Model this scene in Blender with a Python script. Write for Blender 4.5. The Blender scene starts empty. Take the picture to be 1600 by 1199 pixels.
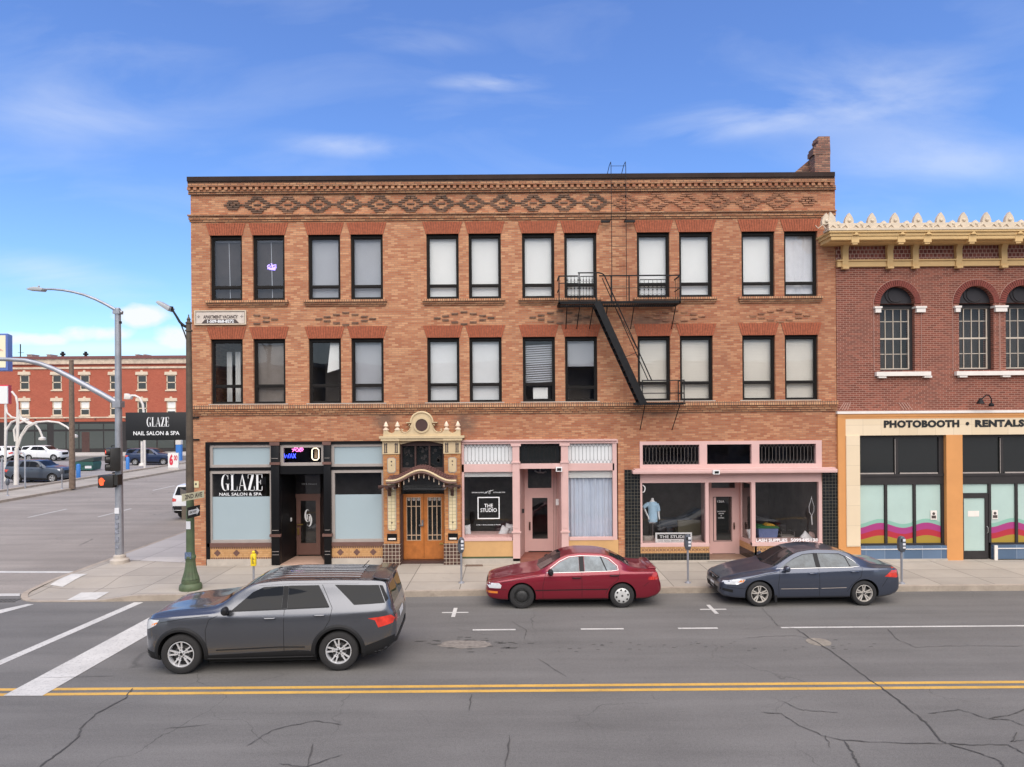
import bpy, bmesh, math, random
from math import sin, cos, pi, radians as R, sqrt
from mathutils import Vector, Matrix
from mathutils.bvhtree import BVHTree
random.seed(7)
S = bpy.context.scene
COL = S.collection
# ---------------------------------------------------------------- camera
F = 1067.0; H = 5.12; CX, CY = 800.0, 645.0; ROLL = 0.0075
cd = bpy.data.cameras.new('camera'); cam = bpy.data.objects.new('camera', cd); COL.objects.link(cam)
cd.sensor_width = 36; cd.sensor_fit = 'HORIZONTAL'; cd.lens = 36*F/1600; cd.shift_y = (CY-599.5)/1600
cd.clip_start = .1; cd.clip_end = 3000
cam.matrix_world = Matrix.Translation((0, 0, H)) @ Matrix.Rotation(pi/2, 4, 'X') @ Matrix.Rotation(-ROLL, 4, 'Z')
S.camera = cam
S.render.resolution_x = 1024; S.render.resolution_y = 767
# ---------------------------------------------------------------- exposure
S.view_settings.view_transform = 'Standard'; S.view_settings.look = 'None'
S.view_settings.exposure = 0.93; S.view_settings.gamma = 1; S.view_settings.use_curve_mapping = False
# ---------------------------------------------------------------- world
SUN_EL, SUN_AZ = R(55), R(172)      # azimuth measured clockwise from +Y
w = bpy.data.worlds.new('World'); S.world = w; w.use_nodes = True
nt = w.node_tree; N = nt.nodes; L = nt.links; N.clear()
def wn(t, **k):
    n = N.new(t)
    for a, b in k.items(): setattr(n, a, b)
    return n
def wm(op, a, b=None, c=None, clamp=False):
    n = N.new('ShaderNodeMath'); n.operation = op; n.use_clamp = clamp
    for i, v in enumerate((a, b, c)):
        if v is None: continue
        if isinstance(v, (int, float)): n.inputs[i].default_value = v
        else: L.new(v, n.inputs[i])
    return n.outputs[0]
out = wn('ShaderNodeOutputWorld'); bg = wn('ShaderNodeBackground'); bg.inputs[1].default_value = 0.108
sky = wn('ShaderNodeTexSky', sky_type='NISHITA', sun_disc=False, sun_elevation=SUN_EL, sun_rotation=SUN_AZ, altitude=300, air_density=1.2, dust_density=.4, ozone_density=3.0)
tc = wn('ShaderNodeTexCoord'); sx = wn('ShaderNodeSeparateXYZ'); L.new(tc.outputs['Generated'], sx.inputs[0])
X_, Y_, Z_ = sx.outputs
ay = wm('MAXIMUM', wm('ABSOLUTE', Y_), .08)
tx = wm('DIVIDE', X_, ay); tz = wm('DIVIDE', Z_, ay)
cmb = wn('ShaderNodeCombineXYZ'); L.new(wm('MULTIPLY', tx, 1.0), cmb.inputs[0]); L.new(wm('MULTIPLY', tz, 3.2), cmb.inputs[1])
nz = wn('ShaderNodeTexNoise'); nz.inputs['Scale'].default_value = 2.6; nz.inputs['Detail'].default_value = 9; nz.inputs['Roughness'].default_value = .55; nz.inputs['Distortion'].default_value = .5
L.new(cmb.outputs[0], nz.inputs['Vector'])
def wisp(px, py, sx_, sy_, amp, tilt=0.0):
    u = (px-CX)/F; v = -(py-CY)/F
    du = wm('SUBTRACT', tx, u); dv = wm('SUBTRACT', wm('SUBTRACT', tz, v), wm('MULTIPLY', du, tilt))
    a = wm('POWER', wm('DIVIDE', du, sx_/F), 2.0); b = wm('POWER', wm('DIVIDE', dv, sy_/F), 2.0)
    return wm('MULTIPLY', wm('EXPONENT', wm('MULTIPLY', wm('ADD', a, b), -1.0)), amp)
mask = None
for a in [(775,128,75,13,.75,0), (550,226,100,18,.5,-.05), (110,170,230,60,.30,-.05), (1150,195,150,26,.55,.12), (230,90,260,60,.22,-.15), (90,425,220,30,.55,-.2), (640,62,130,20,.3,-.1),
          (1400,150,240,80,.35,0), (200,540,200,12,.8,0), (1500,260,200,40,.35,0)]:
    g = wisp(*a); mask = g if mask is None else wm('ADD', mask, g)
cl = wm('MULTIPLY', mask, wm('MULTIPLY', wm('SUBTRACT', nz.outputs['Fac'], .36), 3.4, clamp=True), clamp=True)
gen = wm('MULTIPLY', wm('SUBTRACT', nz.outputs['Fac'], .50), 2.0, clamp=True)
cl = wm('MAXIMUM', cl, wm('ADD', wm('MULTIPLY', gen, .28), .03))
# heaped clouds low on the left
n2 = wn('ShaderNodeTexNoise'); n2.inputs['Scale'].default_value = 11; n2.inputs['Detail'].default_value = 8; n2.inputs['Roughness'].default_value = .5
c2_ = wn('ShaderNodeCombineXYZ'); L.new(tx, c2_.inputs[0]); L.new(wm('MULTIPLY', tz, 1.6), c2_.inputs[1]); L.new(c2_.outputs[0], n2.inputs['Vector'])
hm = None
for a in [(225,490,70,26,1.0,0), (150,516,80,20,1.0,0), (50,525,80,18,.95,0), (270,520,60,30,.9,0)]:
    g = wisp(*a); hm = g if hm is None else wm('MAXIMUM', hm, g)
cl = wm('MAXIMUM', cl, wm('MULTIPLY', wm('SUBTRACT', wm('ADD', hm, wm('MULTIPLY', wm('SUBTRACT', n2.outputs['Fac'], .5), 1.5)), .52), 3.2, clamp=True), clamp=True)
# overcast added behind the viewpoint to whiten reflections and neutralise facade light
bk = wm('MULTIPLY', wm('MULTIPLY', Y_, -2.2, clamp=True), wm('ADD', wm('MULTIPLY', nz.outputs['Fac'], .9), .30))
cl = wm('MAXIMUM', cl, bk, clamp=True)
hz = wm('MULTIPLY', wm('SUBTRACT', .16, tz), 4.0, clamp=True)          # pale band over the horizon
cl = wm('MAXIMUM', cl, wm('MULTIPLY', hz, .52), clamp=True)
hs = wn('ShaderNodeHueSaturation'); hs.inputs['Hue'].default_value = .515; hs.inputs['Saturation'].default_value = 1.12; hs.inputs['Value'].default_value = 1.0
L.new(sky.outputs[0], hs.inputs['Color'])
tn = wn('ShaderNodeMixRGB'); tn.blend_type = 'MULTIPLY'; tn.inputs[0].default_value = 1; tn.inputs[2].default_value = (.62, .825, 1.0, 1); L.new(hs.outputs[0], tn.inputs[1]); hs = tn
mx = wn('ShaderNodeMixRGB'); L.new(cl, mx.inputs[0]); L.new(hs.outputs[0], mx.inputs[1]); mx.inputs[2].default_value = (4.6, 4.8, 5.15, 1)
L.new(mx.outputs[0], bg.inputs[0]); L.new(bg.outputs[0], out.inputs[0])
# ---------------------------------------------------------------- sun
sd = bpy.data.lights.new('sun', 'SUN'); sd.energy = 2.3; sd.angle = R(78); sd.color = (1, .905, .79)
so = bpy.data.objects.new('sun', sd); COL.objects.link(so)
dirv = Vector((sin(SUN_AZ)*cos(SUN_EL), cos(SUN_AZ)*cos(SUN_EL), sin(SUN_EL)))
so.rotation_euler = dirv.to_track_quat('Z', 'Y').to_euler(); so.location = dirv*60
# ---------------------------------------------------------------- materials
M = {}
def srgb(r, g, b):
    return tuple(((c/255)/12.92 if c/255 <= .04045 else ((c/255+.055)/1.055)**2.4) for c in (r, g, b))
def mat(name, col, rough=.6, metal=0, var=.0, vs=3.0, bump=0, bs=60, coat=0, emit=None, es=1, spec=.5, dirt=0, dcol=(.05,.045,.04)):
    m = bpy.data.materials.new(name); m.use_nodes = True; nt = m.node_tree; P = nt.nodes['Principled BSDF']
    P.inputs['Base Color'].default_value = (*col, 1); P.inputs['Roughness'].default_value = rough; P.inputs['Metallic'].default_value = metal
    P.inputs['Specular IOR Level'].default_value = spec
    if coat: P.inputs['Coat Weight'].default_value = coat; P.inputs['Coat Roughness'].default_value = .03
    if emit: P.inputs['Emission Color'].default_value = (*emit, 1); P.inputs['Emission Strength'].default_value = es
    tc = nt.nodes.new('ShaderNodeTexCoord')
    if var or dirt:
        nz = nt.nodes.new('ShaderNodeTexNoise'); nz.inputs['Scale'].default_value = vs; nz.inputs['Detail'].default_value = 7; nz.inputs['Roughness'].default_value = .62
        nt.links.new(tc.outputs['Object'], nz.inputs['Vector'])
        mr = nt.nodes.new('ShaderNodeMapRange'); mr.inputs[1].default_value = .3; mr.inputs[2].default_value = .7; mr.inputs[3].default_value = 1-var; mr.inputs[4].default_value = 1+var
        nt.links.new(nz.outputs['Fac'], mr.inputs[0])
        mu = nt.nodes.new('ShaderNodeMixRGB'); mu.blend_type = 'MULTIPLY'; mu.inputs[0].default_value = 1; mu.inputs[1].default_value = (*col, 1)
        nt.links.new(mr.outputs[0], mu.inputs[2]); last = mu.outputs[0]
        if dirt:
            n2 = nt.nodes.new('ShaderNodeTexNoise'); n2.inputs['Scale'].default_value = vs*2.3; n2.inputs['Detail'].default_value = 9; n2.inputs['Roughness'].default_value = .7
            nt.links.new(tc.outputs['Object'], n2.inputs['Vector'])
            m2 = nt.nodes.new('ShaderNodeMapRange'); m2.inputs[1].default_value = .52; m2.inputs[2].default_value = .75; m2.inputs[4].default_value = dirt
            nt.links.new(n2.outputs['Fac'], m2.inputs[0])
            mm = nt.nodes.new('ShaderNodeMixRGB'); nt.links.new(m2.outputs[0], mm.inputs[0]); nt.links.new(last, mm.inputs[1]); mm.inputs[2].default_value = (*dcol, 1); last = mm.outputs[0]
        nt.links.new(last, P.inputs['Base Color'])
    if bump:
        nb = nt.nodes.new('ShaderNodeTexNoise'); nb.inputs['Scale'].default_value = bs; nb.inputs['Detail'].default_value = 4
        nt.links.new(tc.outputs['Object'], nb.inputs['Vector'])
        b = nt.nodes.new('ShaderNodeBump'); b.inputs['Strength'].default_value = bump; b.inputs['Distance'].default_value = .01
        nt.links.new(nb.outputs['Fac'], b.inputs['Height']); nt.links.new(b.outputs[0], P.inputs['Normal'])
    M[name] = m; return m
def brick(name, c1, c2, c3, mortar, bw=.215, bh=.0645, ms=.007, swap=False, offs=.5, stain=.25, rough=.85, bias=0, stainc=(.16,.09,.06), lv=.25, bump=.5, ramp=None):
    """brick / tile courses mapped over u = x+y and v = z of the object, three brick colours picked brick by brick"""
    m = bpy.data.materials.new(name); m.use_nodes = True; nt = m.node_tree; n = nt.nodes; l = nt.links; P = n['Principled BSDF']
    P.inputs['Roughness'].default_value = rough
    g = n.new('ShaderNodeNewGeometry'); s = n.new('ShaderNodeSeparateXYZ'); l.new(g.outputs['Position'], s.inputs[0])
    a = n.new('ShaderNodeMath'); a.operation = 'ADD'; l.new(s.outputs[0], a.inputs[0]); l.new(s.outputs[1], a.inputs[1])
    c = n.new('ShaderNodeCombineXYZ')
    if swap: l.new(s.outputs[2], c.inputs[0]); l.new(a.outputs[0], c.inputs[1])
    else: l.new(a.outputs[0], c.inputs[0]); l.new(s.outputs[2], c.inputs[1])
    b = n.new('ShaderNodeTexBrick'); b.offset = offs; b.squash = 1
    b.inputs['Scale'].default_value = 1; b.inputs['Brick Width'].default_value = bw; b.inputs['Row Height'].default_value = bh
    b.inputs['Mortar Size'].default_value = ms; b.inputs['Mortar Smooth'].default_value = .3; b.inputs['Bias'].default_value = 0
    b.inputs['Color1'].default_value = (0, 0, 0, 1); b.inputs['Color2'].default_value = (1, 1, 1, 1); b.inputs['Mortar'].default_value = (.5, .5, .5, 1)
    l.new(c.outputs[0], b.inputs['Vector'])
    cr = n.new('ShaderNodeValToRGB'); e = cr.color_ramp.elements
    e[0].position = 0; e[0].color = (*c1, 1); e[1].position = 1; e[1].color = (*c3, 1)
    k = e.new(.5+bias); k.color = (*c2, 1)
    l.new(b.outputs['Color'], cr.inputs[0])
    nz = n.new('ShaderNodeTexNoise'); nz.inputs['Scale'].default_value = .55; nz.inputs['Detail'].default_value = 6; nz.inputs['Roughness'].default_value = .65; l.new(g.outputs['Position'], nz.inputs['Vector'])
    mr = n.new('ShaderNodeMapRange'); mr.inputs[1].default_value = .3; mr.inputs[2].default_value = .7; mr.inputs[3].default_value = 1-lv; mr.inputs[4].default_value = 1+lv*.6; l.new(nz.outputs['Fac'], mr.inputs[0])
    mu = n.new('ShaderNodeMixRGB'); mu.blend_type = 'MULTIPLY'; mu.inputs[0].default_value = 1; l.new(cr.outputs[0], mu.inputs[1]); l.new(mr.outputs[0], mu.inputs[2])
    # stains, streaked downwards
    mp = n.new('ShaderNodeMapping'); mp.inputs['Scale'].default_value = (2.2, 2.2, .55); l.new(g.outputs['Position'], mp.inputs[0])
    n2 = n.new('ShaderNodeTexNoise'); n2.inputs['Scale'].default_value = 1; n2.inputs['Detail'].default_value = 8; n2.inputs['Roughness'].default_value = .7; l.new(mp.outputs[0], n2.inputs['Vector'])
    m2 = n.new('ShaderNodeMapRange'); m2.inputs[1].default_value = .55; m2.inputs[2].default_value = .8; m2.inputs[4].default_value = stain; l.new(n2.outputs['Fac'], m2.inputs[0])
    mm = n.new('ShaderNodeMixRGB'); l.new(m2.outputs[0], mm.inputs[0]); l.new(mu.outputs[0], mm.inputs[1]); mm.inputs[2].default_value = (*stainc, 1)
    fm = n.new('ShaderNodeMixRGB'); l.new(b.outputs['Fac'], fm.inputs[0]); l.new(mm.outputs[0], fm.inputs[1]); fm.inputs[2].default_value = (*mortar, 1)
    l.new(fm.outputs[0], P.inputs['Base Color'])
    iv = n.new('ShaderNodeMath'); iv.operation = 'SUBTRACT'; iv.inputs[0].default_value = 1; l.new(b.outputs['Fac'], iv.inputs[1])
    bp = n.new('ShaderNodeBump'); bp.inputs['Strength'].default_value = bump; bp.inputs['Distance'].default_value = .006; l.new(iv.outputs[0], bp.inputs['Height']); l.new(bp.outputs[0], P.inputs['Normal'])
    M[name] = m; return m
def glass(name, tint=(1, 1, 1), refl=1.0, trans=.85):
    m = bpy.data.materials.new(name); m.use_nodes = True; nt = m.node_tree; n = nt.nodes; l = nt.links; n.clear()
    o = n.new('ShaderNodeOutputMaterial'); t = n.new('ShaderNodeBsdfTransparent'); t.inputs[0].default_value = (*[c*trans for c in tint], 1)
    gl = n.new('ShaderNodeBsdfGlossy'); gl.inputs['Roughness'].default_value = .015
    g = n.new('ShaderNodeNewGeometry')
    nz = n.new('ShaderNodeTexNoise'); nz.inputs['Scale'].default_value = .9; nz.inputs['Detail'].default_value = 1; l.new(g.outputs['Position'], nz.inputs['Vector'])
    bp = n.new('ShaderNodeBump'); bp.inputs['Strength'].default_value = .12; bp.inputs['Distance'].default_value = .05; l.new(nz.outputs['Fac'], bp.inputs['Height']); l.new(bp.outputs[0], gl.inputs['Normal'])
    fr = n.new('ShaderNodeFresnel'); fr.inputs[0].default_value = 1.55
    mu = n.new('ShaderNodeMath'); mu.operation = 'MULTIPLY'; mu.use_clamp = True; mu.inputs[1].default_value = 2.0*refl; l.new(fr.outputs[0], mu.inputs[0])
    bf = n.new('ShaderNodeMath'); bf.operation = 'SUBTRACT'; bf.inputs[0].default_value = 1; l.new(g.outputs['Backfacing'], bf.inputs[1]); m3 = n.new('ShaderNodeMath'); m3.operation = 'MULTIPLY'; l.new(mu.outputs[0], m3.inputs[0]); l.new(bf.outputs[0], m3.inputs[1]); mu = m3
    mx = n.new('ShaderNodeMixShader'); l.new(mu.outputs[0], mx.inputs[0]); l.new(t.outputs[0], mx.inputs[1]); l.new(gl.outputs[0], mx.inputs[2]); l.new(mx.outputs[0], o.inputs[0])
    M[name] = m; return m
# ---------------------------------------------------------------- helpers
LOC = {}
def uv(px, py):
    dx, dy = px-CX, py-CY
    return dx*cos(ROLL)-dy*sin(ROLL), dx*sin(ROLL)+dy*cos(ROLL)
def W(px, py, d):                      # where a measured feature stands, at a known distance d from the viewpoint plane
    u, v = uv(px, py); return Vector((u*d/F, d, H-v*d/F))
def G(px, py, z=0.0):                  # ground point
    u, v = uv(px, py); d = F*(H-z)/v; return Vector((u*d/F, d, z))
def tagp(o, label=None, cat=None, group=None, kind=None):
    if label: o['label'] = label
    if cat: o['category'] = cat
    if group: o['group'] = group
    if kind: o['kind'] = kind
    return o
def thing(name, loc, label, cat, group=None, rz=0):
    o = bpy.data.objects.new(name, None); COL.objects.link(o); o.location = loc; o.rotation_euler = (0, 0, rz); o.empty_display_size = .2
    LOC[o.name] = Vector(loc); return tagp(o, label, cat, group)
class MB:
    def __init__(s): s.v = []; s.f = []; s.m = []; s.sm = []
    def face(s, pts, m=0, smooth=False):
        i = len(s.v); s.v += [tuple(p) for p in pts]; s.f.append(tuple(range(i, i+len(pts)))); s.m.append(m); s.sm.append(smooth); return s
    def box(s, x0, x1, y0, y1, z0, z1, m=0):
        if x1 < x0: x0, x1 = x1, x0
        if y1 < y0: y0, y1 = y1, y0
        if z1 < z0: z0, z1 = z1, z0
        i = len(s.v); s.v += [(x0,y0,z0),(x1,y0,z0),(x1,y1,z0),(x0,y1,z0),(x0,y0,z1),(x1,y0,z1),(x1,y1,z1),(x0,y1,z1)]
        for q in ((0,3,2,1),(4,5,6,7),(0,1,5,4),(1,2,6,5),(2,3,7,6),(3,0,4,7)): s.f.append(tuple(i+k for k in q)); s.m.append(m); s.sm.append(False)
        return s
    def prism(s, pts, a0, a1, axis='y', m=0):
        """pts: 2D outline; axis y -> (x,z) outline, axis x -> (y,z), axis z -> (x,y)"""
        def P(p, a): return (p[0], a, p[1]) if axis == 'y' else ((a, p[0], p[1]) if axis == 'x' else (p[0], p[1], a))
        n = len(pts); i = len(s.v); s.v += [P(p, a0) for p in pts]+[P(p, a1) for p in pts]
        s.f.append(tuple(i+k for k in range(n))); s.f.append(tuple(i+n+k for k in reversed(range(n)))); s.m += [m, m]; s.sm += [False, False]
        for k in range(n): s.f.append((i+k, i+n+k, i+n+(k+1)%n, i+(k+1)%n)); s.m.append(m); s.sm.append(False)
        return s
    def tube(s, pts, r, n=8, m=0, cap=True):
        pts = [Vector(p) for p in pts]; rr = r if isinstance(r, (list, tuple)) else [r]*len(pts); i0 = len(s.v)
        up = None
        for k, p in enumerate(pts):
            t = (pts[min(k+1, len(pts)-1)]-pts[max(k-1, 0)]).normalized()
            if up is None: up = Vector((0, 0, 1)) if abs(t.z) < .9 else Vector((1, 0, 0))
            a = t.cross(up).normalized(); b = a.cross(t).normalized(); up = b
            for j in range(n):
                q = p+(a*cos(2*pi*j/n)+b*sin(2*pi*j/n))*rr[k]; s.v.append(tuple(q))
        for k in range(len(pts)-1):
            for j in range(n):
                s.f.append((i0+k*n+j, i0+k*n+(j+1)%n, i0+(k+1)*n+(j+1)%n, i0+(k+1)*n+j)); s.m.append(m); s.sm.append(n > 5)
        if cap:
            s.f.append(tuple(i0+j for j in reversed(range(n)))); s.f.append(tuple(i0+(len(pts)-1)*n+j for j in range(n))); s.m += [m, m]; s.sm += [False]*2
        return s
    def lathe(s, prof, c=(0, 0, 0), n=24, m=0, axis='z', smooth=True, cap=True):
        i0 = len(s.v); c = Vector(c)
        for r, h in prof:
            for j in range(n):
                a = 2*pi*j/n
                if axis == 'z': p = (r*cos(a), r*sin(a), h)
                elif axis == 'y': p = (r*cos(a), h, r*sin(a))
                else: p = (h, r*cos(a), r*sin(a))
                s.v.append(tuple(c+Vector(p)))
        for k in range(len(prof)-1):
            for j in range(n): s.f.append((i0+k*n+j, i0+k*n+(j+1)%n, i0+(k+1)*n+(j+1)%n, i0+(k+1)*n+j)); s.m.append(m); s.sm.append(smooth)
        if not cap: return s
        s.f.append(tuple(i0+j for j in reversed(range(n)))); s.f.append(tuple(i0+(len(prof)-1)*n+j for j in range(n))); s.m += [m, m]; s.sm += [False]*2
        return s
    def frame(s, x0, x1, z0, z1, t, y0, y1, m=0, tb=None, tt=None):
        tb = t if tb is None else tb; tt = t if tt is None else tt
        s.box(x0, x1, y0, y1, z1-tt, z1, m); s.box(x0, x1, y0, y1, z0, z0+tb, m)
        s.box(x0, x0+t, y0, y1, z0+tb, z1-tt, m); s.box(x1-t, x1, y0, y1, z0+tb, z1-tt, m); return s
    def rot(s, c, ang):
        ca, sa = cos(ang), sin(ang); s.v = [(c[0]+(x-c[0])*ca-(y-c[1])*sa, c[1]+(x-c[0])*sa+(y-c[1])*ca, z) for x, y, z in s.v]; return s
    def build(s, name, mats, parent=None, local=False, bevel=0, recalc=True):
        me = bpy.data.meshes.new(name); off = Vector((0, 0, 0))
        if parent is not None and not local: off = LOC.get(parent.name, Vector((0, 0, 0)))
        me.from_pydata([tuple(Vector(v)-off) for v in s.v], [], s.f)
        if isinstance(mats, (str, bpy.types.Material)): mats = [mats]
        for m in mats: me.materials.append(M[m] if isinstance(m, str) else m)
        for p, mi, sm in zip(me.polygons, s.m, s.sm): p.material_index = mi; p.use_smooth = sm
        if recalc or bevel:
            b = bmesh.new(); b.from_mesh(me)
            if bevel: bmesh.ops.bevel(b, geom=[e for e in b.edges if len(e.link_faces) == 2 and e.calc_face_angle(0) > .6], offset=bevel, segments=2, affect='EDGES', profile=.5)
            bmesh.ops.recalc_face_normals(b, faces=b.faces); b.to_mesh(me); b.free()
        try: me.set_sharp_from_angle(angle=R(40))
        except Exception: pass
        o = bpy.data.objects.new(name, me); COL.objects.link(o)
        if parent is not None:
            o.parent = parent; LOC[o.name] = off if not local else Vector((0, 0, 0))
        return o
    def top(s, name, mats, label, cat, group=None, **k): return tagp(s.build(name, mats, **k), label, cat, group)
    def struct(s, name, mats, **k): return tagp(s.build(name, mats, **k), kind='structure')
def wall_holes(mb, x0, x1, z0, z1, holes, y, depth, m=0):
    """front sheet at y with rectangular holes and reveals going back by depth"""
    xs = sorted({x0, x1, *[h[0] for h in holes], *[h[1] for h in holes]}); zs = sorted({z0, z1, *[h[2] for h in holes], *[h[3] for h in holes]})
    xs = [x for x in xs if x0 <= x <= x1]; zs = [z for z in zs if z0 <= z <= z1]
    for a, b in zip(xs, xs[1:]):
        run = None
        for c, d in zip(zs, zs[1:]):
            mx_, mz = (a+b)/2, (c+d)/2
            inside = any(h[0] < mx_ < h[1] and h[2] < mz < h[3] for h in holes)
            if inside:
                if run: mb.face([(a,y,run[0]),(b,y,run[0]),(b,y,run[1]),(a,y,run[1])], m); run = None
            else: run = (run[0], d) if run else (c, d)
        if run: mb.face([(a,y,run[0]),(b,y,run[0]),(b,y,run[1]),(a,y,run[1])], m)
    for h in holes:
        a, b, c, d = h[:4]; dp = h[4] if len(h) > 4 else depth
        mb.face([(a,y,c),(a,y,d),(a,y+dp,d),(a,y+dp,c)], m); mb.face([(b,y,d),(b,y,c),(b,y+dp,c),(b,y+dp,d)], m)
        mb.face([(a,y,d),(b,y,d),(b,y+dp,d),(a,y+dp,d)], m)
        if c > z0+.01: mb.face([(b,y,c),(a,y,c),(a,y+dp,c),(b,y+dp,c)], m)
    return mb
def copy_tree(o, parent=None):
    c = o.copy(); COL.objects.link(c); LOC[c.name] = LOC.get(o.name, Vector((0,0,0)))
    if parent is not None: c.parent = parent
    for ch in [x for x in bpy.data.objects if x.parent == o]: copy_tree(ch, c)
    return c
def text(s, name, matname, parent, x0, x1, z, h, y, bold=0.0, extr=.002, face='front', rz=None, spacing=1.0):
    """lettering standing on a vertical face; fits width x0..x1, cap height h, baseline z, at depth y"""
    cu = bpy.data.curves.new('t', 'FONT'); cu.body = s; cu.size = 1; cu.extrude = 0; cu.offset = bold; cu.resolution_u = 3; cu.space_character = spacing
    o = bpy.data.objects.new('t', cu); COL.objects.link(o)
    dg = bpy.context.evaluated_depsgraph_get(); me = bpy.data.meshes.new_from_object(o.evaluated_get(dg))
    bpy.data.objects.remove(o)
    xs = [v.co.x for v in me.vertices]; a, b = min(xs), max(xs); cap = .69
    off = LOC.get(parent.name, Vector((0,0,0))) if parent is not None else Vector((0,0,0))
    for v in me.vertices:
        X = x0+(v.co.x-a)/(b-a)*(x1-x0); Z = z+v.co.y/cap*h
        v.co = Vector((X, y, Z))-off
    me.materials.clear(); me.materials.append(M[matname])
    ob = bpy.data.objects.new(name, me); COL.objects.link(ob)
    if parent is not None: ob.parent = parent; LOC[ob.name] = off
    return ob
def didone(mb, x0, x1, z0, z1, y, word='GLAZE', m=0):
    """tall high-contrast serif capitals drawn as polygons"""
    widths = {'G': 1.0, 'L': .8, 'A': .98, 'Z': .82, 'E': .8}; gap = .1
    tot = sum(widths[c] for c in word)+gap*(len(word)-1); sc = (x1-x0)/tot; x = x0; h = z1-z0
    T = .24; t = .07
    def P(pts, xo): mb.face([(xo+p[0]*sc, y, z0+p[1]*h) for p in pts], m)
    def rect(a, b, c, d, xo): P([(a,c),(b,c),(b,d),(a,d)], xo)
    th = .03
    for ch in word:
        wd = widths[ch]
        if ch == 'G':
            n = 20; cxx = .5
            for k in range(n):
                a0 = R(48)+k*(R(264))/n; a1 = R(48)+(k+1)*(R(264))/n
                P([(cxx+.46*cos(a0), .5+.5*sin(a0)), (cxx+.46*cos(a1), .5+.5*sin(a1)), (cxx+.06+.30*cos(a1), .5+.47*sin(a1)), (cxx+.06+.30*cos(a0), .5+.47*sin(a0))], x)
            rect(.70, .92, .05, .42, x); rect(.55, 1.0, .40, .43, x); rect(.80, .85, .70, .98, x)
        elif ch == 'L': rect(.1, .1+T, 0, 1, x); rect(0, .45, .97, 1, x); rect(0, wd, 0, th, x); P([(wd-t, 0), (wd, 0), (wd, .28), (wd-.02, .28)], x)
        elif ch == 'A':
            P([(.52,1),(.44,1),(.72,0),(.98,0)], x); P([(.46,1),(.5,.96),(.14,0),(.08,0)], x); rect(.2, .72, .3, .33, x); rect(0, .3, 0, th, x); rect(.62, 1.05, 0, th, x)
        elif ch == 'Z': P([(.5,1),(.78,1),(.3,0),(.02,0)], x); rect(.05, .78, .97, 1, x); rect(.02, wd, 0, th, x); rect(.05, .1, .74, 1, x); rect(wd-t, wd, 0, .26, x)
        elif ch == 'E': rect(.1, .1+T, 0, 1, x); rect(0, wd, .97, 1, x); rect(0, wd, 0, th, x); rect(.3, .62, .5, .53, x); rect(.58, .63, .38, .65, x); rect(wd-t, wd, .76, 1, x); rect(wd-t, wd, 0, .26, x)
        x += (wd+gap)*sc
    return mb
# ================================================================ GROUND
def asphalt(name, base, streak=True):
    m = bpy.data.materials.new(name); m.use_nodes = True; nt = m.node_tree; n = nt.nodes; l = nt.links; P = n['Principled BSDF']; P.inputs['Roughness'].default_value = .88; P.inputs['Specular IOR Level'].default_value = .35
    g = n.new('ShaderNodeNewGeometry')
    def noise(sc, det, vec=None, rough=.6):
        q = n.new('ShaderNodeTexNoise'); q.inputs['Scale'].default_value = sc; q.inputs['Detail'].default_value = det; q.inputs['Roughness'].default_value = rough; l.new(vec or g.outputs['Position'], q.inputs['Vector']); return q.outputs['Fac']
    def mp(sc):
        q = n.new('ShaderNodeMapping'); q.inputs['Scale'].default_value = sc; l.new(g.outputs['Position'], q.inputs[0]); return q.outputs[0]
    def rng(f, a, b, c, d):
        q = n.new('ShaderNodeMapRange'); q.inputs[1].default_value = a; q.inputs[2].default_value = b; q.inputs[3].default_value = c; q.inputs[4].default_value = d; l.new(f, q.inputs[0]); return q.outputs[0]
    def mul(a, b):
        q = n.new('ShaderNodeMath'); q.operation = 'MULTIPLY'; l.new(a, q.inputs[0]); l.new(b, q.inputs[1]); return q.outputs[0]
    f = mul(rng(noise(.35, 6), .3, .7, .90, 1.10), rng(noise(55, 4, rough=.85), .3, .7, .62, 1.38))
    f = mul(f, rng(noise(1, 5, mp((.12, 1.3, 1))), .35, .65, .88, 1.12)); f = mul(f, rng(noise(5, 7), .62, .78, 1, .80)); f = mul(f, rng(noise(18, 5, rough=.7), .3, .7, .9, 1.1))
    # fine crazing
    w_ = n.new('ShaderNodeTexNoise'); w_.inputs['Scale'].default_value = 1.1; w_.inputs['Detail'].default_value = 5; l.new(g.outputs['Position'], w_.inputs['Vector'])
    ad = n.new('ShaderNodeVectorMath'); ad.operation = 'MULTIPLY_ADD'; ad.inputs[1].default_value = (.9, .9, 0); l.new(w_.outputs['Color'], ad.inputs[0]); l.new(g.outputs['Position'], ad.inputs[2])
    vo = n.new('ShaderNodeTexVoronoi'); vo.feature = 'DISTANCE_TO_EDGE'; vo.inputs['Scale'].default_value = .42; l.new(ad.outputs[0], vo.inputs['Vector'])
    cr = rng(vo.outputs['Distance'], .0, .006, 1, 0); cr = mul(cr, rng(noise(.23, 3), .5, .62, 0, .5)); q = n.new('ShaderNodeMath'); q.operation = 'SUBTRACT'; q.inputs[0].default_value = 1; l.new(cr, q.inputs[1]); f = mul(f, q.outputs[0])
    mu = n.new('ShaderNodeMixRGB'); mu.blend_type = 'MULTIPLY'; mu.inputs[0].default_value = 1; mu.inputs[1].default_value = (*base, 1); l.new(f, mu.inputs[2]); l.new(mu.outputs[0], P.inputs['Base Color'])
    bp = n.new('ShaderNodeBump'); bp.inputs['Strength'].default_value = .35; bp.inputs['Distance'].default_value = .008; l.new(noise(60, 3), bp.inputs['Height']); l.new(bp.outputs[0], P.inputs['Normal'])
    M[name] = m
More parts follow.
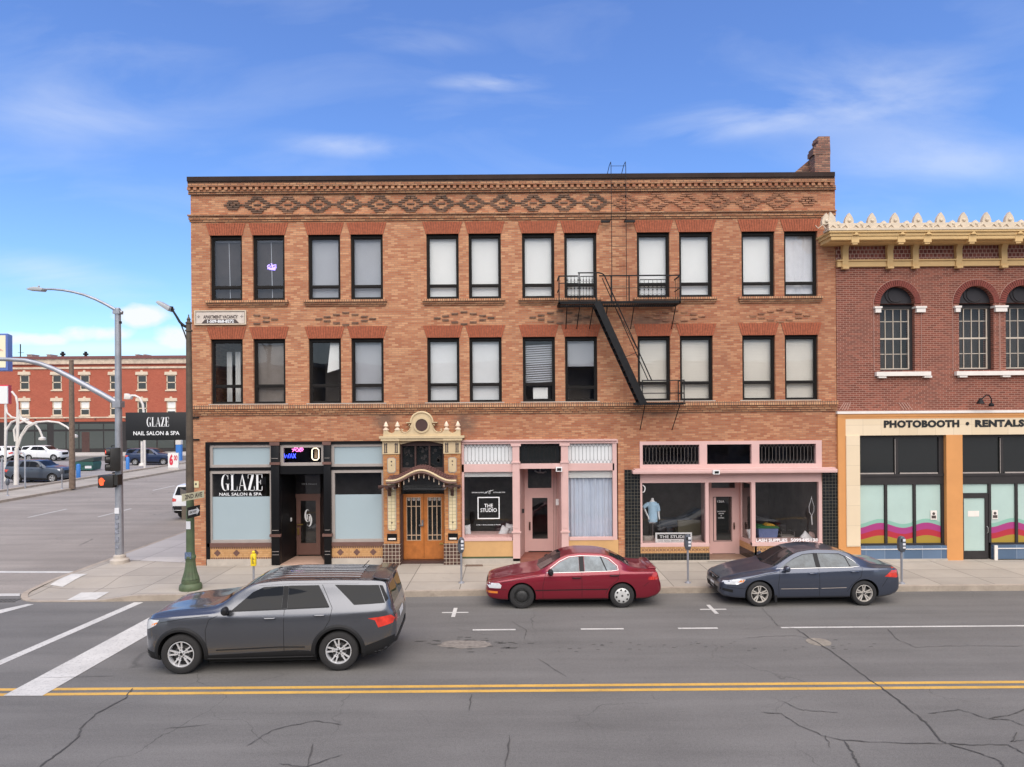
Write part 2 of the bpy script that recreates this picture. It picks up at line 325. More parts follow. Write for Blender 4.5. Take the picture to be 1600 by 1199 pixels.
asphalt('asphalt', (.147,.139,.129)); asphalt('asphalt_light', (.27,.238,.208)); asphalt('asphalt_patch', (.105,.096,.098)); asphalt('asphalt_lot', (.29,.265,.25))
def slabs(name, col, bw, bh, ms):
    brick(name, tuple(c*.90 for c in col), col, tuple(c*1.10 for c in col), tuple(c*.42 for c in col), bw=bw, bh=bh, ms=ms, offs=0, stain=.45, lv=.14, bump=.3, stainc=tuple(c*.6 for c in col))
    nt = M[name].node_tree; g = [q for q in nt.nodes if q.type == 'NEW_GEOMETRY'][0]; c = [q for q in nt.nodes if q.type == 'COMBXYZ'][0]
    s = [q for q in nt.nodes if q.type == 'SEPXYZ'][0]; nt.links.new(s.outputs[0], c.inputs[0]); nt.links.new(s.outputs[1], c.inputs[1])
slabs('pavement', (.37,.328,.275), 1.52, 1.06, .014); slabs('pavement_pale', (.47,.44,.41), 1.6, 1.6, .012)
mat('kerb', (.36,.30,.24), .9, var=.18, vs=2.2, bump=.4, bs=30, dirt=.5, dcol=(.13,.11,.09)); mat('crack_line', (.07,.065,.06), .95, var=.2, vs=20)
def paint(name, col, wear):
    m = bpy.data.materials.new(name); m.use_nodes = True; nt = m.node_tree; n = nt.nodes; l = nt.links; P = n['Principled BSDF']; P.inputs['Roughness'].default_value = .75
    g = n.new('ShaderNodeNewGeometry'); a = n.new('ShaderNodeTexNoise'); a.inputs['Scale'].default_value = 16; a.inputs['Detail'].default_value = 9; a.inputs['Roughness'].default_value = .75; l.new(g.outputs['Position'], a.inputs['Vector'])
    r = n.new('ShaderNodeMapRange'); r.inputs[1].default_value = .52; r.inputs[2].default_value = .66; r.inputs[4].default_value = wear; l.new(a.outputs['Fac'], r.inputs[0])
    b = n.new('ShaderNodeTexNoise'); b.inputs['Scale'].default_value = 1.7; b.inputs['Detail'].default_value = 5; l.new(g.outputs['Position'], b.inputs['Vector'])
    r2 = n.new('ShaderNodeMapRange'); r2.inputs[1].default_value = .3; r2.inputs[2].default_value = .7; r2.inputs[3].default_value = .85; r2.inputs[4].default_value = 1.08; l.new(b.outputs['Fac'], r2.inputs[0])
    mu = n.new('ShaderNodeMixRGB'); mu.blend_type = 'MULTIPLY'; mu.inputs[0].default_value = 1; mu.inputs[1].default_value = (*col, 1); l.new(r2.outputs[0], mu.inputs[2])
    mx = n.new('ShaderNodeMixRGB'); l.new(r.outputs[0], mx.inputs[0]); l.new(mu.outputs[0], mx.inputs[1]); mx.inputs[2].default_value = (.15,.138,.135, 1); l.new(mx.outputs[0], P.inputs['Base Color']); M[name] = m
paint('white_marking', (.56,.54,.50), .6); paint('yellow_marking', (.62,.36,.075), .5)
XWK = -14.05          # west kerb of the corner pavement
b = MB(); b.face([(-700,-300,0),(700,-300,0),(700,900,0),(-700,900,0)]); b.struct('ground', 'asphalt')
# cross street surface, paler
b = MB(); b.face([(-30.4,19.6,.004),(XWK+.3,19.6,.004),(XWK+.3,85,.004),(-30.4,85,.004)]); b.struct('side_road', 'asphalt_light')
def ky(x):            # front kerb line
    return 18.80+min(1, max(0, (x+11)/14))*.42
# corner pavement with a lowered ramp zone
outline = []; cxr, cyr, rr = XWK+1.0, 18.80+1.0, 1.0
def kz(x, y):         # pavement height: lowered at the ramp
    d = sqrt((x+12.5)**2+(y-19.2)**2); t = min(1, max(0, (d-.95)/1.25)); return .012+.138*t*t*(3-2*t)
kerb = [(60, ky(60))]; x = 30.0
while x > cxr+.2: kerb.append((x, ky(x))); x -= .5
for k in range(13):
    a = -pi/2-k*(pi/2)/12; kerb.append((cxr+rr*cos(a), cyr+rr*sin(a)))
y = cyr+.4
while y < 62: kerb.append((XWK, y)); y += .5 if y < 30 else 4
b = MB(); nsub = 10
inner = []
for (x, y) in kerb: inner.append((x+.16, y) if x <= XWK+.01 else ((x, y+.16) if x > cxr else (cxr+(x-cxr)*(rr-.16)/rr, cyr+(y-cyr)*(rr-.16)/rr)))
for k in range(len(kerb)-1):
    (x0,y0),(x1,y1) = kerb[k], kerb[k+1]; (u0,v0),(u1,v1) = inner[k], inner[k+1]; z0, z1 = kz(x0,y0)+.004, kz(x1,y1)+.004
    b.face([(x0,y0,0),(x1,y1,0),(x1,y1,z1),(x0,y0,z0)]); b.face([(x0,y0,z0),(x1,y1,z1),(u1,v1,z1),(u0,v0,z0)])
b.struct('kerb', 'kerb', recalc=False)
b = MB()
def grid(x0, x1, y0, y1, st, inside=None):
    nx, ny = max(1, round((x1-x0)/st)), max(1, round((y1-y0)/st))
    for i in range(nx):
        for j in range(ny):
            q = [(x0+(x1-x0)*a/nx, y0+(y1-y0)*c/ny) for a, c in ((i,j),(i+1,j),(i+1,j+1),(i,j+1))]
            if inside:
                q = [inside(*p) for p in q]
            b.face([(p[0], p[1], kz(*p)) for p in q], smooth=True)
def clampc(x, y):
    if x < cxr and y < cyr:
        d = sqrt((x-cxr)**2+(y-cyr)**2)
        if d > rr-.08: return (cxr+(x-cxr)*(rr-.08)/d, cyr+(y-cyr)*(rr-.08)/d)
    return (x, y)
grid(XWK+.1, cxr, 18.85, cyr, .2, clampc); grid(cxr, -8, 18.95, 22.8, .25); grid(XWK+.15, cxr, cyr, 24, .3); grid(cxr, -10.5, 22.8, 24, .3)
b.face([(XWK+.15,24,.15),(-10.4,24,.15),(-10.4,62,.15),(XWK+.15,62,.15)]); b.face([(-8,18.95,.15),(4,19.37,.15),(4,23.2,.15),(-8,23.2,.15)]); b.face([(4,19.37,.15),(60,19.37,.15),(60,23.2,.15),(4,23.2,.15)])
sw = b.struct('pavement', ['pavement'])
b = MB(); b.face([(XWK+.15,23.6,.156),(-10.6,22.9,.156),(-10.6,60,.156),(XWK+.15,60,.156)]); b.struct('pale_pavement', 'pavement_pale')
# ramp plates and joints
def gpoly(pts, dz=.006, z=0.0):
    q = [G(px, py, z) for px, py in pts]; return [(p.x, p.y, (kz(p.x, p.y) if z else 0)+dz) for p in q]
b = MB()
for q in ([(78,916.5),(98,917),(137,902),(112,902)], [(104,938.3),(150,937.3),(171,925.3),(127,926.2)]):
    c_ = [G(px, py, .06 if py < 920 else .02) for px, py in q]
    def bl(u, v): p = c_[0].lerp(c_[1], u).lerp(c_[3].lerp(c_[2], u), v); return (p.x, p.y, kz(p.x, p.y)+.012)
    for i in range(8):
        for j in range(8): b.face([bl(i/8,j/8), bl((i+1)/8,j/8), bl((i+1)/8,(j+1)/8), bl(i/8,(j+1)/8)])
b.struct('ramp_plate', mat('ramp_white', (.56,.54,.50), .8, var=.12, dirt=.2))
b = MB()
def ribbon(b, pts, w_, z=.005, jit=.0, seed=1, sub=6):
    rnd = random.Random(seed); P = [G(px, py) for px, py in pts]; path = []
    for a, c in zip(P, P[1:]):
        for k in range(sub):
            t = k/sub; q = a.lerp(c, t); path.append(Vector((q.x+rnd.uniform(-jit, jit), q.y+rnd.uniform(-jit, jit), z)))
    path.append(Vector((P[-1].x, P[-1].y, z)))
    L_ = []
    for k, p in enumerate(path):
        t = (path[min(k+1, len(path)-1)]-path[max(k-1, 0)]).normalized(); nn = Vector((-t.y, t.x, 0)); ww = w_*rnd.uniform(.5, 1.4)*.5 if jit else w_*.5
        if jit and k in (0, len(path)-1): ww = .002
        L_.append((p+nn*ww, p-nn*ww))
    for (a, c), (d, e) in zip(L_, L_[1:]): b.face([a, c, e, d])
# ------- markings
b = MB(); b.face([(-700,12.50,.004),(700,12.50,.004),(700,12.615,.004),(-700,12.615,.004)])
xw = G(70,1086).x
b = MB()
for y0 in (12.505, 12.735): b.face([(G(12,1082).x-20,y0,.004),(60,y0,.004),(60,y0+.115,.004),(G(12,1082).x-20,y0+.115,.004)])
b.struct('yellow_line', 'yellow_marking')
b = MB(); u_ = 16.1/F
for a, c in ((-64,3),(105,172),(257,319),(418,1100)): b.face([(a*u_,16.06,.004),(c*u_,16.06,.004),(c*u_,16.15,.004),(a*u_,16.15,.004)])
for px, py in ((710,957.5),(1113,952.5)):
    p = G(px, py); b.face([(p.x-.32,p.y-.04,.004),(p.x+.36,p.y-.04,.004),(p.x+.36,p.y+.04,.004),(p.x-.32,p.y+.04,.004)]); b.face([(p.x-.05,p.y-.40,.008),(p.x+.05,p.y-.40,.008),(p.x+.05,p.y+.40,.008),(p.x-.05,p.y+.40,.008)])
b.face(gpoly([(5,1088),(66,1088),(250,982),(240,962)], .0085)); b.face(gpoly([(-40,1057),(-40,1049.5),(210,941.5),(224,941.5)], .004)); b.face(gpoly([(-30,967),(-30,959.5),(43,944.2),(53,944.8)], .004))
b.face(gpoly([(-300,895),(-300,892),(122,893.3),(116,896)], .009)); b.face(gpoly([(-300,935),(-300,930.5),(31,928),(31,932)], .009))
for xx in (-24.5, -20.95):
    for y0 in (34.5, 46.5, 58.5, 70.5): b.face([(xx-.06,y0,.009),(xx+.06,y0,.009),(xx+.06,y0+3,.009),(xx-.06,y0+3,.009)])
b.struct('white_markings', 'white_marking')
# ------- cracks, patch, covers
b = MB()
CR = [([(208,1076),(195,1092),(150,1116),(127,1137),(122,1152),(98,1172),(60,1201)], .035), ([(1244,983),(1265,998),(1298,1018),(1318,1033),(1358,1062),(1392,1086),(1425,1112),(1450,1133),(1470,1158),(1480,1163)], .035),
      ([(1480,1163),(1520,1165),(1575,1164),(1602,1180)], .03), ([(1480,1163),(1530,1178),(1562,1190),(1570,1201)], .03), ([(1222,1096),(1252,1110),(1275,1112),(1310,1114)], .02), ([(1190,1114),(1222,1116),(1250,1135),(1290,1152),(1318,1158),(1400,1162),(1480,1163)], .025),
      ([(1290,1150),(1298,1170)], .02), ([(1318,1158),(1330,1175),(1336,1188),(1345,1201)], .04), ([(1450,1116),(1500,1110),(1545,1124),(1580,1118),(1602,1108)], .025), ([(1545,1124),(1580,1126),(1602,1136)], .025), ([(1590,1145),(1580,1160),(1602,1158)], .02),
      ([(1165,998),(1200,995),(1244,994),(1262,998)], .018), ([(1385,983),(1402,1000),(1430,1012),(1500,1010),(1602,1010)], .018), ([(1190,950),(1204,965),(1215,978),(1244,983)], .015), ([(384,1167),(425,1142),(490,1127),(535,1134)], .02), ([(490,1163),(480,1199)], .025), ([(435,1195),(480,1199),(535,1180)], .02),
      ([(736,1086),(733,1112)], .025), ([(797,1150),(790,1201)], .035), ([(256,1140),(330,1132)], .015), ([(60,1060),(180,1057)], .015), ([(800,972),(822,985),(820,1000)], .015), ([(840,1030),(885,1058)], .012)]
for i, (p, w_) in enumerate(CR): ribbon(b, p, w_*.72, .0125, .018, i+3)
b.struct('road_cracks', 'crack_line')
b = MB(); q = G(728,1007); n = 22; rnd = random.Random(4)
b.face([(q.x+cos(2*pi*k/n)*.62*rnd.uniform(.8,1.1), q.y+sin(2*pi*k/n)*.28*rnd.uniform(.8,1.1), .004) for k in range(n)]); b.struct('road_patch', mat('patch_tan', (.21,.185,.16), .9, var=.3, vs=9))
b = MB(); 
for i in range(26):
    a = rnd.uniform(0, 2*pi); xx, yy = q.x+cos(a)*rnd.uniform(.6,1.3), q.y+sin(a)*rnd.uniform(.25,.5); s_ = rnd.uniform(.02,.07); b.face([(xx-s_*1.8,yy-s_*.4,.005),(xx+s_*1.3,yy-s_*.5,.005),(xx+s_*2,yy+s_*.4,.005),(xx-s_,yy+s_*.5,.005)])
for i in range(60):
    xx, yy = rnd.uniform(-1, 8), rnd.choice((14.7, 14.9, 15.1))+rnd.gauss(0,.12); s_ = rnd.uniform(.008,.03); b.face([(xx-s_*1.8,yy-s_*.5,.005),(xx+s_*1.3,yy-s_*.5,.005),(xx+s_*2,yy+s_*.4,.005),(xx-s_,yy+s_*.5,.005)])
b.struct('road_pits', 'crack_line')
b = MB(); q = G(1279,1003.5); b.lathe([(.26,.0),(.26,.007)], (q.x, q.y, .0), 24); b.struct('manhole_cover', mat('cover_tan', (.24,.21,.17), .8, var=.25, vs=8))
b = MB(); b.face(gpoly([(60,901.5),(-60,901),(-60,906),(40,906)], .004)) if False else None
b = MB(); q = G(8, 937); k = q.x-1.2
while k < q.x+.45: b.box(k, k+.07, q.y-.26, q.y+.02, .0, .006); k += .12
b.box(q.x-1.2, q.x+.5, q.y-.30, q.y-.27, 0, .006); b.box(q.x-1.2, q.x+.5, q.y+.03, q.y+.06, 0, .006)
b.struct('drain_grate', 'crack_line')
q = G(740,884,.15); b = MB(); rnd = random.Random(2); b.face([(q.x-.3,q.y-.13,.157),(q.x+.32,q.y-.12,.157),(q.x+.28,q.y+.13,.157),(q.x-.25,q.y+.12,.157)]); b.struct('pavement_patch', mat('patch_brown', (.14,.09,.065), .95, var=.5, vs=14))
# block across the cross street: pavement, kerbs, lot
b = MB(); b.box(-33.6, -30.5, 12, 76, -.2, .15); b.face([(-36,76,.004),(-30.5,76,.004),(-30.5,80,.004),(-36,80,.004)]); b.struct('far_pavement', 'pavement')
b = MB(); b.box(-30.5, -30.3, 12, 76, -.2, .155); b.box(-33.9, -33.6, 30, 76, -.2, .28); b.struct('far_kerb', 'kerb')
b = MB(); b.face([(-130,19,.008),(-33.9,19,.008),(-33.9,77,.008),(-130,77,.008)]); b.struct('parking_lot', 'asphalt_lot')
b = MB(); b.box(-140, 40, DF-6.5 if 'DF' in globals() else 86.5, 93.2, -.2, .15); b.struct('back_pavement', 'pavement_pale')
b = MB(); b.box(-30.3, XWK+30, 72, 78, -.2, .14); b.struct('median_pavement', 'pavement_pale') if False else None
# ---------------------------------------------------------------- palette
brick('tan_brick', (.38,.132,.060), (.455,.192,.092), (.58,.295,.150), (.32,.195,.13), stain=.30, lv=.12)
brick('belt_brick', (.33,.13,.06), (.44,.20,.095), (.54,.29,.15), (.14,.085,.06), bh=.0645, ms=.011, stain=.4, lv=.2)
brick('soldier_brick', (.45,.19,.09), (.52,.26,.13), (.60,.34,.18), (.13,.08,.06), bw=.2, bh=.075, swap=True, offs=0, ms=.012, stain=.5)
brick('lintel_brick', (.31,.078,.038), (.35,.092,.045), (.39,.115,.058), (.24,.10,.065), bw=.5, bh=.066, swap=True, offs=0, ms=.008, stain=.25, lv=.15, stainc=(.45,.3,.24))
brick('dark_diamond_brick', (.10,.065,.045), (.16,.09,.06), (.24,.13,.08), (.1,.07,.05), ms=.003, stain=.3)
brick('faded_diamond_brick', (.22,.10,.06), (.34,.15,.08), (.42,.2,.11), (.1,.07,.05), ms=.003, stain=.3)
brick('red_brick', (.15,.040,.024), (.20,.054,.032), (.27,.078,.046), (.37,.215,.16), bh=.0655, bw=.205, ms=.0085, stain=.15, lv=.12)
brick('red_soldier', (.17,.036,.027), (.22,.05,.036), (.27,.07,.05), (.42,.24,.19), bw=.0655, bh=.13, ms=.0075, stain=.15, lv=.12)
brick('far_brick', (.34,.075,.04), (.38,.09,.048), (.42,.11,.06), (.36,.12,.08), stain=.1, lv=.1)
brick('chimney_brick', (.16,.08,.06), (.27,.11,.075), (.42,.22,.14), (.14,.1,.08), stain=.6, stainc=(.05,.04,.035), ms=.012)
brick('portal_brick', (.40,.14,.045), (.50,.21,.07), (.56,.27,.10), (.33,.2,.12), bw=.2, bh=.07, stain=.25)
brick('black_tile', (.006,.008,.009), (.009,.011,.013), (.015,.018,.02), (.13,.115,.085), bw=.107, bh=.107, ms=.005, offs=0, rough=.18, stain=0, lv=0, bump=.2)
brick('brown_tile', (.045,.022,.018), (.07,.035,.028), (.10,.05,.04), (.50,.42,.33), bw=.118, bh=.118, ms=.008, offs=0, rough=.25, stain=0, lv=0, bump=.2)
brick('ochre_tile', (.50,.27,.11), (.56,.31,.13), (.60,.35,.16), (.33,.17,.07), bw=.066, bh=.066, ms=.004, offs=0, rough=.4, stain=.1, lv=.1)
brick('blue_tile', (.075,.125,.20), (.09,.145,.23), (.11,.17,.26), (.3,.35,.42), bw=.62, bh=.55, ms=.006, offs=0, rough=.35, stain=.2, lv=.12, bump=.2, stainc=(.22,.2,.2))
brick('cream_panel', (.70,.56,.38), (.72,.58,.40), (.74,.60,.42), (.52,.41,.28), bw=.597, bh=.66, ms=.005, offs=0, rough=.55, stain=.1, lv=.06, bump=.2, stainc=(.5,.38,.25))
brick('cream_tile', (.66,.55,.33), (.70,.59,.37), (.74,.63,.41), (.26,.22,.13), bw=.118, bh=.112, ms=.006, offs=0, rough=.35, stain=.05, lv=.08, bump=.2)
mat('coping', (.036,.022,.018), .7, spec=.15, var=.25, vs=1.2, dirt=.4)
mat('black_frame', (.016,.014,.013), .6, spec=.15, var=.2, vs=8)
mat('gloss_black', (.007,.007,.008), .38, spec=.2)
mat('white_blind', (.76,.765,.735), .7, var=.03, vs=.8)
mat('warm_blind', (.68,.64,.56), .8, var=.05, vs=1)
mat('grey_blind_sky', (.36,.375,.40), .7, var=.05, vs=1)
mat('pale_blind', (.68,.70,.70), .7, var=.06, vs=1)
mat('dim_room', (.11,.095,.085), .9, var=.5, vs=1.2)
mat('dark_film', (.05,.043,.04), .9, var=.3, vs=1); mat('brown_sheet', (.20,.175,.155), .9, var=.25, vs=1); mat('lintel_red', (.33,.088,.040), .85, var=.28, vs=14); mat('lintel_joint', (.22,.10,.065), .9)
mat('room_wall', (.22,.19,.165), .9, var=.2, vs=1)
mat('taupe', (.36,.315,.285), .55, var=.08, vs=2, dirt=.15)
mat('brown_sill', (.14,.07,.055), .5, var=.15, vs=4)
mat('frosted', (.36,.44,.47), .2, var=.02, vs=.8, spec=.6)
mat('concrete', (.44,.39,.335), .9, var=.14, vs=1.6, bump=.3, bs=40, dirt=.25, dcol=(.2,.17,.14))
mat('pink', (.64,.415,.38), .55, var=.05, vs=2, dirt=.12, dcol=(.5,.3,.27))
mat('ochre_panel', (.56,.33,.14), .6, var=.1, vs=1.6, dirt=.25, dcol=(.4,.22,.1))
mat('cream', (.58,.45,.27), .55, var=.08, vs=3, dirt=.12, dcol=(.45,.33,.2))
mat('pale_finial', (.74,.58,.44), .5, var=.08, vs=6)
mat('portal_brown', (.065,.03,.024), .5, var=.15, vs=5)
mat('canopy_red', (.17,.06,.055), .55, var=.3, vs=9)
mat('orange_wood', (.44,.145,.030), .4, var=.22, vs=3.5, dirt=.2, dcol=(.33,.1,.02))
mat('muntin', (.52,.36,.24), .5)
mat('door_brown', (.15,.075,.058), .45, var=.08)
mat('floor_tile', (.50,.33,.25), .5, var=.08, vs=6)
mat('brass', (.6,.42,.13), .3, metal=1); mat('steel', (.6,.6,.6), .3, metal=1)
mat('white_paint', (.78,.78,.77), .5, var=.04, vs=3); mat('letter_white', (.82,.82,.82), .5)
mat('letter_black', (.01,.01,.01), .4); mat('letter_dark', (.07,.05,.045), .6)
mat('iron', (.012,.012,.013), .55, spec=.2, var=.3, vs=10, bump=.15, bs=30)
mat('neon_pink', (.8,.3,.6), .5, emit=(1,.22,.62), es=1.6); mat('neon_blue', (.1,.1,.8), .5, emit=(.04,.07,1), es=3.0)
mat('neon_violet', (.5,.4,.9), .5, emit=(.35,.25,1), es=.9); mat('neon_white', (.9,.85,.7), .5, emit=(1,.86,.62), es=1.3)
mat('cloth_blue', (.40,.60,.76), .8, var=.06, vs=6); mat('cloth_white', (.72,.72,.73), .8, var=.05, vs=6)
mat('curtain', (.60,.66,.76), .75, var=.05, vs=2)
mat('orange_stucco', (.62,.28,.09), .65, var=.06, vs=1.5, dirt=.15, dcol=(.5,.22,.08))
mat('charcoal', (.035,.031,.031), .5, spec=.25, var=.1, vs=4)
mat('stone_yellow', (.64,.42,.18), .6, var=.07, vs=2.5, dirt=.12, dcol=(.5,.36,.18)); mat('stone_cream', (.63,.52,.39), .65, var=.08, vs=4, dirt=.2, dcol=(.5,.4,.3), bump=.4, bs=14)
mat('stone_white', (.76,.70,.64), .6, var=.06, vs=4)
mat('grey_fan', (.035,.033,.037), .6, spec=.2, var=.1)
mat('pane_dark', (.018,.02,.02), .04, spec=.9); mat('mint_film', (.44,.57,.52), .12, var=.05, vs=1.2, spec=.6)
mat('wave_mint', (.24,.45,.36), .3); mat('wave_magenta', (.36,.045,.19), .3); mat('wave_red', (.42,.03,.045), .3); mat('wave_gold', (.36,.24,.035), .3)
glass('window_glass', refl=.8, trans=.98); glass('dull_glass', refl=.5, trans=.95); glass('shop_glass', refl=1.0, trans=.95)
def bay_tone(m, x, zlo, zhi, soot):    # the right-hand bay and the repaired band are laid in a browner brick
    nt = m.node_tree; n = nt.nodes; l = nt.links; P = n['Principled BSDF']; src = P.inputs['Base Color'].links[0].from_socket; sp = [q for q in n if q.type == 'SEPXYZ'][0]
    def mth(op, a, b):
        q = n.new('ShaderNodeMath'); q.operation = op
        for i, v in enumerate((a, b)):
            if isinstance(v, (int, float)): q.inputs[i].default_value = v
            else: l.new(v, q.inputs[i])
        return q.outputs[0]
    rt = mth('MULTIPLY', mth('GREATER_THAN', sp.outputs[0], x), .75); bd = mth('MULTIPLY', mth('MULTIPLY', mth('GREATER_THAN', sp.outputs[2], zlo), mth('LESS_THAN', sp.outputs[2], zhi)), .6)
    tot = None; nz = n.new('ShaderNodeTexNoise'); nz.inputs['Scale'].default_value = 3.2; nz.inputs['Detail'].default_value = 8; nz.inputs['Roughness'].default_value = .75; l.new(sp.inputs[0].links[0].from_socket, nz.inputs['Vector'])
    for cx_, cz_, rx, rz in soot:
        e_ = mth('EXPONENT', mth('MULTIPLY', mth('ADD', mth('POWER', mth('DIVIDE', mth('SUBTRACT', sp.outputs[0], cx_), rx), 2.0), mth('POWER', mth('DIVIDE', mth('SUBTRACT', sp.outputs[2], cz_), rz), 2.0)), -1.0), 0); tot = e_ if tot is None else mth('MAXIMUM', tot, e_)
    ss = n.new('ShaderNodeMapRange'); ss.inputs[1].default_value = .16; ss.inputs[2].default_value = .5; ss.inputs[4].default_value = .75; l.new(mth('MULTIPLY', tot, nz.outputs['Fac']), ss.inputs[0])
    m0 = n.new('ShaderNodeMixRGB'); l.new(ss.outputs[0], m0.inputs[0]); l.new(src, m0.inputs[1]); m0.inputs[2].default_value = (.13, .085, .062, 1); src = m0.outputs[0]
    mx = n.new('ShaderNodeMixRGB'); mx.blend_type = 'MULTIPLY'; l.new(mth('MAXIMUM', rt, bd), mx.inputs[0]); l.new(src, mx.inputs[1]); mx.inputs[2].default_value = (.86, .80, .80, 1); l.new(mx.outputs[0], P.inputs['Base Color'])
D0 = 22.55; SC = D0/F
def FX(u): return u*SC
def FZ(v): return H-v*SC
def fx(px, py=760): return W(px, py, D0).x
def fz(px, py): return W(px, py, D0).z
# ================================================================ MAIN BUILDING
XL, XR = fx(299, 470), fx(1306, 470)
bay_tone(M['tan_brick'], fx(974, 600), fz(800, 690), fz(800, 648), [(fx(px, py), fz(px, py), rx, rz) for px, py, rx, rz in ((905,502,1.1,.5),(1015,504,1.3,.4),(1030,640,1.5,.3),(600,655,.5,.5),(725,662,.5,.45),(380,634,1.6,.12),(560,634,1.8,.12),(700,632,1.8,.1),(330,790,.3,.8))])
ZG = .15; ZTOP = H+372.5*(D0-.2)/F
main = thing('brick_apartment_building', (XL, D0, 0), 'three storey tan brick block with diamond brick frieze, twelve window bays and ground floor shops', 'building')
WU = [(-470,-420),(-403.5,-353.5),(-317,-266.5),(-250.5,-200),(-132,-81.5),(-66,-15.5),(17.5,68),(83.5,134),(197,248),(263,314.5),(360.5,412),(427,479)]
T3, B3, T2, B2 = -280, -178, -118, -15.5
holes = []
for a, b in WU:
    holes.append((FX(a), FX(b), FZ(B3), FZ(T3))); holes.append((FX(a), FX(b), FZ(B2), FZ(T2)))
sal = (fx(322,780), fx(601,780), ZG, fz(460,690)); por = (fx(624,780), fx(695,780), ZG, fz(660,684)); stu = (fx(722,780), fx(966,780), ZG, fz(840,688)); las = (fx(1000,780), fx(1284,780), ZG, fz(1140,689))
holes += [(*sal, .3), (*por, .3), (*stu, .3), (*las, .3)]
b = MB(); wall_holes(b, XL, XR, ZG-.15, ZTOP-.1, holes, D0, .22)
YB = D0+28
b.box(XL, XL+.3, D0+.001, YB, 0, ZTOP-.1); b.box(XR-.3, XR, D0+.001, YB, 0, ZTOP-.1); b.box(XL+.3, XR-.3, YB-.3, YB, 0, ZTOP-.1)
b.build('wall', 'tan_brick', main)
MB().box(XL+.3, XR-.3, D0+.3, YB-.3, ZTOP-.9, ZTOP-.7).build('roof', 'coping', main)
# floors behind the windows
b = MB()
for z in (FZ(B3)-.5, FZ(B2)-.55, FZ(B2)-.85): b.box(XL+.3, XR-.3, D0+.3, YB-.3, z, z+.15)
b.build('floor_slab', 'room_wall', main)
b = MB(); b.box(XL+.3, XR-.3, D0+5.2, D0+5.4, ZG, ZTOP-.9)
for u in (-335, -166, 0, 165, 337): b.box(FX(u), FX(u)+.1, D0+.3, D0+5.2, FZ(B2)-.4, ZTOP-.9)
b.build('partition_wall', 'room_wall', main)
# cornice and belts
CP = lambda v: H-v*(D0-.2)/F
b = MB(); b.box(XL-.03, XR-.09, D0-.2, D0+.5, CP(-365.5), CP(-372.5)); b.box(XL-.02, XR-.1, D0-.18, D0, CP(-363.4), CP(-365.5)); b.build('coping', 'coping', main)
b = MB(); b.box(XL-.02, XR-.08, D0-.165, D0, CP(-357.5), CP(-363.4)); b.box(XL-.02, XR-.04, D0-.07, D0, FZ(-350), CP(-357.5)); b.box(XL-.03, XR-.02, D0-.10, D0, FZ(-346.5), FZ(-350))
b.box(XL-.05, XR, D0-.07, D0, FZ(-343.5), FZ(-346.5)); x = XL-.05
while x < XR-.1: b.box(x, x+.105, D0-.145, D0-.06, CP(-352.5), CP(-357.6), 1); x += .203
b.build('cornice', ['belt_brick', 'tan_brick'], main)
b = MB(); b.box(XL-.07, XR, D0-.10, D0, FZ(-309.5), FZ(-312)); b.box(XL-.05, XR, D0-.06, D0, FZ(-304.5), FZ(-308.5)); b.box(XL-.03, XR, D0-.03, D0, FZ(-301), FZ(-304.5)); b.build('frieze_belt', 'belt_brick', main)
b = MB(); b.box(XL-.06, XR, D0-.13, D0, FZ(-9), FZ(-15)); b.build('window_belt', 'soldier_brick', main)
b = MB(); b.box(XL-.05, XR, D0-.09, D0, FZ(-5.5), FZ(-9)); b.box(XL-.03, XR, D0-.06, D0, FZ(-2), FZ(-5.5)); b.box(XL-.01, XR, D0-.03, D0, FZ(1.5), FZ(-2)); b.build('belt_course', 'belt_brick', main)
b = MB()
for i in range(0, 12, 2):
    a, c = FX(WU[i][0]), FX(WU[i+1][1]); b.box(a-.08, c+.08, D0-.012, D0+.2, FZ(B2), FZ(B2)+.03)
b.build('stone_sill', 'concrete', main)
# frieze diamonds
bd, bf = MB(), MB(); h = .0645
def dia(mb, uc, vc, n, core=True):
    xc, zc = FX(uc), FZ(vc)
    for r in range(-n, n+1):
        k = n-abs(r); w_ = .20
        xo = k*.098
        if k == 0: mb.box(xc-.16, xc+.16, D0-.035, D0, zc+r*h-.024, zc+r*h+.024)
        else:
            for s in (-1, 1): mb.box(xc+s*xo-w_*.55, xc+s*xo+w_*.55, D0-.035, D0, zc+r*h-.024, zc+r*h+.024)
    if core: mb.box(xc-.12, xc+.12, D0-.035, D0, zc-.024, zc+.024)
VC = -327.5
for i in range(18):
    u = -395.3+i*47.9; tgt = bd if i < 12 else bf
    dia(tgt, u, VC, 4)
    if i < 17: tgt.box(FX(u+23.9)-.17, FX(u+23.9)+.17, D0-.03, D0, FZ(VC)-.022, FZ(VC)+.022)
dia(bd, -433, VC, 2); dia(bf, 465, VC, 2)
bd.build('diamond_frieze', 'dark_diamond_brick', main); bf.build('diamond_frieze', 'faded_diamond_brick', main)
bd, bf = MB(), MB()
for i in range(6):
    uc = (WU[2*i][0]+WU[2*i+1][1])/2
    for dx, dz in [(0,9.4),(14.5,6.5),(29,3.2),(42,0),(29,-3.2),(14.5,-6.5),(0,-9.4),(-14.5,-6.5),(-29,-3.2),(-42,0),(-29,3.2),(-14.5,6.5)]:
        xc, zc = FX(uc+dx), FZ(-148.5-dz)
        if i == 0 and dx < 10: continue
        (bd if i < 4 else bf).box(xc-.11, xc+.11, D0-.03, D0, zc-.026, zc+.026)
bd.build('brick_pattern', 'dark_diamond_brick', main); bf.build('brick_pattern', 'faded_diamond_brick', main)
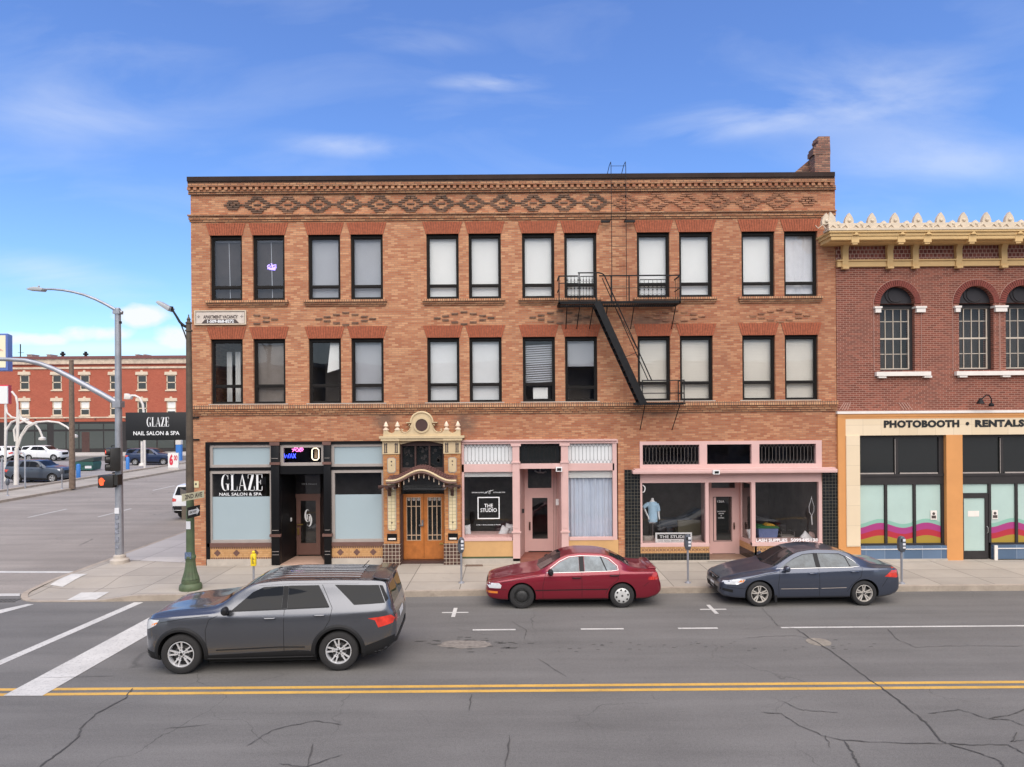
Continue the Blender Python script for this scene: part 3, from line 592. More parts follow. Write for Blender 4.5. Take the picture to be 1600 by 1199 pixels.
# windows
def fold_blind(b_, x0, x1, z0, z1, y, m=0, n=9, amp=.02):
    for k in range(n):
        a0 = x0+(x1-x0)*k/n; a1 = x0+(x1-x0)*(k+1)/n
        b_.face([(a0, y+amp*(k % 2), z0), (a1, y+amp*((k+1) % 2), z0), (a1, y+amp*((k+1) % 2), z1), (a0, y+amp*(k % 2), z1)], m)
CONT3 = ['dark_film','dark_film','grey','grey','white','white','white','white','white','white','white','sheet']
CONT2 = ['room','film','tornblind','grey','pale','pale','slats','halfgrey','warm','warm','warm','warm']
def make_window(x0, x1, z0, z1, kind, split):
    y0 = D0+.10
    b = MB(); b.frame(x0, x1, z0, z1, .065, y0, y0+.1, tt=.10, tb=.07); zr = z0+(z1-z0)*split; b.box(x0+.065, x1-.065, y0+.01, y0+.09, zr-.022, zr+.022)
    b.frame(x0+.065, x1-.065, zr+.022, z1-.10, .03, y0+.03, y0+.08); b.frame(x0+.065, x1-.065, z0+.07, zr-.022, .035, y0+.02, y0+.07)
    f = b.build('window', 'black_frame', main)
    MB().box(x0+.09, x1-.09, y0+.05, y0+.056, z0+.09, z1-.12).build('pane', 'window_glass', f)
    X0, X1, Z0, Z1 = x0+.04, x1-.04, z0+.05, z1-.05; yb = y0+.16
    if kind in ('room', 'tornblind', 'slats', 'halfgrey'): MB().box(X0, X1, yb+1.6, yb+1.62, Z0, Z1).build('backdrop', 'brown_sheet', f)  # paler sheet added to lift panes whose room stays unlit
    if kind == 'white': MB().box(X0, X1, yb, yb+.01, Z0, Z1).build('blind', 'white_blind', f)
    elif kind == 'sheet':
        q = MB(); n = 14; random.seed(4)
        of = [random.uniform(0, .07) for _ in range(n+1)]
        for k in range(n):
            a0 = X0+(X1-X0)*k/n; a1 = X0+(X1-X0)*(k+1)/n
            q.face([(a0, yb+of[k]*1.2, Z0), (a1, yb+of[k+1]*1.2, Z0), (a1, yb+of[(k+3) % n]*.3, Z1), (a0, yb+of[(k+2) % n]*.3, Z1)], smooth=True)
        q.build('curtain', 'cloth_white', f)
    elif kind == 'white2': MB().box(X0, X1, yb, yb+.01, Z0, Z1).build('blind', 'grey_blind_sky', f)
    elif kind == 'pale': MB().box(X0, X1, yb, yb+.01, Z0, Z1).build('blind', 'pale_blind', f)
    elif kind == 'grey': MB().box(X0, X1, yb, yb+.01, Z0, Z1).build('blind', 'grey_blind_sky', f)  # flat grey sheet painting the sky reflected in these panes
    elif kind == 'warm':
        q = MB(); z = Z0
        while z < Z1-.03: q.face([(X0,yb,z),(X1,yb,z),(X1,yb+.012,z+.05),(X0,yb+.012,z+.05)]); z += .05
        q.build('blind', 'warm_blind', f)
    elif kind == 'slats':
        q = MB(); z = Z0+.6
        while z < Z1-.2: q.face([(X0,yb,z),(X1,yb,z+.05),(X1,yb+.03,z+.10),(X0,yb+.03,z+.055)]); z += .075
        q.build('blind', 'grey_blind_sky', f)
        MB().box(X0+.3, X1-.2, yb-.03, yb-.02, Z0+.08, Z0+.45).build('paper', 'white_blind', f)
    elif kind == 'tornblind':
        MB().face([(X0+.5, yb, Z0+1.0), (X1, yb, Z0+1.15), (X1, yb, Z1), (X0+.62, yb, Z1)]).build('blind', 'white_blind', f)
    elif kind == 'halfgrey': MB().box(X0, X1, yb, yb+.01, Z0+1.15, Z1).build('blind', 'grey_blind_sky', f)  # grey upper half paints reflected sky above a roofline
    elif kind in ('dark_film', 'film'):
        MB().box(X0, X1, yb, yb+.01, Z0, Z1).build('film', 'dark_film' if kind == 'dark_film' else 'brown_sheet', f)
        q = MB(); q.box(X0+.05, X1-.05, yb-.01, yb-.004, Z0, Z0+.06); q.box(X0+.05, X1-.05, yb-.01, yb-.004, Z1-.12, Z1-.05)
        if kind == 'dark_film': q.prism([((X0+X1)/2-.01, Z1-.1), ((X0+X1)/2+.01, Z1-.1), ((X0+X1)/2+.045, Z0+.05), ((X0+X1)/2+.02, Z0+.05)], yb-.01, yb-.004)
        q.build('tape', 'grey_blind_sky', f)
    elif kind == 'room':
        q = MB()
        for k in (.25, .55, .85): q.box(X0+(X1-X0)*k-.07, X0+(X1-X0)*k+.10, yb+.5, yb+.55, Z0, Z1-.3)
        q.build('curtain', 'white_blind', f)
    return f
for i, (a, c) in enumerate(WU):
    make_window(FX(a), FX(c), FZ(B3), FZ(T3), CONT3[i], .215); make_window(FX(a), FX(c), FZ(B2), FZ(T2), CONT2[i], .285 if i != 7 else .23)
    for v in (T3, T2):
        x0, x1, z = FX(a), FX(c), FZ(v)
        q = MB(); q.prism([(x0-.015, z), (x1+.015, z), (x1+.13, z+.40), (x0-.13, z+.40)], D0-.006, D0+.1, m=1); nl = 15
        for k in range(nl):
            lo = lambda t: x0-.015+(x1-x0+.03)*t; hi = lambda t: x0-.13+(x1-x0+.26)*t; t0, t1 = k/nl+.006, (k+1)/nl-.006
            q.prism([(lo(t0), z+.002), (lo(t1), z+.002), (hi(t1), z+.398), (hi(t0), z+.398)], D0-.018, D0-.004)
        q.build('lintel', ['lintel_red', 'lintel_joint'], main)
for i in range(0, 12, 2):
    x0, x1, z = FX(WU[i][0]), FX(WU[i+1][1]), FZ(B3)
    b = MB(); b.box(x0-.13, x1+.13, D0-.12, D0+.09, z-.075, z-.005); f = b.build('window_sill', 'soldier_brick', main)
    b = MB(); b.box(x0-.11, x1+.11, D0-.08, D0, z-.14, z-.075); b.box(x0-.08, x1+.08, D0-.045, D0, z-.20, z-.14); b.build('corbel', 'belt_brick', f)
# chimney
c0, c1 = W(1273, 240, D0+.7), W(1297, 213, D0+.7)
b = MB(); zt = c1.z; b.box(c0.x, c1.x, D0+.7, D0+1.15, ZTOP-.9, zt-.45); b.box(c0.x-.05, c1.x+.004, D0+.69, D0+1.16, zt-.62, zt-.46)
for k, (dx, za, zb_) in enumerate(((-.02,.46,.36),(.06,.36,.28),(.12,.28,.16),(.10,.16,.08),(.13,.08,0))): b.box(c0.x+dx, c1.x+.004-.002*k, D0+.70+.002*k, D0+1.14, zt-za, zt-zb_)
q0, q1 = W(1273, 243, D0+1.2), W(1241, 270, D0+1.2); b.prism([(q0.x, ZTOP-.3), (q0.x, q0.z), (q1.x, q1.z), (q1.x, ZTOP-.3)], D0+1.17, D0+1.5)
b.build('chimney', 'chimney_brick', main)
# ---------------- interior shells of the shops
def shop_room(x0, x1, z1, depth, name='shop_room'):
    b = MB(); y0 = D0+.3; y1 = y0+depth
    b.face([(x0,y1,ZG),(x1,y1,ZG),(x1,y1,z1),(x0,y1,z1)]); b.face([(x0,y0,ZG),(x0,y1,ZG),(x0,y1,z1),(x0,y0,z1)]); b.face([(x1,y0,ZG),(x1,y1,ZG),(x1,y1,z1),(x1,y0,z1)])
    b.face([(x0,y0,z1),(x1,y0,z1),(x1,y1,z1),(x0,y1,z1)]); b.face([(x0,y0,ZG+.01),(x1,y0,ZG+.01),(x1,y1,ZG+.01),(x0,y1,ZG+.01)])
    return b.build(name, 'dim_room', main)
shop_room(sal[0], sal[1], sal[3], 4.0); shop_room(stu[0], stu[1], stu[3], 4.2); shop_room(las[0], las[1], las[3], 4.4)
def X(px, d=D0, py=780): return W(px, py, d).x
def Z(py, px=None, d=D0): return W(px if px is not None else 800, py, d).z
# ---------------- salon shop front
sf = MB(); zt = sal[3]; px0 = 460
z = lambda py: Z(py, px0)
sf.box(sal[0], sal[1], D0-.03, D0+.12, z(694.5), zt-.002); sf.box(sal[0], X(328), D0-.03, D0+.12, ZG, z(694.5)); sf.box(X(326), X(438), D0+.0, D0+.12, z(735), z(730)); sf.box(X(507), sal[1], D0, D0+.12, z(735), z(730)); sf.box(X(438), X(507), D0-.02, D0+.12, z(741), z(728))
salon = sf.build('salon_shopfront', 'gloss_black', main)
def shop_window(parent, x0, x1, z0, z1, t, fm, pane=None, y=D0, name='window_frame'):
    MB().frame(x0, x1, z0, z1, t, y+.02, y+.12).build(name, fm, parent)
    if pane: MB().box(x0+t*.8, x1-t*.8, y+.07, y+.078, z0+t*.8, z1-t*.8).build('pane', pane, parent)
shop_window(salon, X(328), X(426), z(730), z(694.5), .09, 'taupe', 'frosted'); shop_window(salon, X(518), sal[1], z(730), z(694.5), .09, 'taupe', 'frosted')
shop_window(salon, X(438.2), X(506.8), z(728), z(695), .10, 'taupe', 'shop_glass')
for a, c, zs in ((326, 426, 776), (518, 601, 774)):
    xa, xc = X(a), min(X(c), sal[1]-.002)
    shop_window(salon, xa, xc, z(848), z(735), .10, 'taupe')
    MB().box(xa+.09, xc-.09, D0+.07, D0+.078, z(zs), z(737)).build('pane', 'shop_glass', salon)
    MB().box(xa+.08, xc-.08, D0+.066, D0+.08, z(846), z(zs)).build('frosted_pane', 'frosted', salon)
    b = MB(); b.box(xa-.05, xc+.001, D0-.03, D0+.12, z(854), z(848)); b.build('sill', 'brown_sill', salon)
    xe = X(425) if a == 326 else xc
    b = MB(); b.box(xa-.04, xe, D0-.005, D0+.12, z(873), z(854)); t_ = b.build('tile_dado', 'ochre_tile', salon)
    b = MB(); k = xa
    while k < xe-.05:
        b.box(k, k+.05, D0-.011, D0-.005, z(857), z(854.7)); b.box(k, k+.05, D0-.011, D0-.005, z(872.8), z(870.5)); k += .075
    n = 3
    for j in range(n):
        cx_ = xa+.28+(xe-xa)*.30*j if a == 326 else xa+.28+(xe-xa)*.31*j
        zc = (z(872.6)+z(854.7))/2; q = .115
        b.prism([(cx_-q, zc), (cx_, zc-q), (cx_+q, zc), (cx_, zc+q)], D0-.011, D0-.005)
    b.build('dark_tile', 'brown_tile' if False else 'brown_sill', t_)
    MB().box(xa-.06, xe+.0, D0-.04, D0+.12, ZG-.02, z(873)).build('concrete_base', 'concrete', salon)
b = MB(); didone(b, X(344), X(409), z(766.8), z(740.8), D0+.062); b.build('lettering', 'letter_white', salon)
text('NAIL SALON & SPA', 'lettering', 'letter_white', salon, X(341.5), X(408), z(774.3), .095, D0+.062, bold=.012)
for a, c in ((425, 438), (507, 518)):
    b = MB(); b.box(X(a), X(c), D0-.10, D0+.14, z(882), z(694)); col = b.build('iron_column', 'gloss_black', salon, bevel=.01)
    b = MB(); b.box(X(a)-.05, X(c)+.04, D0-.13, D0+.0, z(838), z(834)); b.box(X(a)-.03, X(c)+.02, D0-.13, D0, z(726), z(722)); b.box(X(a)-.03, X(c)+.02, D0-.12, D0-.1, z(690.5), z(696)); b.build('column_band', 'brown_sill', col)
    b = MB(); 
    for zz in (861, 866, 828, 716): b.box(X(a)+.03, X(c)-.03, D0-.106, D0-.1, z(zz)-.006, z(zz)+.006)
    b.build('groove', 'taupe', col)
DR = D0+1.3
b = MB(); xa, xc = X(438), X(507); xl, xr = X(462, DR), X(501, DR)
b.prism([(xa, D0+.12), (xl, DR), (xl-.05, DR), (xa-.05, D0+.12)], ZG, z(741), 'z'); b.prism([(xc, D0+.12), (xr, DR), (xr+.05, DR), (xc+.05, D0+.12)], ZG, z(741), 'z'); b.box(xa, xc, D0+.12, DR, z(741)-.02, z(741)+.02)
b.box(xl, xr, DR, DR+.06, W(480, 742, DR).z, z(741)); b.build('recess_wall', 'gloss_black', salon)
MB().prism([(xa-.1, D0-.05), (xc+.1, D0-.05), (xr, DR), (xl, DR)], ZG-.02, ZG+.02, 'z').build('entry_floor', 'floor_tile', salon)
zr = lambda py: W(480, py, DR).z
b = MB(); b.box(xl, X(501, DR), DR-.02, DR+.04, zr(778), zr(772)); b.frame(X(463,DR), X(500,DR), zr(867), zr(778), .145, DR, DR+.05, tb=.40, tt=.1); dr = b.build('door', 'door_brown', salon)
MB().box(X(468,DR), X(495,DR), DR+.03, DR+.035, zr(850), zr(780)).build('door_pane', 'shop_glass', dr); MB().box(X(463,DR), X(500,DR), DR+.02, DR+.03, zr(772), zr(742)).build('transom_pane', 'shop_glass', salon)
b = MB(); xq = X(466, DR); b.box(xq-.03, xq+.03, DR-.04, DR, zr(830)-.12, zr(830)+.12); b.box(xq-.02, xq+.18, DR-.09, DR-.05, zr(820), zr(820)+.035); b.build('handle', 'brass', dr)
b = MB()
for s_, xo, zo in ((1, 480, 806), (-1, 483, 813)):
    n = 14; cx_, cz = X(xo, DR), zr(zo)
    for k in range(n):
        a0 = R(50)+k*R(260)/n; a1 = a0+R(260)/n
        b.face([(cx_+s_*.10*cos(a0), DR-.004, cz+s_*.22*sin(a0)), (cx_+s_*.10*cos(a1), DR-.004, cz+s_*.22*sin(a1)), (cx_+s_*(.02+.06*cos(a1)), DR-.004, cz+s_*.2*sin(a1)), (cx_+s_*(.02+.06*cos(a0)), DR-.004, cz+s_*.2*sin(a0))])
    b.box(cx_+s_*.05, cx_+s_*.09, DR-.008, DR-.004, cz-s_*.2, cz-s_*.02)
b.build('monogram', 'letter_white', dr)
text('102 S. Howard', 'lettering', 'letter_white', salon, X(472, DR), X(495, DR), zr(757.5), .05, DR-.01, bold=.01)
MB().box(X(453, D0+.9), X(456, D0+.9), D0+.85, D0+.9, 1.3+.15, 1.42+.15).build('switch_box', 'white_paint', salon)
# neon signs behind the transom
yn = D0+.35
def neon(name, pts, m, r, label, cat='neon sign'):
    b = MB()
    for p in pts: b.tube([W(q[0], q[1], yn) for q in p], r, 6)
    return b.top(name, m, label, cat)
neon('neon_sign', [[(457,698),(462,697),(459,701),(465,699)],[(457,706),(460,703),(464,706),(469,702)],[(464,700),(468,698),(469,703),(472,699),(474,703)],[(456,702),(461,703),(465,701),(470,706),(472,703)],[(467,706),(470,700),(473,705)]], 'neon_pink', .013, 'bright pink script neon sign glowing in the window over the salon door')
neon('neon_sign', [[(444,709),(446,716),(448,711),(450,716),(452,709)],[(453,716),(455,709),(457,716)],[(458,709),(462,716)],[(462,709),(458,716)]], 'neon_blue', .011, 'blue neon sign reading WAX, lower left in the salon transom')
b = MB(); x0, x1, z0, z1 = W(487.5,700,yn).x, W(498,700,yn).x, W(490,719,yn).z, W(490,700.5,yn).z; q = .06
b.tube([(x0+q,yn,z0),(x1-q,yn,z0),(x1,yn,z0+q),(x1,yn,z1-q),(x1-q,yn,z1),(x0+q,yn,z1),(x0,yn,z1-q),(x0,yn,z0+q),(x0+q,yn,z0)], .018, 6)
b.top('neon_sign', 'neon_white', 'warm white framed light sign at the right of the salon transom', 'neon sign')
ns_ = [o for o in bpy.data.objects if o.name.startswith('neon_sign')][-1]; LOC[ns_.name] = Vector((0,0,0)); MB().box(x0+.08, x1-.05, yn+.002, yn+.01, z0+.05, z1-.05).build('backing', mat('tan_glow', (.7,.5,.3), .6), ns_)
yn = D0+.24
neon('neon_sign', [[(418,416),(421,414),(423,417),(419,419),(418,416)],[(418,420),(431,420)],[(424,412),(427,420),(430,417)],[(424,416),(431,414),(431,419)],[(421,421),(430,422)]], 'neon_violet', .022, 'small violet neon sign in the second upper window from the left')
# ---------------- ornate portal
mat('lead', (.10,.10,.10), .5); mat('lead_pale', (.22,.20,.18), .5)
PX = 660; z = lambda py: Z(py, PX)
b = MB()
for a, c in ((600.5, 625), (695, 720)):
    b.box(X(a), X(c), D0-.14, D0+.28, z(848), z(709))
portal = b.build('entrance_portal', 'portal_brick', main)
b = MB()
for a, c in ((600.5, 625), (695, 720)):
    b.box(X(a)-.02, X(c)+.02, D0-.17, D0-.0, z(709), z(688))
b.box(X(595.5), X(727), D0-.30, D0, z(684.5), z(681)); b.box(X(598), X(724), D0-.25, D0, z(688.5), z(684.5))
b.box(X(598), X(627), D0-.28, D0, z(688.4), z(684.6)); b.box(X(694), X(724), D0-.28, D0, z(688.4), z(684.6))
# parapet with swept curves up to the round gable
def U(p): return (X(p[0]), z(p[1]))
out_ = [(601,681),(602,672),(607.5,671.5),(609,675),(614,677),(618,675),(620,671.5),(626,671.5),(630,676),(636,676),(641,672),(644,666),(645,660)]
n = 16
for k in range(n+1):
    a_ = pi-k*pi/n; out_.append((661+15.5*cos(a_), 660-14*sin(a_)))
out_ += [(678,666),(681,672),(686,676),(692,676),(696,671.5),(702,671.5),(704,675),(708,677),(713,675),(715,671.5),(720.5,672),(721,681)]
b.prism([U(p) for p in out_], D0-.20, D0-.02)
# rim of the gable
pts = [(661+16.8*cos(pi-k*pi/n), 659.5-15.2*sin(pi-k*pi/n)) for k in range(n+1)]
pts = [(644,661)]+pts+[(678,661)]
b.tube([(X(p[0]), D0-.20, z(p[1])) for p in pts], .035, 8)
for s_ in (-1, 1):
    b.box(X(661+s_*17), X(661+s_*24), D0-.24, D0, z(661), z(659.8))
    b.tube([(X(661+s_*q[0]), D0-.20, z(q[1])) for q in [(18,663),(20,664.5),(18.5,667),(17.5,664.5),(17,668),(19,672),(23,675.5),(28,675.5),(31,673),(31,670.5),(28.5,671.5)]], .02, 6)
rc = (X(661), z(664.3))
for rr0, rr1, yy in ((.205, .26, D0-.235),):
    nn = 24
    for k in range(nn):
        a0, a1 = 2*pi*k/nn, 2*pi*(k+1)/nn
        b.prism([(rc[0]+rr0*cos(a0), rc[1]+rr0*sin(a0)), (rc[0]+rr1*cos(a0), rc[1]+rr1*sin(a0)), (rc[0]+rr1*cos(a1), rc[1]+rr1*sin(a1)), (rc[0]+rr0*cos(a1), rc[1]+rr0*sin(a1))], yy, D0-.2)
arch = [(626.5,694.5)]+[(626.5+68*t_/12, 694.5-5.6*sin(pi*t_/12)) for t_ in range(13)]+[(694.5,694.5),(694.5,688.4),(626.5,688.4)]
b.prism([U(p) for p in arch], D0-.10, D0+.1)
b.build('cream_cornice', 'cream', portal)
MB().lathe([(.2, D0-.205), (.2, D0-.215)], (rc[0], 0, rc[1]), 24, axis='y').build('round_plaque', 'portal_brown', portal)
for px in (605, 622.8, 699, 716.8):
    b = MB(); zz = z(671.8); b.lathe([(.10,0),(.10,.03),(.06,.05),(.035,.085),(.075,.11),(.085,.14),(.06,.17),(.065,.18),(.04,.23),(.012,.28)], (X(px), D0-.12, zz), 14); b.build('finial', 'pale_finial', portal)
b = MB()
for px in (603.3, 606, 619.8, 622.5, 698, 700.8, 714, 716.8):
    b.box(X(px)-.018, X(px)+.018, D0-.176, D0-.17, z(706), z(692)); b.box(X(px)-.03, X(px)+.03, D0-.178, D0-.17, z(707), z(706)); b.box(X(px)-.026, X(px)+.026, D0-.178, D0-.17, z(695), z(693.6))
b.build('slot_ornament', 'letter_dark', portal)
def pill(b, x0, x1, z0, z1, y0, y1, q=.05):
    b.prism([(x0+q,z0),(x1-q,z0),(x1,z0+q),(x1,z1-q),(x1-q,z1),(x0+q,z1),(x0,z1-q),(x0,z0+q)], y0, y1)
for a, c in ((607.7, 619.2), (702.3, 713.5)):
    b = MB(); pill(b, X(a)-.02, X(c)+.02, z(737.5)-.02, z(715.5)+.02, D0-.15, D0-.14); pill(b, X(a)-.02, X(c)+.02, z(827)-.02, z(755)+.02, D0-.15, D0-.14); b.build('panel_edge', 'taupe', portal)
    b = MB(); pill(b, X(a), X(c), z(737.5), z(715.5), D0-.16, D0-.15); b.build('cream_panel', 'cream', portal)
    b = MB(); pill(b, X(a), X(c), z(827), z(755), D0-.16, D0-.15); b.build('cream_panel', 'cream_tile', portal)
    b = MB(); xm = (X(a)+X(c))/2
    for py, q in ((720.5, .032), (726.2, .024), (815.5, .032)): b.prism([(xm-q, z(py)), (xm, z(py)-q), (xm+q, z(py)), (xm, z(py)+q)], D0-.166, D0-.16)
    b.build('panel_motif', 'letter_dark', portal)
    b = MB(); b.box(X(a)-.04, X(c)+.04, D0-.16, D0-.14, z(843.5), z(832.8)); pq = b.build('number_plaque', 'gloss_black', portal)
    b = MB(); b.box(X(a), X(c), D0-.165, D0-.16, z(842), z(839.3)); b.build('number_strip', 'stone_white', pq)
b = MB()
for a, c in ((600.5, 625), (695, 720)): b.box(X(a)-.03, X(c)+.03, D0-.18, D0+.28, ZG-.01, z(848))
b.build('tile_plinth', 'brown_tile', portal)
# upper arched window
b = MB(); yw = D0+.10
b.box(X(626), X(694.5), yw+.04, yw+.05, z(752), z(689)); b.build('dark_glass', 'pane_dark', portal)
b = MB()
for px in (626, 648, 670, 692): b.box(X(px), X(px+2.5), yw-.06, yw+.04, z(752), z(690))
b.box(X(626), X(694.5), yw-.05, yw+.04, z(697), z(688.5)); b.box(X(626), X(694.5), yw-.05, yw+.04, z(745), z(731)); fr = b.build('window_frame', 'portal_brown', portal)
b = MB(); random.seed(3)
for c_ in (638, 660.5, 682.5):
    for k in range(9):
        xk, zk = X(c_)+random.uniform(-.13, .13), z(712)+random.uniform(-.3, .3); q = random.uniform(.03, .06)
        b.lathe([(q, yw+.03), (q, yw+.038)], (xk, 0, zk), 8, axis='y')
b.build('leaded_ornament', 'charcoal', fr)
# curved canopy
DCN = D0-.75
def canz(t):     # t -1..1 : ogee profile height in px
    return 752.5-16.5*(.5+.5*cos(pi*min(1, abs(t)*1.18)))
cps = [-1+2*k/28 for k in range(29)]
xo, xi_ = 53.5, 0
b = MB(); front, back = [], []
for t in cps:
    pxx = 658+t*55; front.append(W(pxx, canz(t)-1, DCN)); p = W(658+t*54, canz(t)-1, DCN); back.append(Vector((p.x*1.0, D0-.13, p.z+.12)))
for k in range(28):
    b.face([front[k], front[k+1], back[k+1], back[k]], smooth=True)
    b.face([front[k]-Vector((0,-.02,.09)), front[k+1]-Vector((0,-.02,.09)), back[k+1]-Vector((0,0,.24)), back[k]-Vector((0,0,.24))])
can = b.build('canopy', mat('canopy_brown', (.11,.048,.040), .6, var=.35, vs=9), portal)
b = MB(); b.tube(front, .035, 8); b.build('canopy_trim', 'cream', can)
b = MB(); b.tube([p-Vector((0,-.01,.07)) for p in front], .035, 8); b.build('canopy_edge', 'brown_sill', can)
b = MB(); random.seed(5)
for k in range(2, 27):
    for j in (.2, .5, .8): q = front[k].lerp(back[k], j); b.lathe([(.05,-.02),(.05,.03),(.02,.05)], tuple(q), 8)
b.build('tile_cover', 'canopy_brown', can)
b = MB()
for k in range(5, 24, 2): p = front[k]-Vector((0, -.05, .12)); b.lathe([(.007,0),(.009,-.07),(.014,-.11),(.005,-.14)][::-1], tuple(p), 8)
b.build('pendant_drop', 'pale_finial', can)
b = MB()
for px in (610.5, 707.5):
    xx = X(px)
    b.prism([(D0-.14, z(757)), (D0-.72, z(757)), (D0-.72, z(760)), (D0-.3, z(765)), (D0-.2, z(774)), (D0-.14, z(774))], xx-.05, xx+.05, 'x'); b.box(xx-.28, xx+.28, D0-.7, D0-.62, z(758), z(755)); b.box(xx-.28, xx-.2, D0-.6, D0-.14, z(761), z(757)); b.box(xx+.2, xx+.28, D0-.6, D0-.14, z(761), z(757))
b.build('bracket', 'portal_brown', can)
for px in (617.5, 696.5):
    MB().lathe([(.02,-.05),(.05,-.02),(.055,.02),(.03,.05)], (X(px), D0-.3, z(761)), 12).build('lamp_bulb', 'white_paint', can)
# transom + doors
yd = D0+.24
MB().box(X(624.5), X(695), yd, yd+.05, z(773), z(745)).build('door_transom', 'pane_dark', portal)
MB().box(X(624.5), X(628.5), D0+.02, yd+.05, ZG, z(773)).box(X(693.5), X(695), D0+.02, yd+.05, ZG, z(773)).box(X(624.5), X(695), D0+.0, yd+.05, ZG-.01, z(877)).build('door_frame', 'portal_brown', portal)
for a, c in ((628.5, 660.3), (660.8, 693.5)):
    b = MB(); x0, x1 = X(a), X(c); z0, z1 = z(876.5), z(773.5)
    g0, g1 = (X(633.2), X(656)) if a < 640 else (X(666.5), X(688.5))
    b.box(x0, g0, yd, yd+.05, z0, z1); b.box(g1, x1, yd, yd+.05, z0, z1); b.box(g0, g1, yd, yd+.05, z(778.5), z1); b.box(g0, g1, yd+.008, yd+.05, z0, z(847))
    b.box(x0+.04, x1-.04, yd-.006, yd, z(875), z(850))
    dd = b.build('door', 'orange_wood', portal)
    MB().box(g0, g1, yd+.035, yd+.04, z(847), z(778.5)).build('door_pane', 'pane_dark', dd)
    b = MB()
    for k in (1, 2): xx = g0+(g1-g0)*k/3; b.box(xx-.014, xx+.014, yd+.006, yd+.035, z(847), z(778.5))
    for py in (793, 838.5): b.box(g0, g1, yd+.004, yd+.035, z(py)-.012, z(py)+.012)
    b.frame(g0, g1, z(847), z(778.5), .018, yd+.002, yd+.035); b.build('muntin', 'muntin', dd)
    b = MB()
    for k in range(3): b.lathe([(.055, yd+.028), (.055, yd+.034)], (g0+(g1-g0)*(k+.5)/3, 0, z(782)), 10, axis='y')
    b.build('rosette', 'taupe', dd)
    if a < 640:
        b = MB(); b.box(X(657), X(660), yd-.03, yd, z(820), z(814.5)); b.box(X(653), X(660), yd-.07, yd-.03, z(823.5), z(821.5)); b.box(X(657.5), X(659.5), yd-.05, yd, z(824), z(820)); b.build('handle', 'steel', dd)
    else: MB().box(X(685), X(691), yd-.03, yd-.006, z(853), z(850.5)).build('kick_latch', 'brass', dd)
# ---------------- studio shop front (pink)
z = lambda py: Z(py, 845); xA, xB = stu[0], stu[1]
b = MB(); b.box(xA, xB, D0-.04, D0+.12, z(693.5), stu[3]-.002); b.box(xA-.02, xB-.04, D0-.1, D0+.02, z(689.5), stu[3]+.02)
b.box(xA, X(802), D0-.02, D0+.12, z(737), z(725)); b.box(X(887), X(960), D0-.02, D0+.12, z(736), z(725)); b.box(X(812), X(877), D0-.02, D0+.12, z(732.5), z(724.5))
b.box(xA, X(725.3), D0-.02, D0+.12, ZG+.35, z(693.5)); b.box(X(957.5), X(964), D0-.02, D0+.12, ZG+.35, z(693.5))
b.box(X(725.3), X(800), D0-.05, D0+.12, z(844.5), z(840)); b.box(X(889), X(957.5), D0-.05, D0+.12, z(844.5), z(840))
studio = b.build('studio_shopfront', 'pink', main)
for a, c in ((801, 812), (877, 888)):
    b = MB(); b.box(X(a), X(c), D0-.08, D0+.14, z(876), z(693)); b.box(X(a)+.05, X(c)-.05, D0-.09, D0-.08, z(825), z(735)); b.box(X(a)-.04, X(c)+.04, D0-.11, D0-.05, z(832), z(829.5)); b.box(X(a)-.03, X(c)+.03, D0-.11, D0-.05, z(723.5), z(721)); b.box(X(a)-.05, X(c)+.05, D0-.11, D0-.05, z(697), z(693)); b.build('pilaster', 'pink', studio)
def leaded(parent, x0, x1, z0, z1, y, back, n, name='leaded_transom', lm='lead'):
    o = MB().box(x0, x1, y+.07, y+.075, z0, z1).build(name, back if back else 'shop_glass', parent)
    b = MB(); w_ = (x1-x0)/n; r = .0045; q = min(.13, (z1-z0)*.2)
    for k in range(n+1):
        xx = x0+w_*k
        b.tube([(xx, y+.06, z0+q), (xx, y+.06, z1-q)], r, 4)
        if k < n:
            b.tube([(xx, y+.06, z1-q), (xx+w_/2, y+.06, z1-q*.35), (xx+w_, y+.06, z1-q)], r, 4); b.tube([(xx, y+.06, z0+q), (xx+w_/2, y+.06, z0+q*.35), (xx+w_, y+.06, z0+q)], r, 4)
            b.tube([(xx+w_/2, y+.06, z1-q*.35), (xx+w_/2-w_*.3, y+.06, z1)], r, 4); b.tube([(xx+w_/2, y+.06, z1-q*.35), (xx+w_/2+w_*.3, y+.06, z1)], r, 4)
            b.tube([(xx+w_/2, y+.06, z0+q*.35), (xx+w_/2-w_*.3, y+.06, z0)], r, 4); b.tube([(xx+w_/2, y+.06, z0+q*.35), (xx+w_/2+w_*.3, y+.06, z0)], r, 4)
    b.build('lead_came', lm, o)
leaded(studio, X(725.3), X(801), z(725), z(693.5), D0, 'pale_blind', 13); leaded(studio, X(888), X(957.5), z(725), z(693.5), D0, 'pale_blind', 12); leaded(studio, X(813.5), X(875), z(724), z(694), D0, 'pane_dark', 10, lm='charcoal')
MB().box(X(725.3), X(801), D0+.07, D0+.077, z(840), z(737)).build('pane', 'shop_glass', studio); MB().box(X(888), X(957.5), D0+.07, D0+.077, z(840), z(736)).build('pane', 'shop_glass', studio)
MB().box(X(725.3), X(801), D0+.10, D0+.12, z(745), z(737)).build('roller_blind', 'white_blind', studio); MB().box(X(888), X(957.5), D0+.10, D0+.12, z(748), z(736)).build('roller_blind', 'white_blind', studio)
MB().box(X(725.3), X(801), D0+.12, D0+.8, z(841), z(836)).build('window_shelf', 'pink', studio)
b = MB(); n = 90; x0, x1 = X(888.5), X(957)
def cy(k): return D0+.19+.028*sin(k*.75)+.02*sin(k*.31+1)+(.03 if 48 < k < 52 else 0)
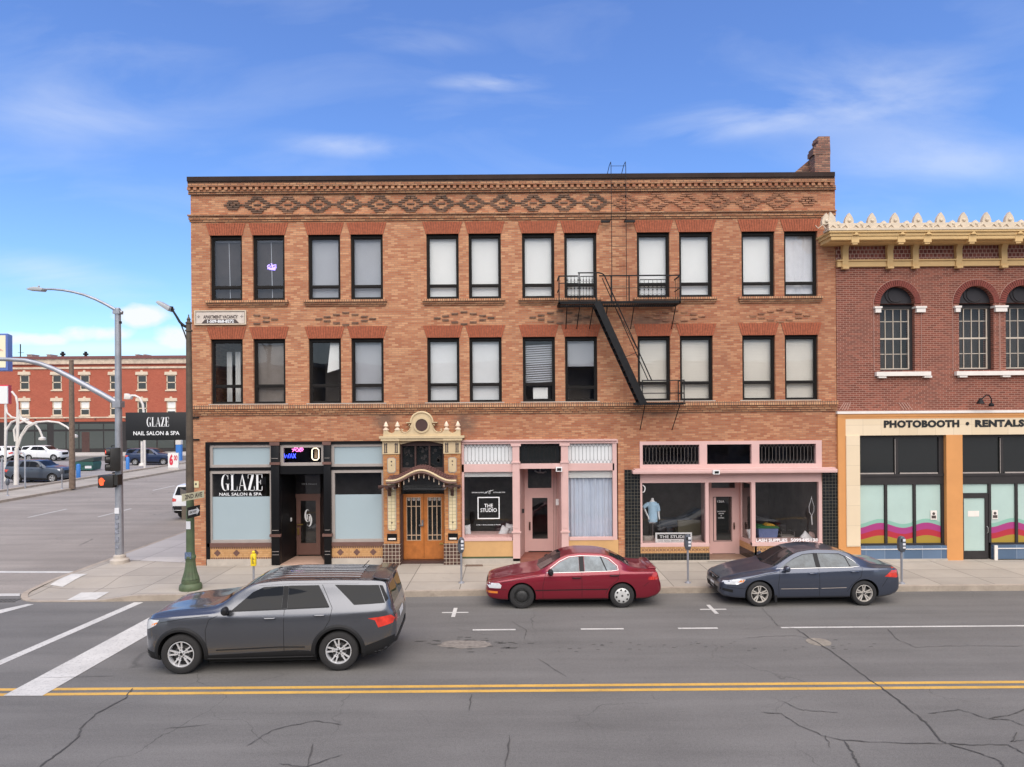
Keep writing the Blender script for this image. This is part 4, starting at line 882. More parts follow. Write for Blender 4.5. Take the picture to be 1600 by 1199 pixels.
for k in range(n):
    a0, a1 = x0+(x1-x0)*k/n, x0+(x1-x0)*(k+1)/n; b.face([(a0,cy(k),z(841)),(a1,cy(k+1),z(841)),(a1,cy(k+1),z(737)),(a0,cy(k),z(737))], smooth=True)
b.build('curtain', 'curtain', studio)
b = MB(); b.box(xA, X(802), D0-.03, D0+.1, z(869), z(844.5)); b.box(X(888), X(965.5), D0-.03, D0+.1, z(870), z(844.5)); b.build('ochre_panel', 'ochre_panel', studio)
b = MB(); b.box(xA, X(802), D0-.03, D0+.1, z(872), z(869)); b.box(X(888), X(965.5), D0-.03, D0+.1, z(873), z(870)); b.build('green_strip', mat('moss_strip', (.06,.08,.035), .8), studio)
b = MB(); b.box(xA-.02, X(812), D0-.08, D0+.1, ZG-.02, z(872)); b.box(X(888), X(966), D0-.06, D0+.1, ZG-.02, z(873)); b.build('concrete_base', 'concrete', studio)
# lettering on the glass
cx0 = X(763); yl = D0+.062
b = MB(); b.frame(X(746), X(780.5), z(811), z(776.5), .032, yl-.003, yl); b.build('logo_frame', 'letter_white', studio)
text('THE', 'lettering', 'letter_white', studio, X(756.5), X(770), z(793), .12, yl, bold=.008); text('STUDIO', 'lettering', 'letter_white', studio, X(750.5), X(776), z(800), .12, yl, bold=.008)
text('SPOKANES', 'lettering', 'letter_white', studio, X(737), X(756), z(770.3), .035, yl); text('COLLECTIV', 'lettering', 'letter_white', studio, X(771), X(789.5), z(770.3), .035, yl); text('HAIR + SKIN LASHES & MORE', 'lettering', 'letter_white', studio, X(744), X(782), z(821), .035, yl)
b = MB(); b.tube([(X(q[0]), yl, z(q[1])) for q in [(757,771),(760,768),(759,771),(763,767),(763,771),(767,765.5),(765,772)]], .008, 4); b.tube([(X(764), yl, z(767.5)), (X(771), yl, z(765.8))], .006, 4); b.build('script_logo', 'letter_white', studio)
# recess
DS = D0+1.15; zs = lambda py: W(845, py, DS).z; b = MB(); xa, xc = X(812), X(877); xl, xr = X(820, DS), X(871, DS); zt = z(732.5); zst = .28
b.prism([(xa, D0+.14), (xl, DS), (xl-.05, DS), (xa-.05, D0+.14)], ZG, zt, 'z'); b.prism([(xc, D0+.14), (xr, DS), (xr+.05, DS), (xc+.05, D0+.14)], ZG, zt, 'z'); b.box(xa, xc, D0+.12, DS, zt, zt+.03)
b.box(xl, X(825, DS), DS, DS+.06, zst, zt); b.box(X(862, DS), xr, DS, DS+.06, zst, zt); b.box(X(825,DS), X(862,DS), DS, DS+.06, zs(771), zs(763))
b.build('recess_wall', 'pink', studio)
b = MB()
for k in range(5): xx = xl+.02+k*.0; t_ = (k+1)/6; xx = xa+(xl-xa)*t_; yy = D0+.14+(DS-D0-.14)*t_; b.box(xx+.001, xx+.008, yy-.008, yy+.004, zst, zt)
for k in range(3): xx = X(864.5+k*2.4, DS); b.box(xx, xx+.01, DS-.006, DS, zst, zt)
b.build('board_groove', 'brown_sill', studio)
b = MB(); b.box(xa-.02, xc+.02, D0-.06, DS, ZG-.01, zst-.002); b.build('door_step', mat('step_red', (.22,.075,.05), .6, var=.2), studio)
b = MB(); b.frame(X(825,DS), X(862,DS), zst+.03, zs(771), .145, DS+.01, DS+.055, tb=.42, tt=.16); dr = b.build('door', 'pink', studio)
MB().box(X(830,DS), X(857,DS), DS+.03, DS+.035, zst+.3, zs(776)).build('door_pane', 'shop_glass', dr); MB().box(X(825,DS), X(862,DS), DS+.03, DS+.035, zs(763), zt).build('transom_pane', 'shop_glass', studio)
b = MB(); xq = X(827.5, DS); b.box(xq-.025, xq+.025, DS-.03, DS+.01, zs(822)-.14, zs(822)+.14); b.tube([(xq, DS-.03, zs(822)-.1), (xq, DS-.09, zs(822)-.06), (xq, DS-.09, zs(822)+.06), (xq, DS-.03, zs(822)+.1)], .012, 6); b.build('handle', mat('bronze', (.09,.05,.035), .4, metal=.6), dr)
b = MB(); b.box(X(815.5,D0+.6), X(819,D0+.6), D0+.5, D0+.55, z(810)+.1, z(803.5)+.1); b.build('keypad', 'charcoal', studio)
b = MB(); b.box(X(868,D0+.9), X(876,D0+.9), D0+.8, D0+.82, z(795), z(785)); b.build('notice', 'white_paint', studio)
b = MB(); b.box(X(868.5), X(878), D0-.22, D0-.06, z(736.5), z(729.5)); pl = b.build('lantern', 'white_paint', studio); MB().box(X(870), X(876.5), D0-.225, D0-.22, z(735.3), z(731)).build('lantern_glass', 'pane_dark', pl)
b = MB(); p = W(844, 737, D0+1.9); b.tube([p+Vector((-.2,0,.03)), p+Vector((-.08,0,-.03)), p+Vector((.1,0,-.04)), p+Vector((.22,0,0))], .03, 8); b.tube([p, p+Vector((0,0,.3))], .02, 6)
b.top('ceiling_fan', 'white_paint', 'white ceiling fan seen through the glass over the pink studio door', 'ceiling fan')
def cushion(px, py, d, w_, h_, tilt, m, label, t_=.16):
    b = MB(); n, mm = 10, 10; P = lambda i, j, s: None
    p0 = W(px, py, d); g = 'cushions on the window shelves'
    def pt(u, v, s):
        a = 1-abs(u)**3.2; c = 1-abs(v)**3.2; th = t_*.5*(a*c)**.5 if a > 0 and c > 0 else 0
        x = u*w_/2*(1-.08*(1-abs(v))); zz = v*h_/2*(1-.08*(1-abs(u)))
        q = Vector((x*cos(tilt)-zz*sin(tilt), s*th+(zz)*.22, x*sin(tilt)+zz*cos(tilt))); return p0+Vector((0,0,h_/2*cos(tilt)))+q
    for s in (-1, 1):
        for i in range(n):
            for j in range(mm):
                u0, u1 = -1+2*i/n, -1+2*(i+1)/n; v0, v1 = -1+2*j/mm, -1+2*(j+1)/mm
                b.face([pt(u0,v0,s), pt(u1,v0,s), pt(u1,v1,s), pt(u0,v1,s)], smooth=True)
    o = b.build('cushion', m, recalc=False); 
    bm = bmesh.new(); bm.from_mesh(o.data); bmesh.ops.remove_doubles(bm, verts=bm.verts, dist=.0005); bmesh.ops.recalc_face_normals(bm, faces=bm.faces); bm.to_mesh(o.data); bm.free()
    return tagp(o, label, 'cushion', g)
cushion(730.5, 838, D0+.35, .24, .38, .12, 'cloth_white', 'slim pale cushion leaning at the left corner of the studio window')
cushion(787.5, 838.5, D0+.35, .3, .36, -.45, 'cloth_white', 'pale cushion leaning right, front one of the pair in the studio window')
cushion(795.5, 838, D0+.5, .3, .42, -.2, 'cloth_white', 'pale cushion behind another at the right corner of the studio window')
# ---------------- lash shop front
z = lambda py: Z(py, 1140); xA, xB = las[0], las[1]
b = MB(); b.box(xA, xB, D0-.03, D0+.12, z(694.5), las[3]-.002); b.box(xA, xB, D0-.03, D0+.12, z(732), z(725.5)); b.box(xA, X(1004.5), D0-.03, D0+.12, z(725.5), z(694.5)); b.box(X(1093), X(1105), D0-.03, D0+.12, z(725.5), z(694.5)); b.box(X(1174.5), X(1186.5), D0-.03, D0+.12, z(725.5), z(694.5)); b.box(X(1275), xB, D0-.03, D0+.12, z(725.5), z(694.5))
b.box(xA, xB, D0-.0, D0+.12, z(754), z(732)); b.box(X(1000.5), X(1003.5), D0-.01, D0+.12, z(848), z(754)); b.box(X(1102), X(1107), D0-.02, D0+.12, z(853), z(754)); b.box(X(1174), X(1180), D0-.02, D0+.12, z(853), z(754)); b.box(X(1279), xB, D0-.02, D0+.12, z(853), z(754))
b.box(xA, X(1107.5), D0-.05, D0+.12, z(853.5), z(848.5)); b.box(X(1174), xB, D0-.05, D0+.12, z(853.5), z(848.5))
lash = b.build('lash_shopfront', 'pink', main)
b = MB(); b.box(X(987), X(1302), D0-.32, D0-.03, z(738.5), z(733)); b.box(X(990), X(1300), D0-.28, D0-.03, z(733), z(731)); b.build('ledge', 'pink', lash, bevel=.008)
leaded(lash, X(1004.5), X(1093), z(725.5), z(694.5), D0, None, 16, lm='lead_pale'); leaded(lash, X(1186.5), X(1275), z(725.5), z(694.5), D0, None, 16, lm='lead_pale'); MB().box(X(1105), X(1174.5), D0+.07, D0+.075, z(725.5), z(694.5)).build('transom_pane', 'shop_glass', lash)
MB().box(X(1003.5), X(1102), D0+.07, D0+.077, z(848.5), z(754)).build('pane', 'shop_glass', lash); MB().box(X(1180), X(1279), D0+.07, D0+.077, z(848.5), z(754)).build('pane', 'shop_glass', lash)
b = MB(); b.box(X(1003.5), X(1102), D0+.12, D0+.9, z(853), z(848.6)); b.box(X(1180), X(1279), D0+.12, D0+.9, z(853), z(848.6)); b.build('window_shelf', 'pink', lash)
DL = D0+1.15; zl = lambda py: W(1130, py, DL).z; xs0, xs1 = X(1177), X(1155, DL)
b = MB(); b.box(xA, X(1107.5), D0-.03, D0+.12, z(863.5), z(853.6)); b.box(X(1178), xB, D0-.03, D0+.12, z(863.5), z(853.6)); b.prism([(xs0, D0-.03), (xs1, DL), (xs1+.1, DL), (xs0+.1, D0-.03)], z(863.5), z(853.6), 'z'); b.build('ochre_band', 'ochre_tile', lash)
b = MB(); b.box(xA, X(1107.7), D0-.035, D0+.12, ZG+.02, z(863.6)); b.box(X(1178), xB, D0-.035, D0+.12, ZG+.02, z(863.6)); b.prism([(xs0-.005, D0-.035), (xs1-.005, DL), (xs1+.1, DL), (xs0+.1, D0-.035)], ZG+.02, z(863.6), 'z')
b.box(X(976), X(1000), D0-.03, D0+.02, ZG+.02, z(733)); b.box(X(1284.5), X(1309), D0-.03, D0+.02, ZG+.02, z(734)); b.build('black_tiling', 'black_tile', lash)
b = MB(); k = xA+.03
while k < xB-.05:
    if not (X(1107) < k < X(1178)): b.prism([(k, z(861.5)), (k+.05, z(858.5)), (k, z(855.5)), (k+.02, z(858.5))], D0-.036, D0-.03); b.prism([(k+.1, z(861.5)), (k+.05, z(858.5)), (k+.1, z(855.5)), (k+.08, z(858.5))], D0-.036, D0-.03)
    k += .118
b.build('band_motif', 'brown_sill', lash)
MB().box(xA-.6, xB+.4, D0-.06, D0+.0, ZG-.02, ZG+.06).build('concrete_base', 'concrete', lash)
# recess: splayed side window, back wall, door
b = MB(); zt = z(754); xl, xr = X(1109, DL), xs1
b.prism([(X(1107.5), D0+.12), (xl, DL), (xl-.3, DL), (X(1107.5)-.06, D0+.12)], ZG, zt, 'z'); b.box(xl, xr, D0+.12, DL, zt, zt+.03); b.box(xl, X(1112,DL), DL, DL+.06, ZG, zt); b.box(X(1149,DL), xr+.05, DL, DL+.06, ZG, zt); b.box(X(1112,DL), X(1149,DL), DL, DL+.06, zl(770), zl(763))
def side(t0, t1, z0, z1, th=.05, off=0):
    p = lambda t: (xs0+(xs1-xs0)*t+off, D0+.0+(DL-D0)*t); a0, a1 = p(t0), p(t1); b.prism([a0, a1, (a1[0]+th, a1[1]), (a0[0]+th, a0[1])], z0, z1, 'z')
side(.0, 1, z(853.5), z(848)); side(0, .12, z(848), zt); side(.88, 1, z(848), zt); side(0, 1, zt-.08, zt)
b.build('recess_wall', 'pink', lash)
b = MB(); side(.12, .88, z(848), zt-.08, .006, .02); b.build('side_pane', 'shop_glass', lash)
b = MB(); b.frame(X(1112,DL), X(1149,DL), ZG+.03, zl(770), .15, DL+.0, DL+.05, tb=.45, tt=.14); dr = b.build('door', 'pink', lash)
MB().box(X(1115,DL), X(1145,DL), DL+.03, DL+.035, ZG+.4, zl(774)).build('door_pane', 'pane_dark', dr); MB().box(X(1112,DL), X(1149,DL), DL+.03, DL+.035, zl(763), zt).build('transom_pane', 'shop_glass', lash)
b = MB(); b.frame(X(1114,DL), X(1143.5,DL), ZG+.45, zl(776.5), .02, DL-.004, DL); b.build('pane_bead', 'black_frame', dr)
for i, (t_, wd) in enumerate((('THE STUDIO', 13), ('SALON', 8), ('&', 2), ('LASHES', 9))):
    c_ = X(1127, DL); text(t_, 'lettering', 'letter_white', dr, c_-wd*.0112, c_+wd*.0112, zl(800.5+i*3.3), .04, DL+.025)
text('126A', 'lettering', 'letter_white', dr, X(1121.5,DL), X(1132,DL), zl(785.5), .07, DL+.025)
b = MB(); xq = X(1146.5, DL); b.box(xq-.02, xq+.02, DL-.03, DL, zl(822)-.12, zl(822)+.12); b.tube([(xq, DL-.03, zl(822)-.1), (xq, DL-.09, zl(822)), (xq, DL-.03, zl(822)+.1)], .012, 6); b.build('handle', 'bronze', dr)
b = MB(); b.box(X(1109), X(1119), D0-.42, D0-.32, z(739.5), z(733)); pl = b.build('floodlight', 'white_paint', lash); MB().box(X(1111), X(1117.5), D0-.425, D0-.42, z(738.2), z(734.5)).build('lens', 'pane_dark', pl)
MB().prism([(X(1104), D0-.06), (X(1180), D0-.06), (xr, DL), (xl, DL)], ZG-.02, ZG+.015, 'z').build('entry_floor', mat('entry_brown', (.26,.17,.12), .6, var=.15), lash)
text('LASH SUPPLIES', 'lettering', 'letter_white', lash, X(1182), X(1231), z(847.8), .10, D0+.062, bold=.03); text('5099445138', 'lettering', 'letter_white', lash, X(1236), X(1279), z(847.8), .10, D0+.062, bold=.03)
b = MB(); cc = W(1004, 764, D0+.06)
for k in range(10):
    a0, a1 = -pi/2+pi*k/10, -pi/2+pi*(k+1)/10; b.face([(cc.x+.07*cos(a0), D0+.06, cc.z+.1*sin(a0)), (cc.x+.10*cos(a0), D0+.06, cc.z+.13*sin(a0)), (cc.x+.10*cos(a1), D0+.06, cc.z+.13*sin(a1)), (cc.x+.07*cos(a1), D0+.06, cc.z+.1*sin(a1))])
b.build('window_logo', 'letter_white', lash)
# things in the window
tb = W(1048, 834, D0+.25)
ys = D0+.14; b = MB(); b.frame(X(1025), X(1082.5), z(848.4), z(833), .05, ys, ys+.03); b.box(X(1026.5), X(1081), ys+.01, ys+.02, z(848), z(834)); sg = b.top('shop_sign', 'white_paint', 'framed white and black sign reading THE STUDIO in the left pink window', 'sign')
LOC[sg.name] = Vector((0,0,0)); MB().box(X(1028), X(1080), ys+.0, ys+.008, z(843), z(835.5)).build('black_band', 'letter_black', sg)
text('THE STUDIO', 'lettering', 'letter_white', sg, X(1031.5), X(1077), z(841.5), .09, ys-.003, bold=.015); text('HAIR NAILS BROWS & LASHES', 'lettering', 'letter_dark', sg, X(1029), X(1080), z(847.2), .05, ys-.003)
# mannequin torso
ym = D0+.42; mq = thing('mannequin', tuple(W(1018, 848, ym)), 'white headless mannequin in a light blue tunic behind the left pink window', 'mannequin')
def P(px, py, dy=0): return W(px, py, ym+dy)
def ell(b, pts, n=16, m=0):      # pts: (px, py, halfwidth px, depth m)
    rings = []
    for px, py, hw, dp in pts:
        c = P(px, py); r = hw*ym/F; rings.append([(c.x+r*cos(2*pi*j/n), c.y+dp*sin(2*pi*j/n), c.z) for j in range(n)])
    for a, c in zip(rings, rings[1:]):
        for j in range(n): b.face([a[j], a[(j+1)%n], c[(j+1)%n], c[j]], m, True)
    b.face(rings[0][::-1], m); b.face(rings[-1], m)
b = MB(); ell(b, [(1019.5,778.5,1.8,.03),(1019.5,781.5,2.1,.04),(1019.5,784,4.5,.06),(1019,787,7.8,.08)]); ell(b, [(1021.5,815,3,.06),(1021,817.5,2.8,.06)]); ell(b, [(1017,815,3,.06),(1016.5,817.5,2.6,.05)])
b.tube([P(1012,789), P(1006,793), P(1009.5,801), P(1013,808,-.1), P(1014,812,-.14)], [.04,.035,.03,.025,.018], 8); b.tube([P(1027,790), P(1029,799), P(1029.5,806,-.04), P(1030.5,812,-.06)], [.04,.035,.028,.018], 8); b.build('body', 'white_paint', mq)
b = MB(); ell(b, [(1019.5,783.8,3.5,.06),(1019.5,785,7,.09),(1019.5,790,8.2,.12),(1019.8,797,7,.12),(1020,804,7,.12),(1020,811,7.6,.125),(1020,815.5,7.2,.12)]); b.tube([P(1013.5,787.5), P(1009,790), P(1005.5,793.5)], [.075,.07,.065], 10); b.tube([P(1026,788), P(1028.3,793), P(1029,798.5)], [.07,.065,.06], 10); b.build('tunic', 'cloth_blue', mq)
b = MB(); b.tube([P(1020,817), P(1020,848)], .012, 6); b.build('stand', 'steel', mq)
cushion(1013, 847, D0+.55, .42, .22, 0, 'taupe', 'flat grey cushion at the foot of the mannequin'); cushion(1088, 847, D0+.6, .42, .22, .1, 'taupe', 'grey cushion right of the framed sign in the left pink window')
mat('olive_chair', (.13,.12,.08), .8); mat('navy_pad', (.05,.065,.085), .7); mat('tub_blue', (.14,.19,.36), .35, var=.15)
b = MB(); b.box(X(1058,D0+1.2), X(1094,D0+1.2), D0+1.1, D0+1.25, z(848), z(821)); b.box(X(1058,D0+1.2), X(1094,D0+1.2), D0+1.25, D0+1.8, z(845), z(838)); b.top('armchair', 'olive_chair', 'olive upholstered chair back behind the framed studio sign', 'chair', bevel=.03)
b = MB(); d_ = D0+1.9; p = [W(q[0], q[1], d_) for q in ((1030,812),(1062,812),(1092,795),(1100,800),(1070,818),(1030,824))]; b.prism([(q.x, q.z) for q in p], d_, d_+.6); b.box(p[0].x+.3, p[0].x+.5, d_+.1, d_+.5, ZG, p[5].z); b.box(p[2].x-.5, p[2].x-.3, d_+.1, d_+.5, ZG, p[5].z); b.top('treatment_bed', 'navy_pad', 'dark padded treatment bed with its back raised, deep in the left pink window', 'bed', bevel=.03)
d_ = D0+.9; zf = .6
b = MB(); x0, x1 = X(1186,d_), X(1216,d_); b.prism([(x0,W(1200,846,d_).z),(x1-.06,W(1200,846,d_).z),(x1,W(1200,826,d_).z),(x0-.02,W(1200,826,d_).z)], d_, d_+.4); b.top('storage_tub', 'tub_blue', 'translucent blue storage tub in the right pink window', 'storage tub')
b = MB(); x0, x1 = X(1183,d_), X(1218,d_); zz = W(1200,826,d_).z; b.prism([(x0,zz+.005),(x1,zz+.005),(x1-.05,zz+.07),(x0+.1,zz+.09)], d_-.02, d_+.42); b.top('garment_pile', mat('green_cloth', (.03,.14,.05), .9), 'green folded cloth on the blue storage tub', 'cloth')
b = MB(); x0, x1 = X(1196,d_), X(1214,d_); b.prism([(x0,zz+.092),(x1-.05,zz+.078),(x1-.1,zz+.13),(x0+.1,zz+.16)], d_+.02, d_+.3); b.top('garment_pile', mat('gold_cloth', (.5,.28,.03), .9), 'yellow folded cloth on top of the green one in the right pink window', 'cloth')
ch = thing('office_chair', tuple(W(1228, 846, D0+1.3)), 'grey low backed chair beside the blue tub in the right pink window', 'chair'); d_ = D0+1.3
b = MB(); b.box(X(1219,d_), X(1234,d_), d_+.3, d_+.36, Z(836,1228,d_), Z(822,1228,d_)); b.build('backrest', 'charcoal', ch, bevel=.02)
b = MB(); b.box(X(1218,d_), X(1240,d_), d_-.1, d_+.3, Z(840,1228,d_), Z(837,1228,d_)); b.build('seat', 'taupe', ch)
b = MB()
for q in (1219, 1239): b.tube([(X(q,d_), d_-.1, Z(839,1228,d_)), (X(q,d_), d_-.1, Z(831,1228,d_)), (X(q,d_), d_+.28, Z(830,1228,d_))], .015, 6); b.tube([(X(q,d_), d_-.1, Z(840,1228,d_)), (X(q,d_), d_-.1, ZG)], .015, 6)
b.build('leg', 'steel', ch)
cushion(1262, 847, D0+.4, .5, .30, -.75, 'cloth_white', 'white striped cushion tilted over in the right pink window'); cushion(1272, 847, D0+.6, .42, .32, -.3, mat('blush', (.62,.42,.38), .8), 'blush pink cushion in the right corner of the right pink window')
cushion(1172, 842, D0+.9, .2, .34, .2, 'cloth_white', 'white cushion behind the slanted side pane beside the pink door')
b = MB(); d_ = D0+.3
for s_ in (-1, 1): b.tube([W(1268,778,d_), W(1268+s_*4,792,d_), W(1268+s_*3.5,800,d_), W(1268,806,d_)], .01, 5)
b.tube([W(1268,776,d_), W(1268,778,d_)], .01, 5); b.tube([W(1268,806,d_), W(1269,820,d_)], .022, 6)
b.top('macrame_hanger', 'cloth_white', 'white macrame hanger hanging in the right pink window', 'plant hanger')
# ================================================================ fire escape
fe = thing('fire_escape', (FX(150), D0, FZ(-165)), 'black iron fire escape with two balconies and a steep stair on the tan brick front', 'fire escape')
yf = D0-.85; T = lambda px, py, d=yf: W(px, py, d)
yb_ = D0-.06
def rail(b, pts, r=.016): b.tube(pts, r, 6)
xa, xb = T(873,475).x, T(1064,470).x; zp = T(965,472).z
b = MB(); b.box(xa, xb, yf, yf+.05, zp-.05, zp+.03); b.box(xa, xb, yb_-.05, yb_, zp-.05, zp+.03); b.box(xa, xa+.05, yf, yb_, zp-.05, zp+.03); b.box(xb-.05, xb, yf, yb_, zp-.05, zp+.03)
k = xa
while k < xb: b.box(k, k+.025, yf, yb_, zp-.03, zp); k += .075
b.build('upper_platform', 'iron', fe)
zt = T(965,431).z; b = MB(); g0, g1 = T(903,430).x, T(936,430).x; zh = T(920,425.5).z
b.box(xa, g0, yf-.01, yf+.02, zt-.02, zt+.02); b.box(g1+.0, xb, yf-.01, yf+.02, zt-.02, zt+.02); b.box(xa, g0, yf, yf+.02, zt-.24, zt-.22); b.box(g1+.3, xb, yf, yf+.015, zt-.40, zt-.385)
for s_ in (xa, xb-.03): b.box(s_, s_+.03, yf, yb_, zt-.02, zt+.02); b.box(s_, s_+.03, yf, yb_, zt-.4, zt-.38)
for px in (873.5, 905, 932, 955, 983, 1063): xx = T(px,450).x; b.box(xx-.018, xx+.018, yf-.01, yf+.025, zp, zt if px not in (905, 932) else zh)
b.tube([(g0,yf,zh-.02),(g1,yf,zh-.02),(T(941,426).x,yf,zh-.05),T(945,431)], .022, 6)
b.build('upper_railing', 'iron', fe)
b = MB()
def scroll_panel(x0, x1, z0, z1, n):
    for k in range(n+1):
        xx = x0+(x1-x0)*k/n; b.tube([(xx,yf,z0),(xx,yf,z1)], .006, 4)
        for zz in (z0+.08, (z0+z1)/2, z1-.12): b.box(xx-.018, xx+.018, yf-.01, yf+.01, zz-.018, zz+.018)
    for k in range(n):
        c = x0+(x1-x0)*(k+.5)/n; rr = (x1-x0)/n*.46
        for zc in (z0+.13, z1-.2): b.tube([(c+rr*cos(2*pi*j/10), yf, zc+rr*sin(2*pi*j/10)) for j in range(11)], .005, 4)
    b.box(x0, x1, yf-.004, yf+.012, z1-.015, z1+.01); b.box(x0, x1, yf-.004, yf+.012, z0-.01, z0+.015)
scroll_panel(T(887,450).x, T(903,450).x, zp+.06, T(900,432).z, 3); scroll_panel(T(907,450).x, T(930,450).x, zp+.06, T(910,432).z, 5); scroll_panel(T(1000,450).x, T(1040,450).x, zp+.06, T(1020,437).z, 6)
for k in range(3): yy = yf+.2+k*.22; b.tube([(xb-.015,yy,zp),(xb-.015,yy,zt)], .008, 4)
b.build('scroll_panel', 'iron', fe)
b = MB()
for px, qx in ((886,884),(906,901),(927,921),(949,945),(991,985),(1056,1049)): p0 = T(px,478); b.tube([p0, Vector((W(qx,515,D0).x, D0-.02, W(qx,514,D0).z))], .016, 6)
xa2, xb2 = T(996,632).x, T(1070,630).x; zp2 = T(1030,630).z
for px in (1009, 1064): p0 = T(px,640); p1 = T(px-9 if px < 1020 else px-14,672, D0-.02); b.tube([(p0.x, yf+.05, zp2), p1], .016, 6)
b.build('support_strut', 'iron', fe)
b = MB(); b.box(xa2-.1, xb2-.05, yf, yf+.05, zp2-.06, zp2+.02); b.box(xa2, xb2-.05, yb_-.04, yb_, zp2-.06, zp2+.02); k = xa2
while k < xb2: b.box(k, k+.025, yf, yb_, zp2-.03, zp2); k += .075
b.build('lower_platform', 'iron', fe)
z1 = T(1040,594.5).z; zm = T(1040,614.5).z; b = MB(); xl_ = T(1003,594).x
for zz in (z1, zm): b.box(xl_, xb2, yf, yf+.03, zz-.016, zz+.016); b.box(xb2-.03, xb2, yf, yb_, zz-.016, zz+.016)
for xx in (xl_, xb2-.03): b.box(xx, xx+.03, yf, yf+.03, zp2-.05, z1)
b.box(xb2-.03, xb2, yb_-.03, yb_, zp2-.05, z1); b.build('lower_railing', 'iron', fe)
p0, p1 = T(933,472), T(1006,632); d = (p1-p0); b = MB()
def stringer(y0, w_=.11, m=0):
    a = Vector((p0.x, y0, p0.z)); c = Vector((p1.x, y0, p1.z)); nrm = Vector((d.z, 0, -d.x)).normalized()*w_
    for s0 in (0,): b.prism([(a.x-nrm.x, a.z-nrm.z), (a.x+nrm.x, a.z+nrm.z), (c.x+nrm.x, c.z+nrm.z), (c.x-nrm.x, c.z-nrm.z)], y0, y0+.03)
stringer(yf-.02); stringer(yf+.5)
for k in range(1, 18): q = p0+d*(k/18); b.box(q.x-.1, q.x+.1, yf+.01, yf+.5, q.z-.012, q.z+.012)
b.build('stair', 'iron', fe)
b = MB(); b.tube([T(944,430), T(1018,594)], .02, 6); b.tube([T(956,470), T(999,552)], .01, 6); b.tube([T(973,560), T(999,549)], .01, 6); b.tube([(T(944,430).x, yf+.5, T(944,430).z), (T(1018,594).x, yf+.5, T(1018,594).z)], .016, 6)
b.build('stair_rail', 'iron', fe)
yl = D0-.42; b = MB(); q0, q1 = W(955,300,yl).x, W(978,300,yl).x; ztop = W(965,268,yl).z
for xx in (q0, q1):
    b.tube([(xx, yl, zp), (xx, yl, ztop+.15), (xx+.01, yl+.12, ztop+.35), (xx+.02, yl+.5, ztop+.38), (xx-.05, yl+.9, ztop+.0)], .011, 6)
k = zp+.25
while k < ztop+.3: b.tube([(q0, yl, k), (q1, yl, k)], .008, 5); k += .325
for px, qx in ((955, 938), (978, 991)):
    xx = W(px,342,yl).x; b.box(min(xx, W(qx,342,D0).x), max(xx, W(qx,342,D0).x), D0-.16, D0-.1, W(965,344,yl).z, W(965,340.5,yl).z)
    b.tube([(xx, yl, W(965,342,yl).z), (xx, D0-.05, W(965,342,yl).z)], .012, 5)
b.build('roof_ladder', 'iron', fe)
# ================================================================ signs on the main building
vs = thing('vacancy_sign', tuple(W(346, 508, D0)), 'weathered white banner sign APARTMENT VACANCY with a phone number on the tan brick', 'sign')
xx0, xx1, zz0, zz1 = W(305,508,D0).x, W(385.5,508,D0).x, W(346,508,D0).z, W(346,485.5,D0).z
MB().box(xx0, xx1, D0-.05, D0-.02, zz0, zz1).build('board', mat('banner', (.60,.52,.45), .7, var=.12, vs=5, dirt=.35, dcol=(.33,.26,.2)), vs)
b = MB(); b.frame(xx0, xx1, zz0, zz1, .03, D0-.07, D0-.05); b.build('sign_frame', 'stone_cream', vs); b = MB(); b.frame(xx0+.045, xx1-.045, zz0+.04, zz1-.05, .008, D0-.054, D0-.05)
xm = (xx0+xx1)/2; b.prism([(xm-.62, zz0+.05), (xm+.62, zz0+.05), (xm+.5, zz0+.18), (xm-.5, zz0+.18)], D0-.054, D0-.05)
for xs_ in (xx0+.14, xx1-.14):
    for a_ in range(4): b.prism([(xs_, (zz0+zz1)/2+.03), (xs_+.045*cos(a_*pi/2+.3), (zz0+zz1)/2+.03+.045*sin(a_*pi/2+.3)), (xs_+.045*cos(a_*pi/2-.3), (zz0+zz1)/2+.03+.045*sin(a_*pi/2-.3))], D0-.054, D0-.05)
b.build('sign_border', 'letter_dark', vs)
text('APARTMENT VACANCY', 'lettering', 'letter_dark', vs, xm-.56, xm+.58, zz0+.21, .10, D0-.056, bold=.035); text('1-509-868-8272', 'lettering', 'letter_white', vs, xm-.43, xm+.45, zz0+.07, .09, D0-.056, bold=.035)
gs = thing('salon_blade_sign', tuple(W(244, 688, D0)), 'black projecting sign GLAZE NAIL SALON & SPA beside the brick corner', 'sign')
a0, a1, zz0, zz1 = W(201,688,D0-.1).x, W(291,688,D0-.1).x, W(244,688,D0-.1).z, W(244,644.5,D0-.1).z
b = MB(); b.box(a0-.1, a1, D0-.1, D0+.2, zz0, zz1); b.build('sign_box', mat('matte_black', (.008,.008,.009), .6), gs, bevel=.01)
b = MB()
for zz in (zz0+.0, zz1-.19): b.box(a1, W(312,680,D0).x, D0-.06, D0-.02, zz-.02, zz+.03)
b.box(a1, XL, D0+.0, D0+.06, zz1-.19, zz1-.12); b.box(a1, XL, D0, D0+.06, zz0+.02, zz0+.09); b.build('bracket', 'iron', gs)
b = MB(); didone(b, W(229,667,D0-.1).x, W(264,667,D0-.1).x, W(244,667,D0-.1).z, W(244,652,D0-.1).z, D0-.103); b.build('lettering', 'letter_white', gs)
text('NAIL SALON & SPA', 'lettering', 'letter_white', gs, W(208.5,679,D0-.1).x, W(280.5,679,D0-.1).x, W(244,680,D0-.1).z, .125, D0-.104, bold=.014)
b = MB(); b.box(W(302.5,762,D0).x, W(311,762,D0).x, D0-.03, D0-.0, Z(762,306), Z(752,306)); sgn = b.top('wall_notice', mat('notice_yellow', (.62,.55,.33), .6), 'small pale notice plate on the brick corner above the street sign', 'sign')
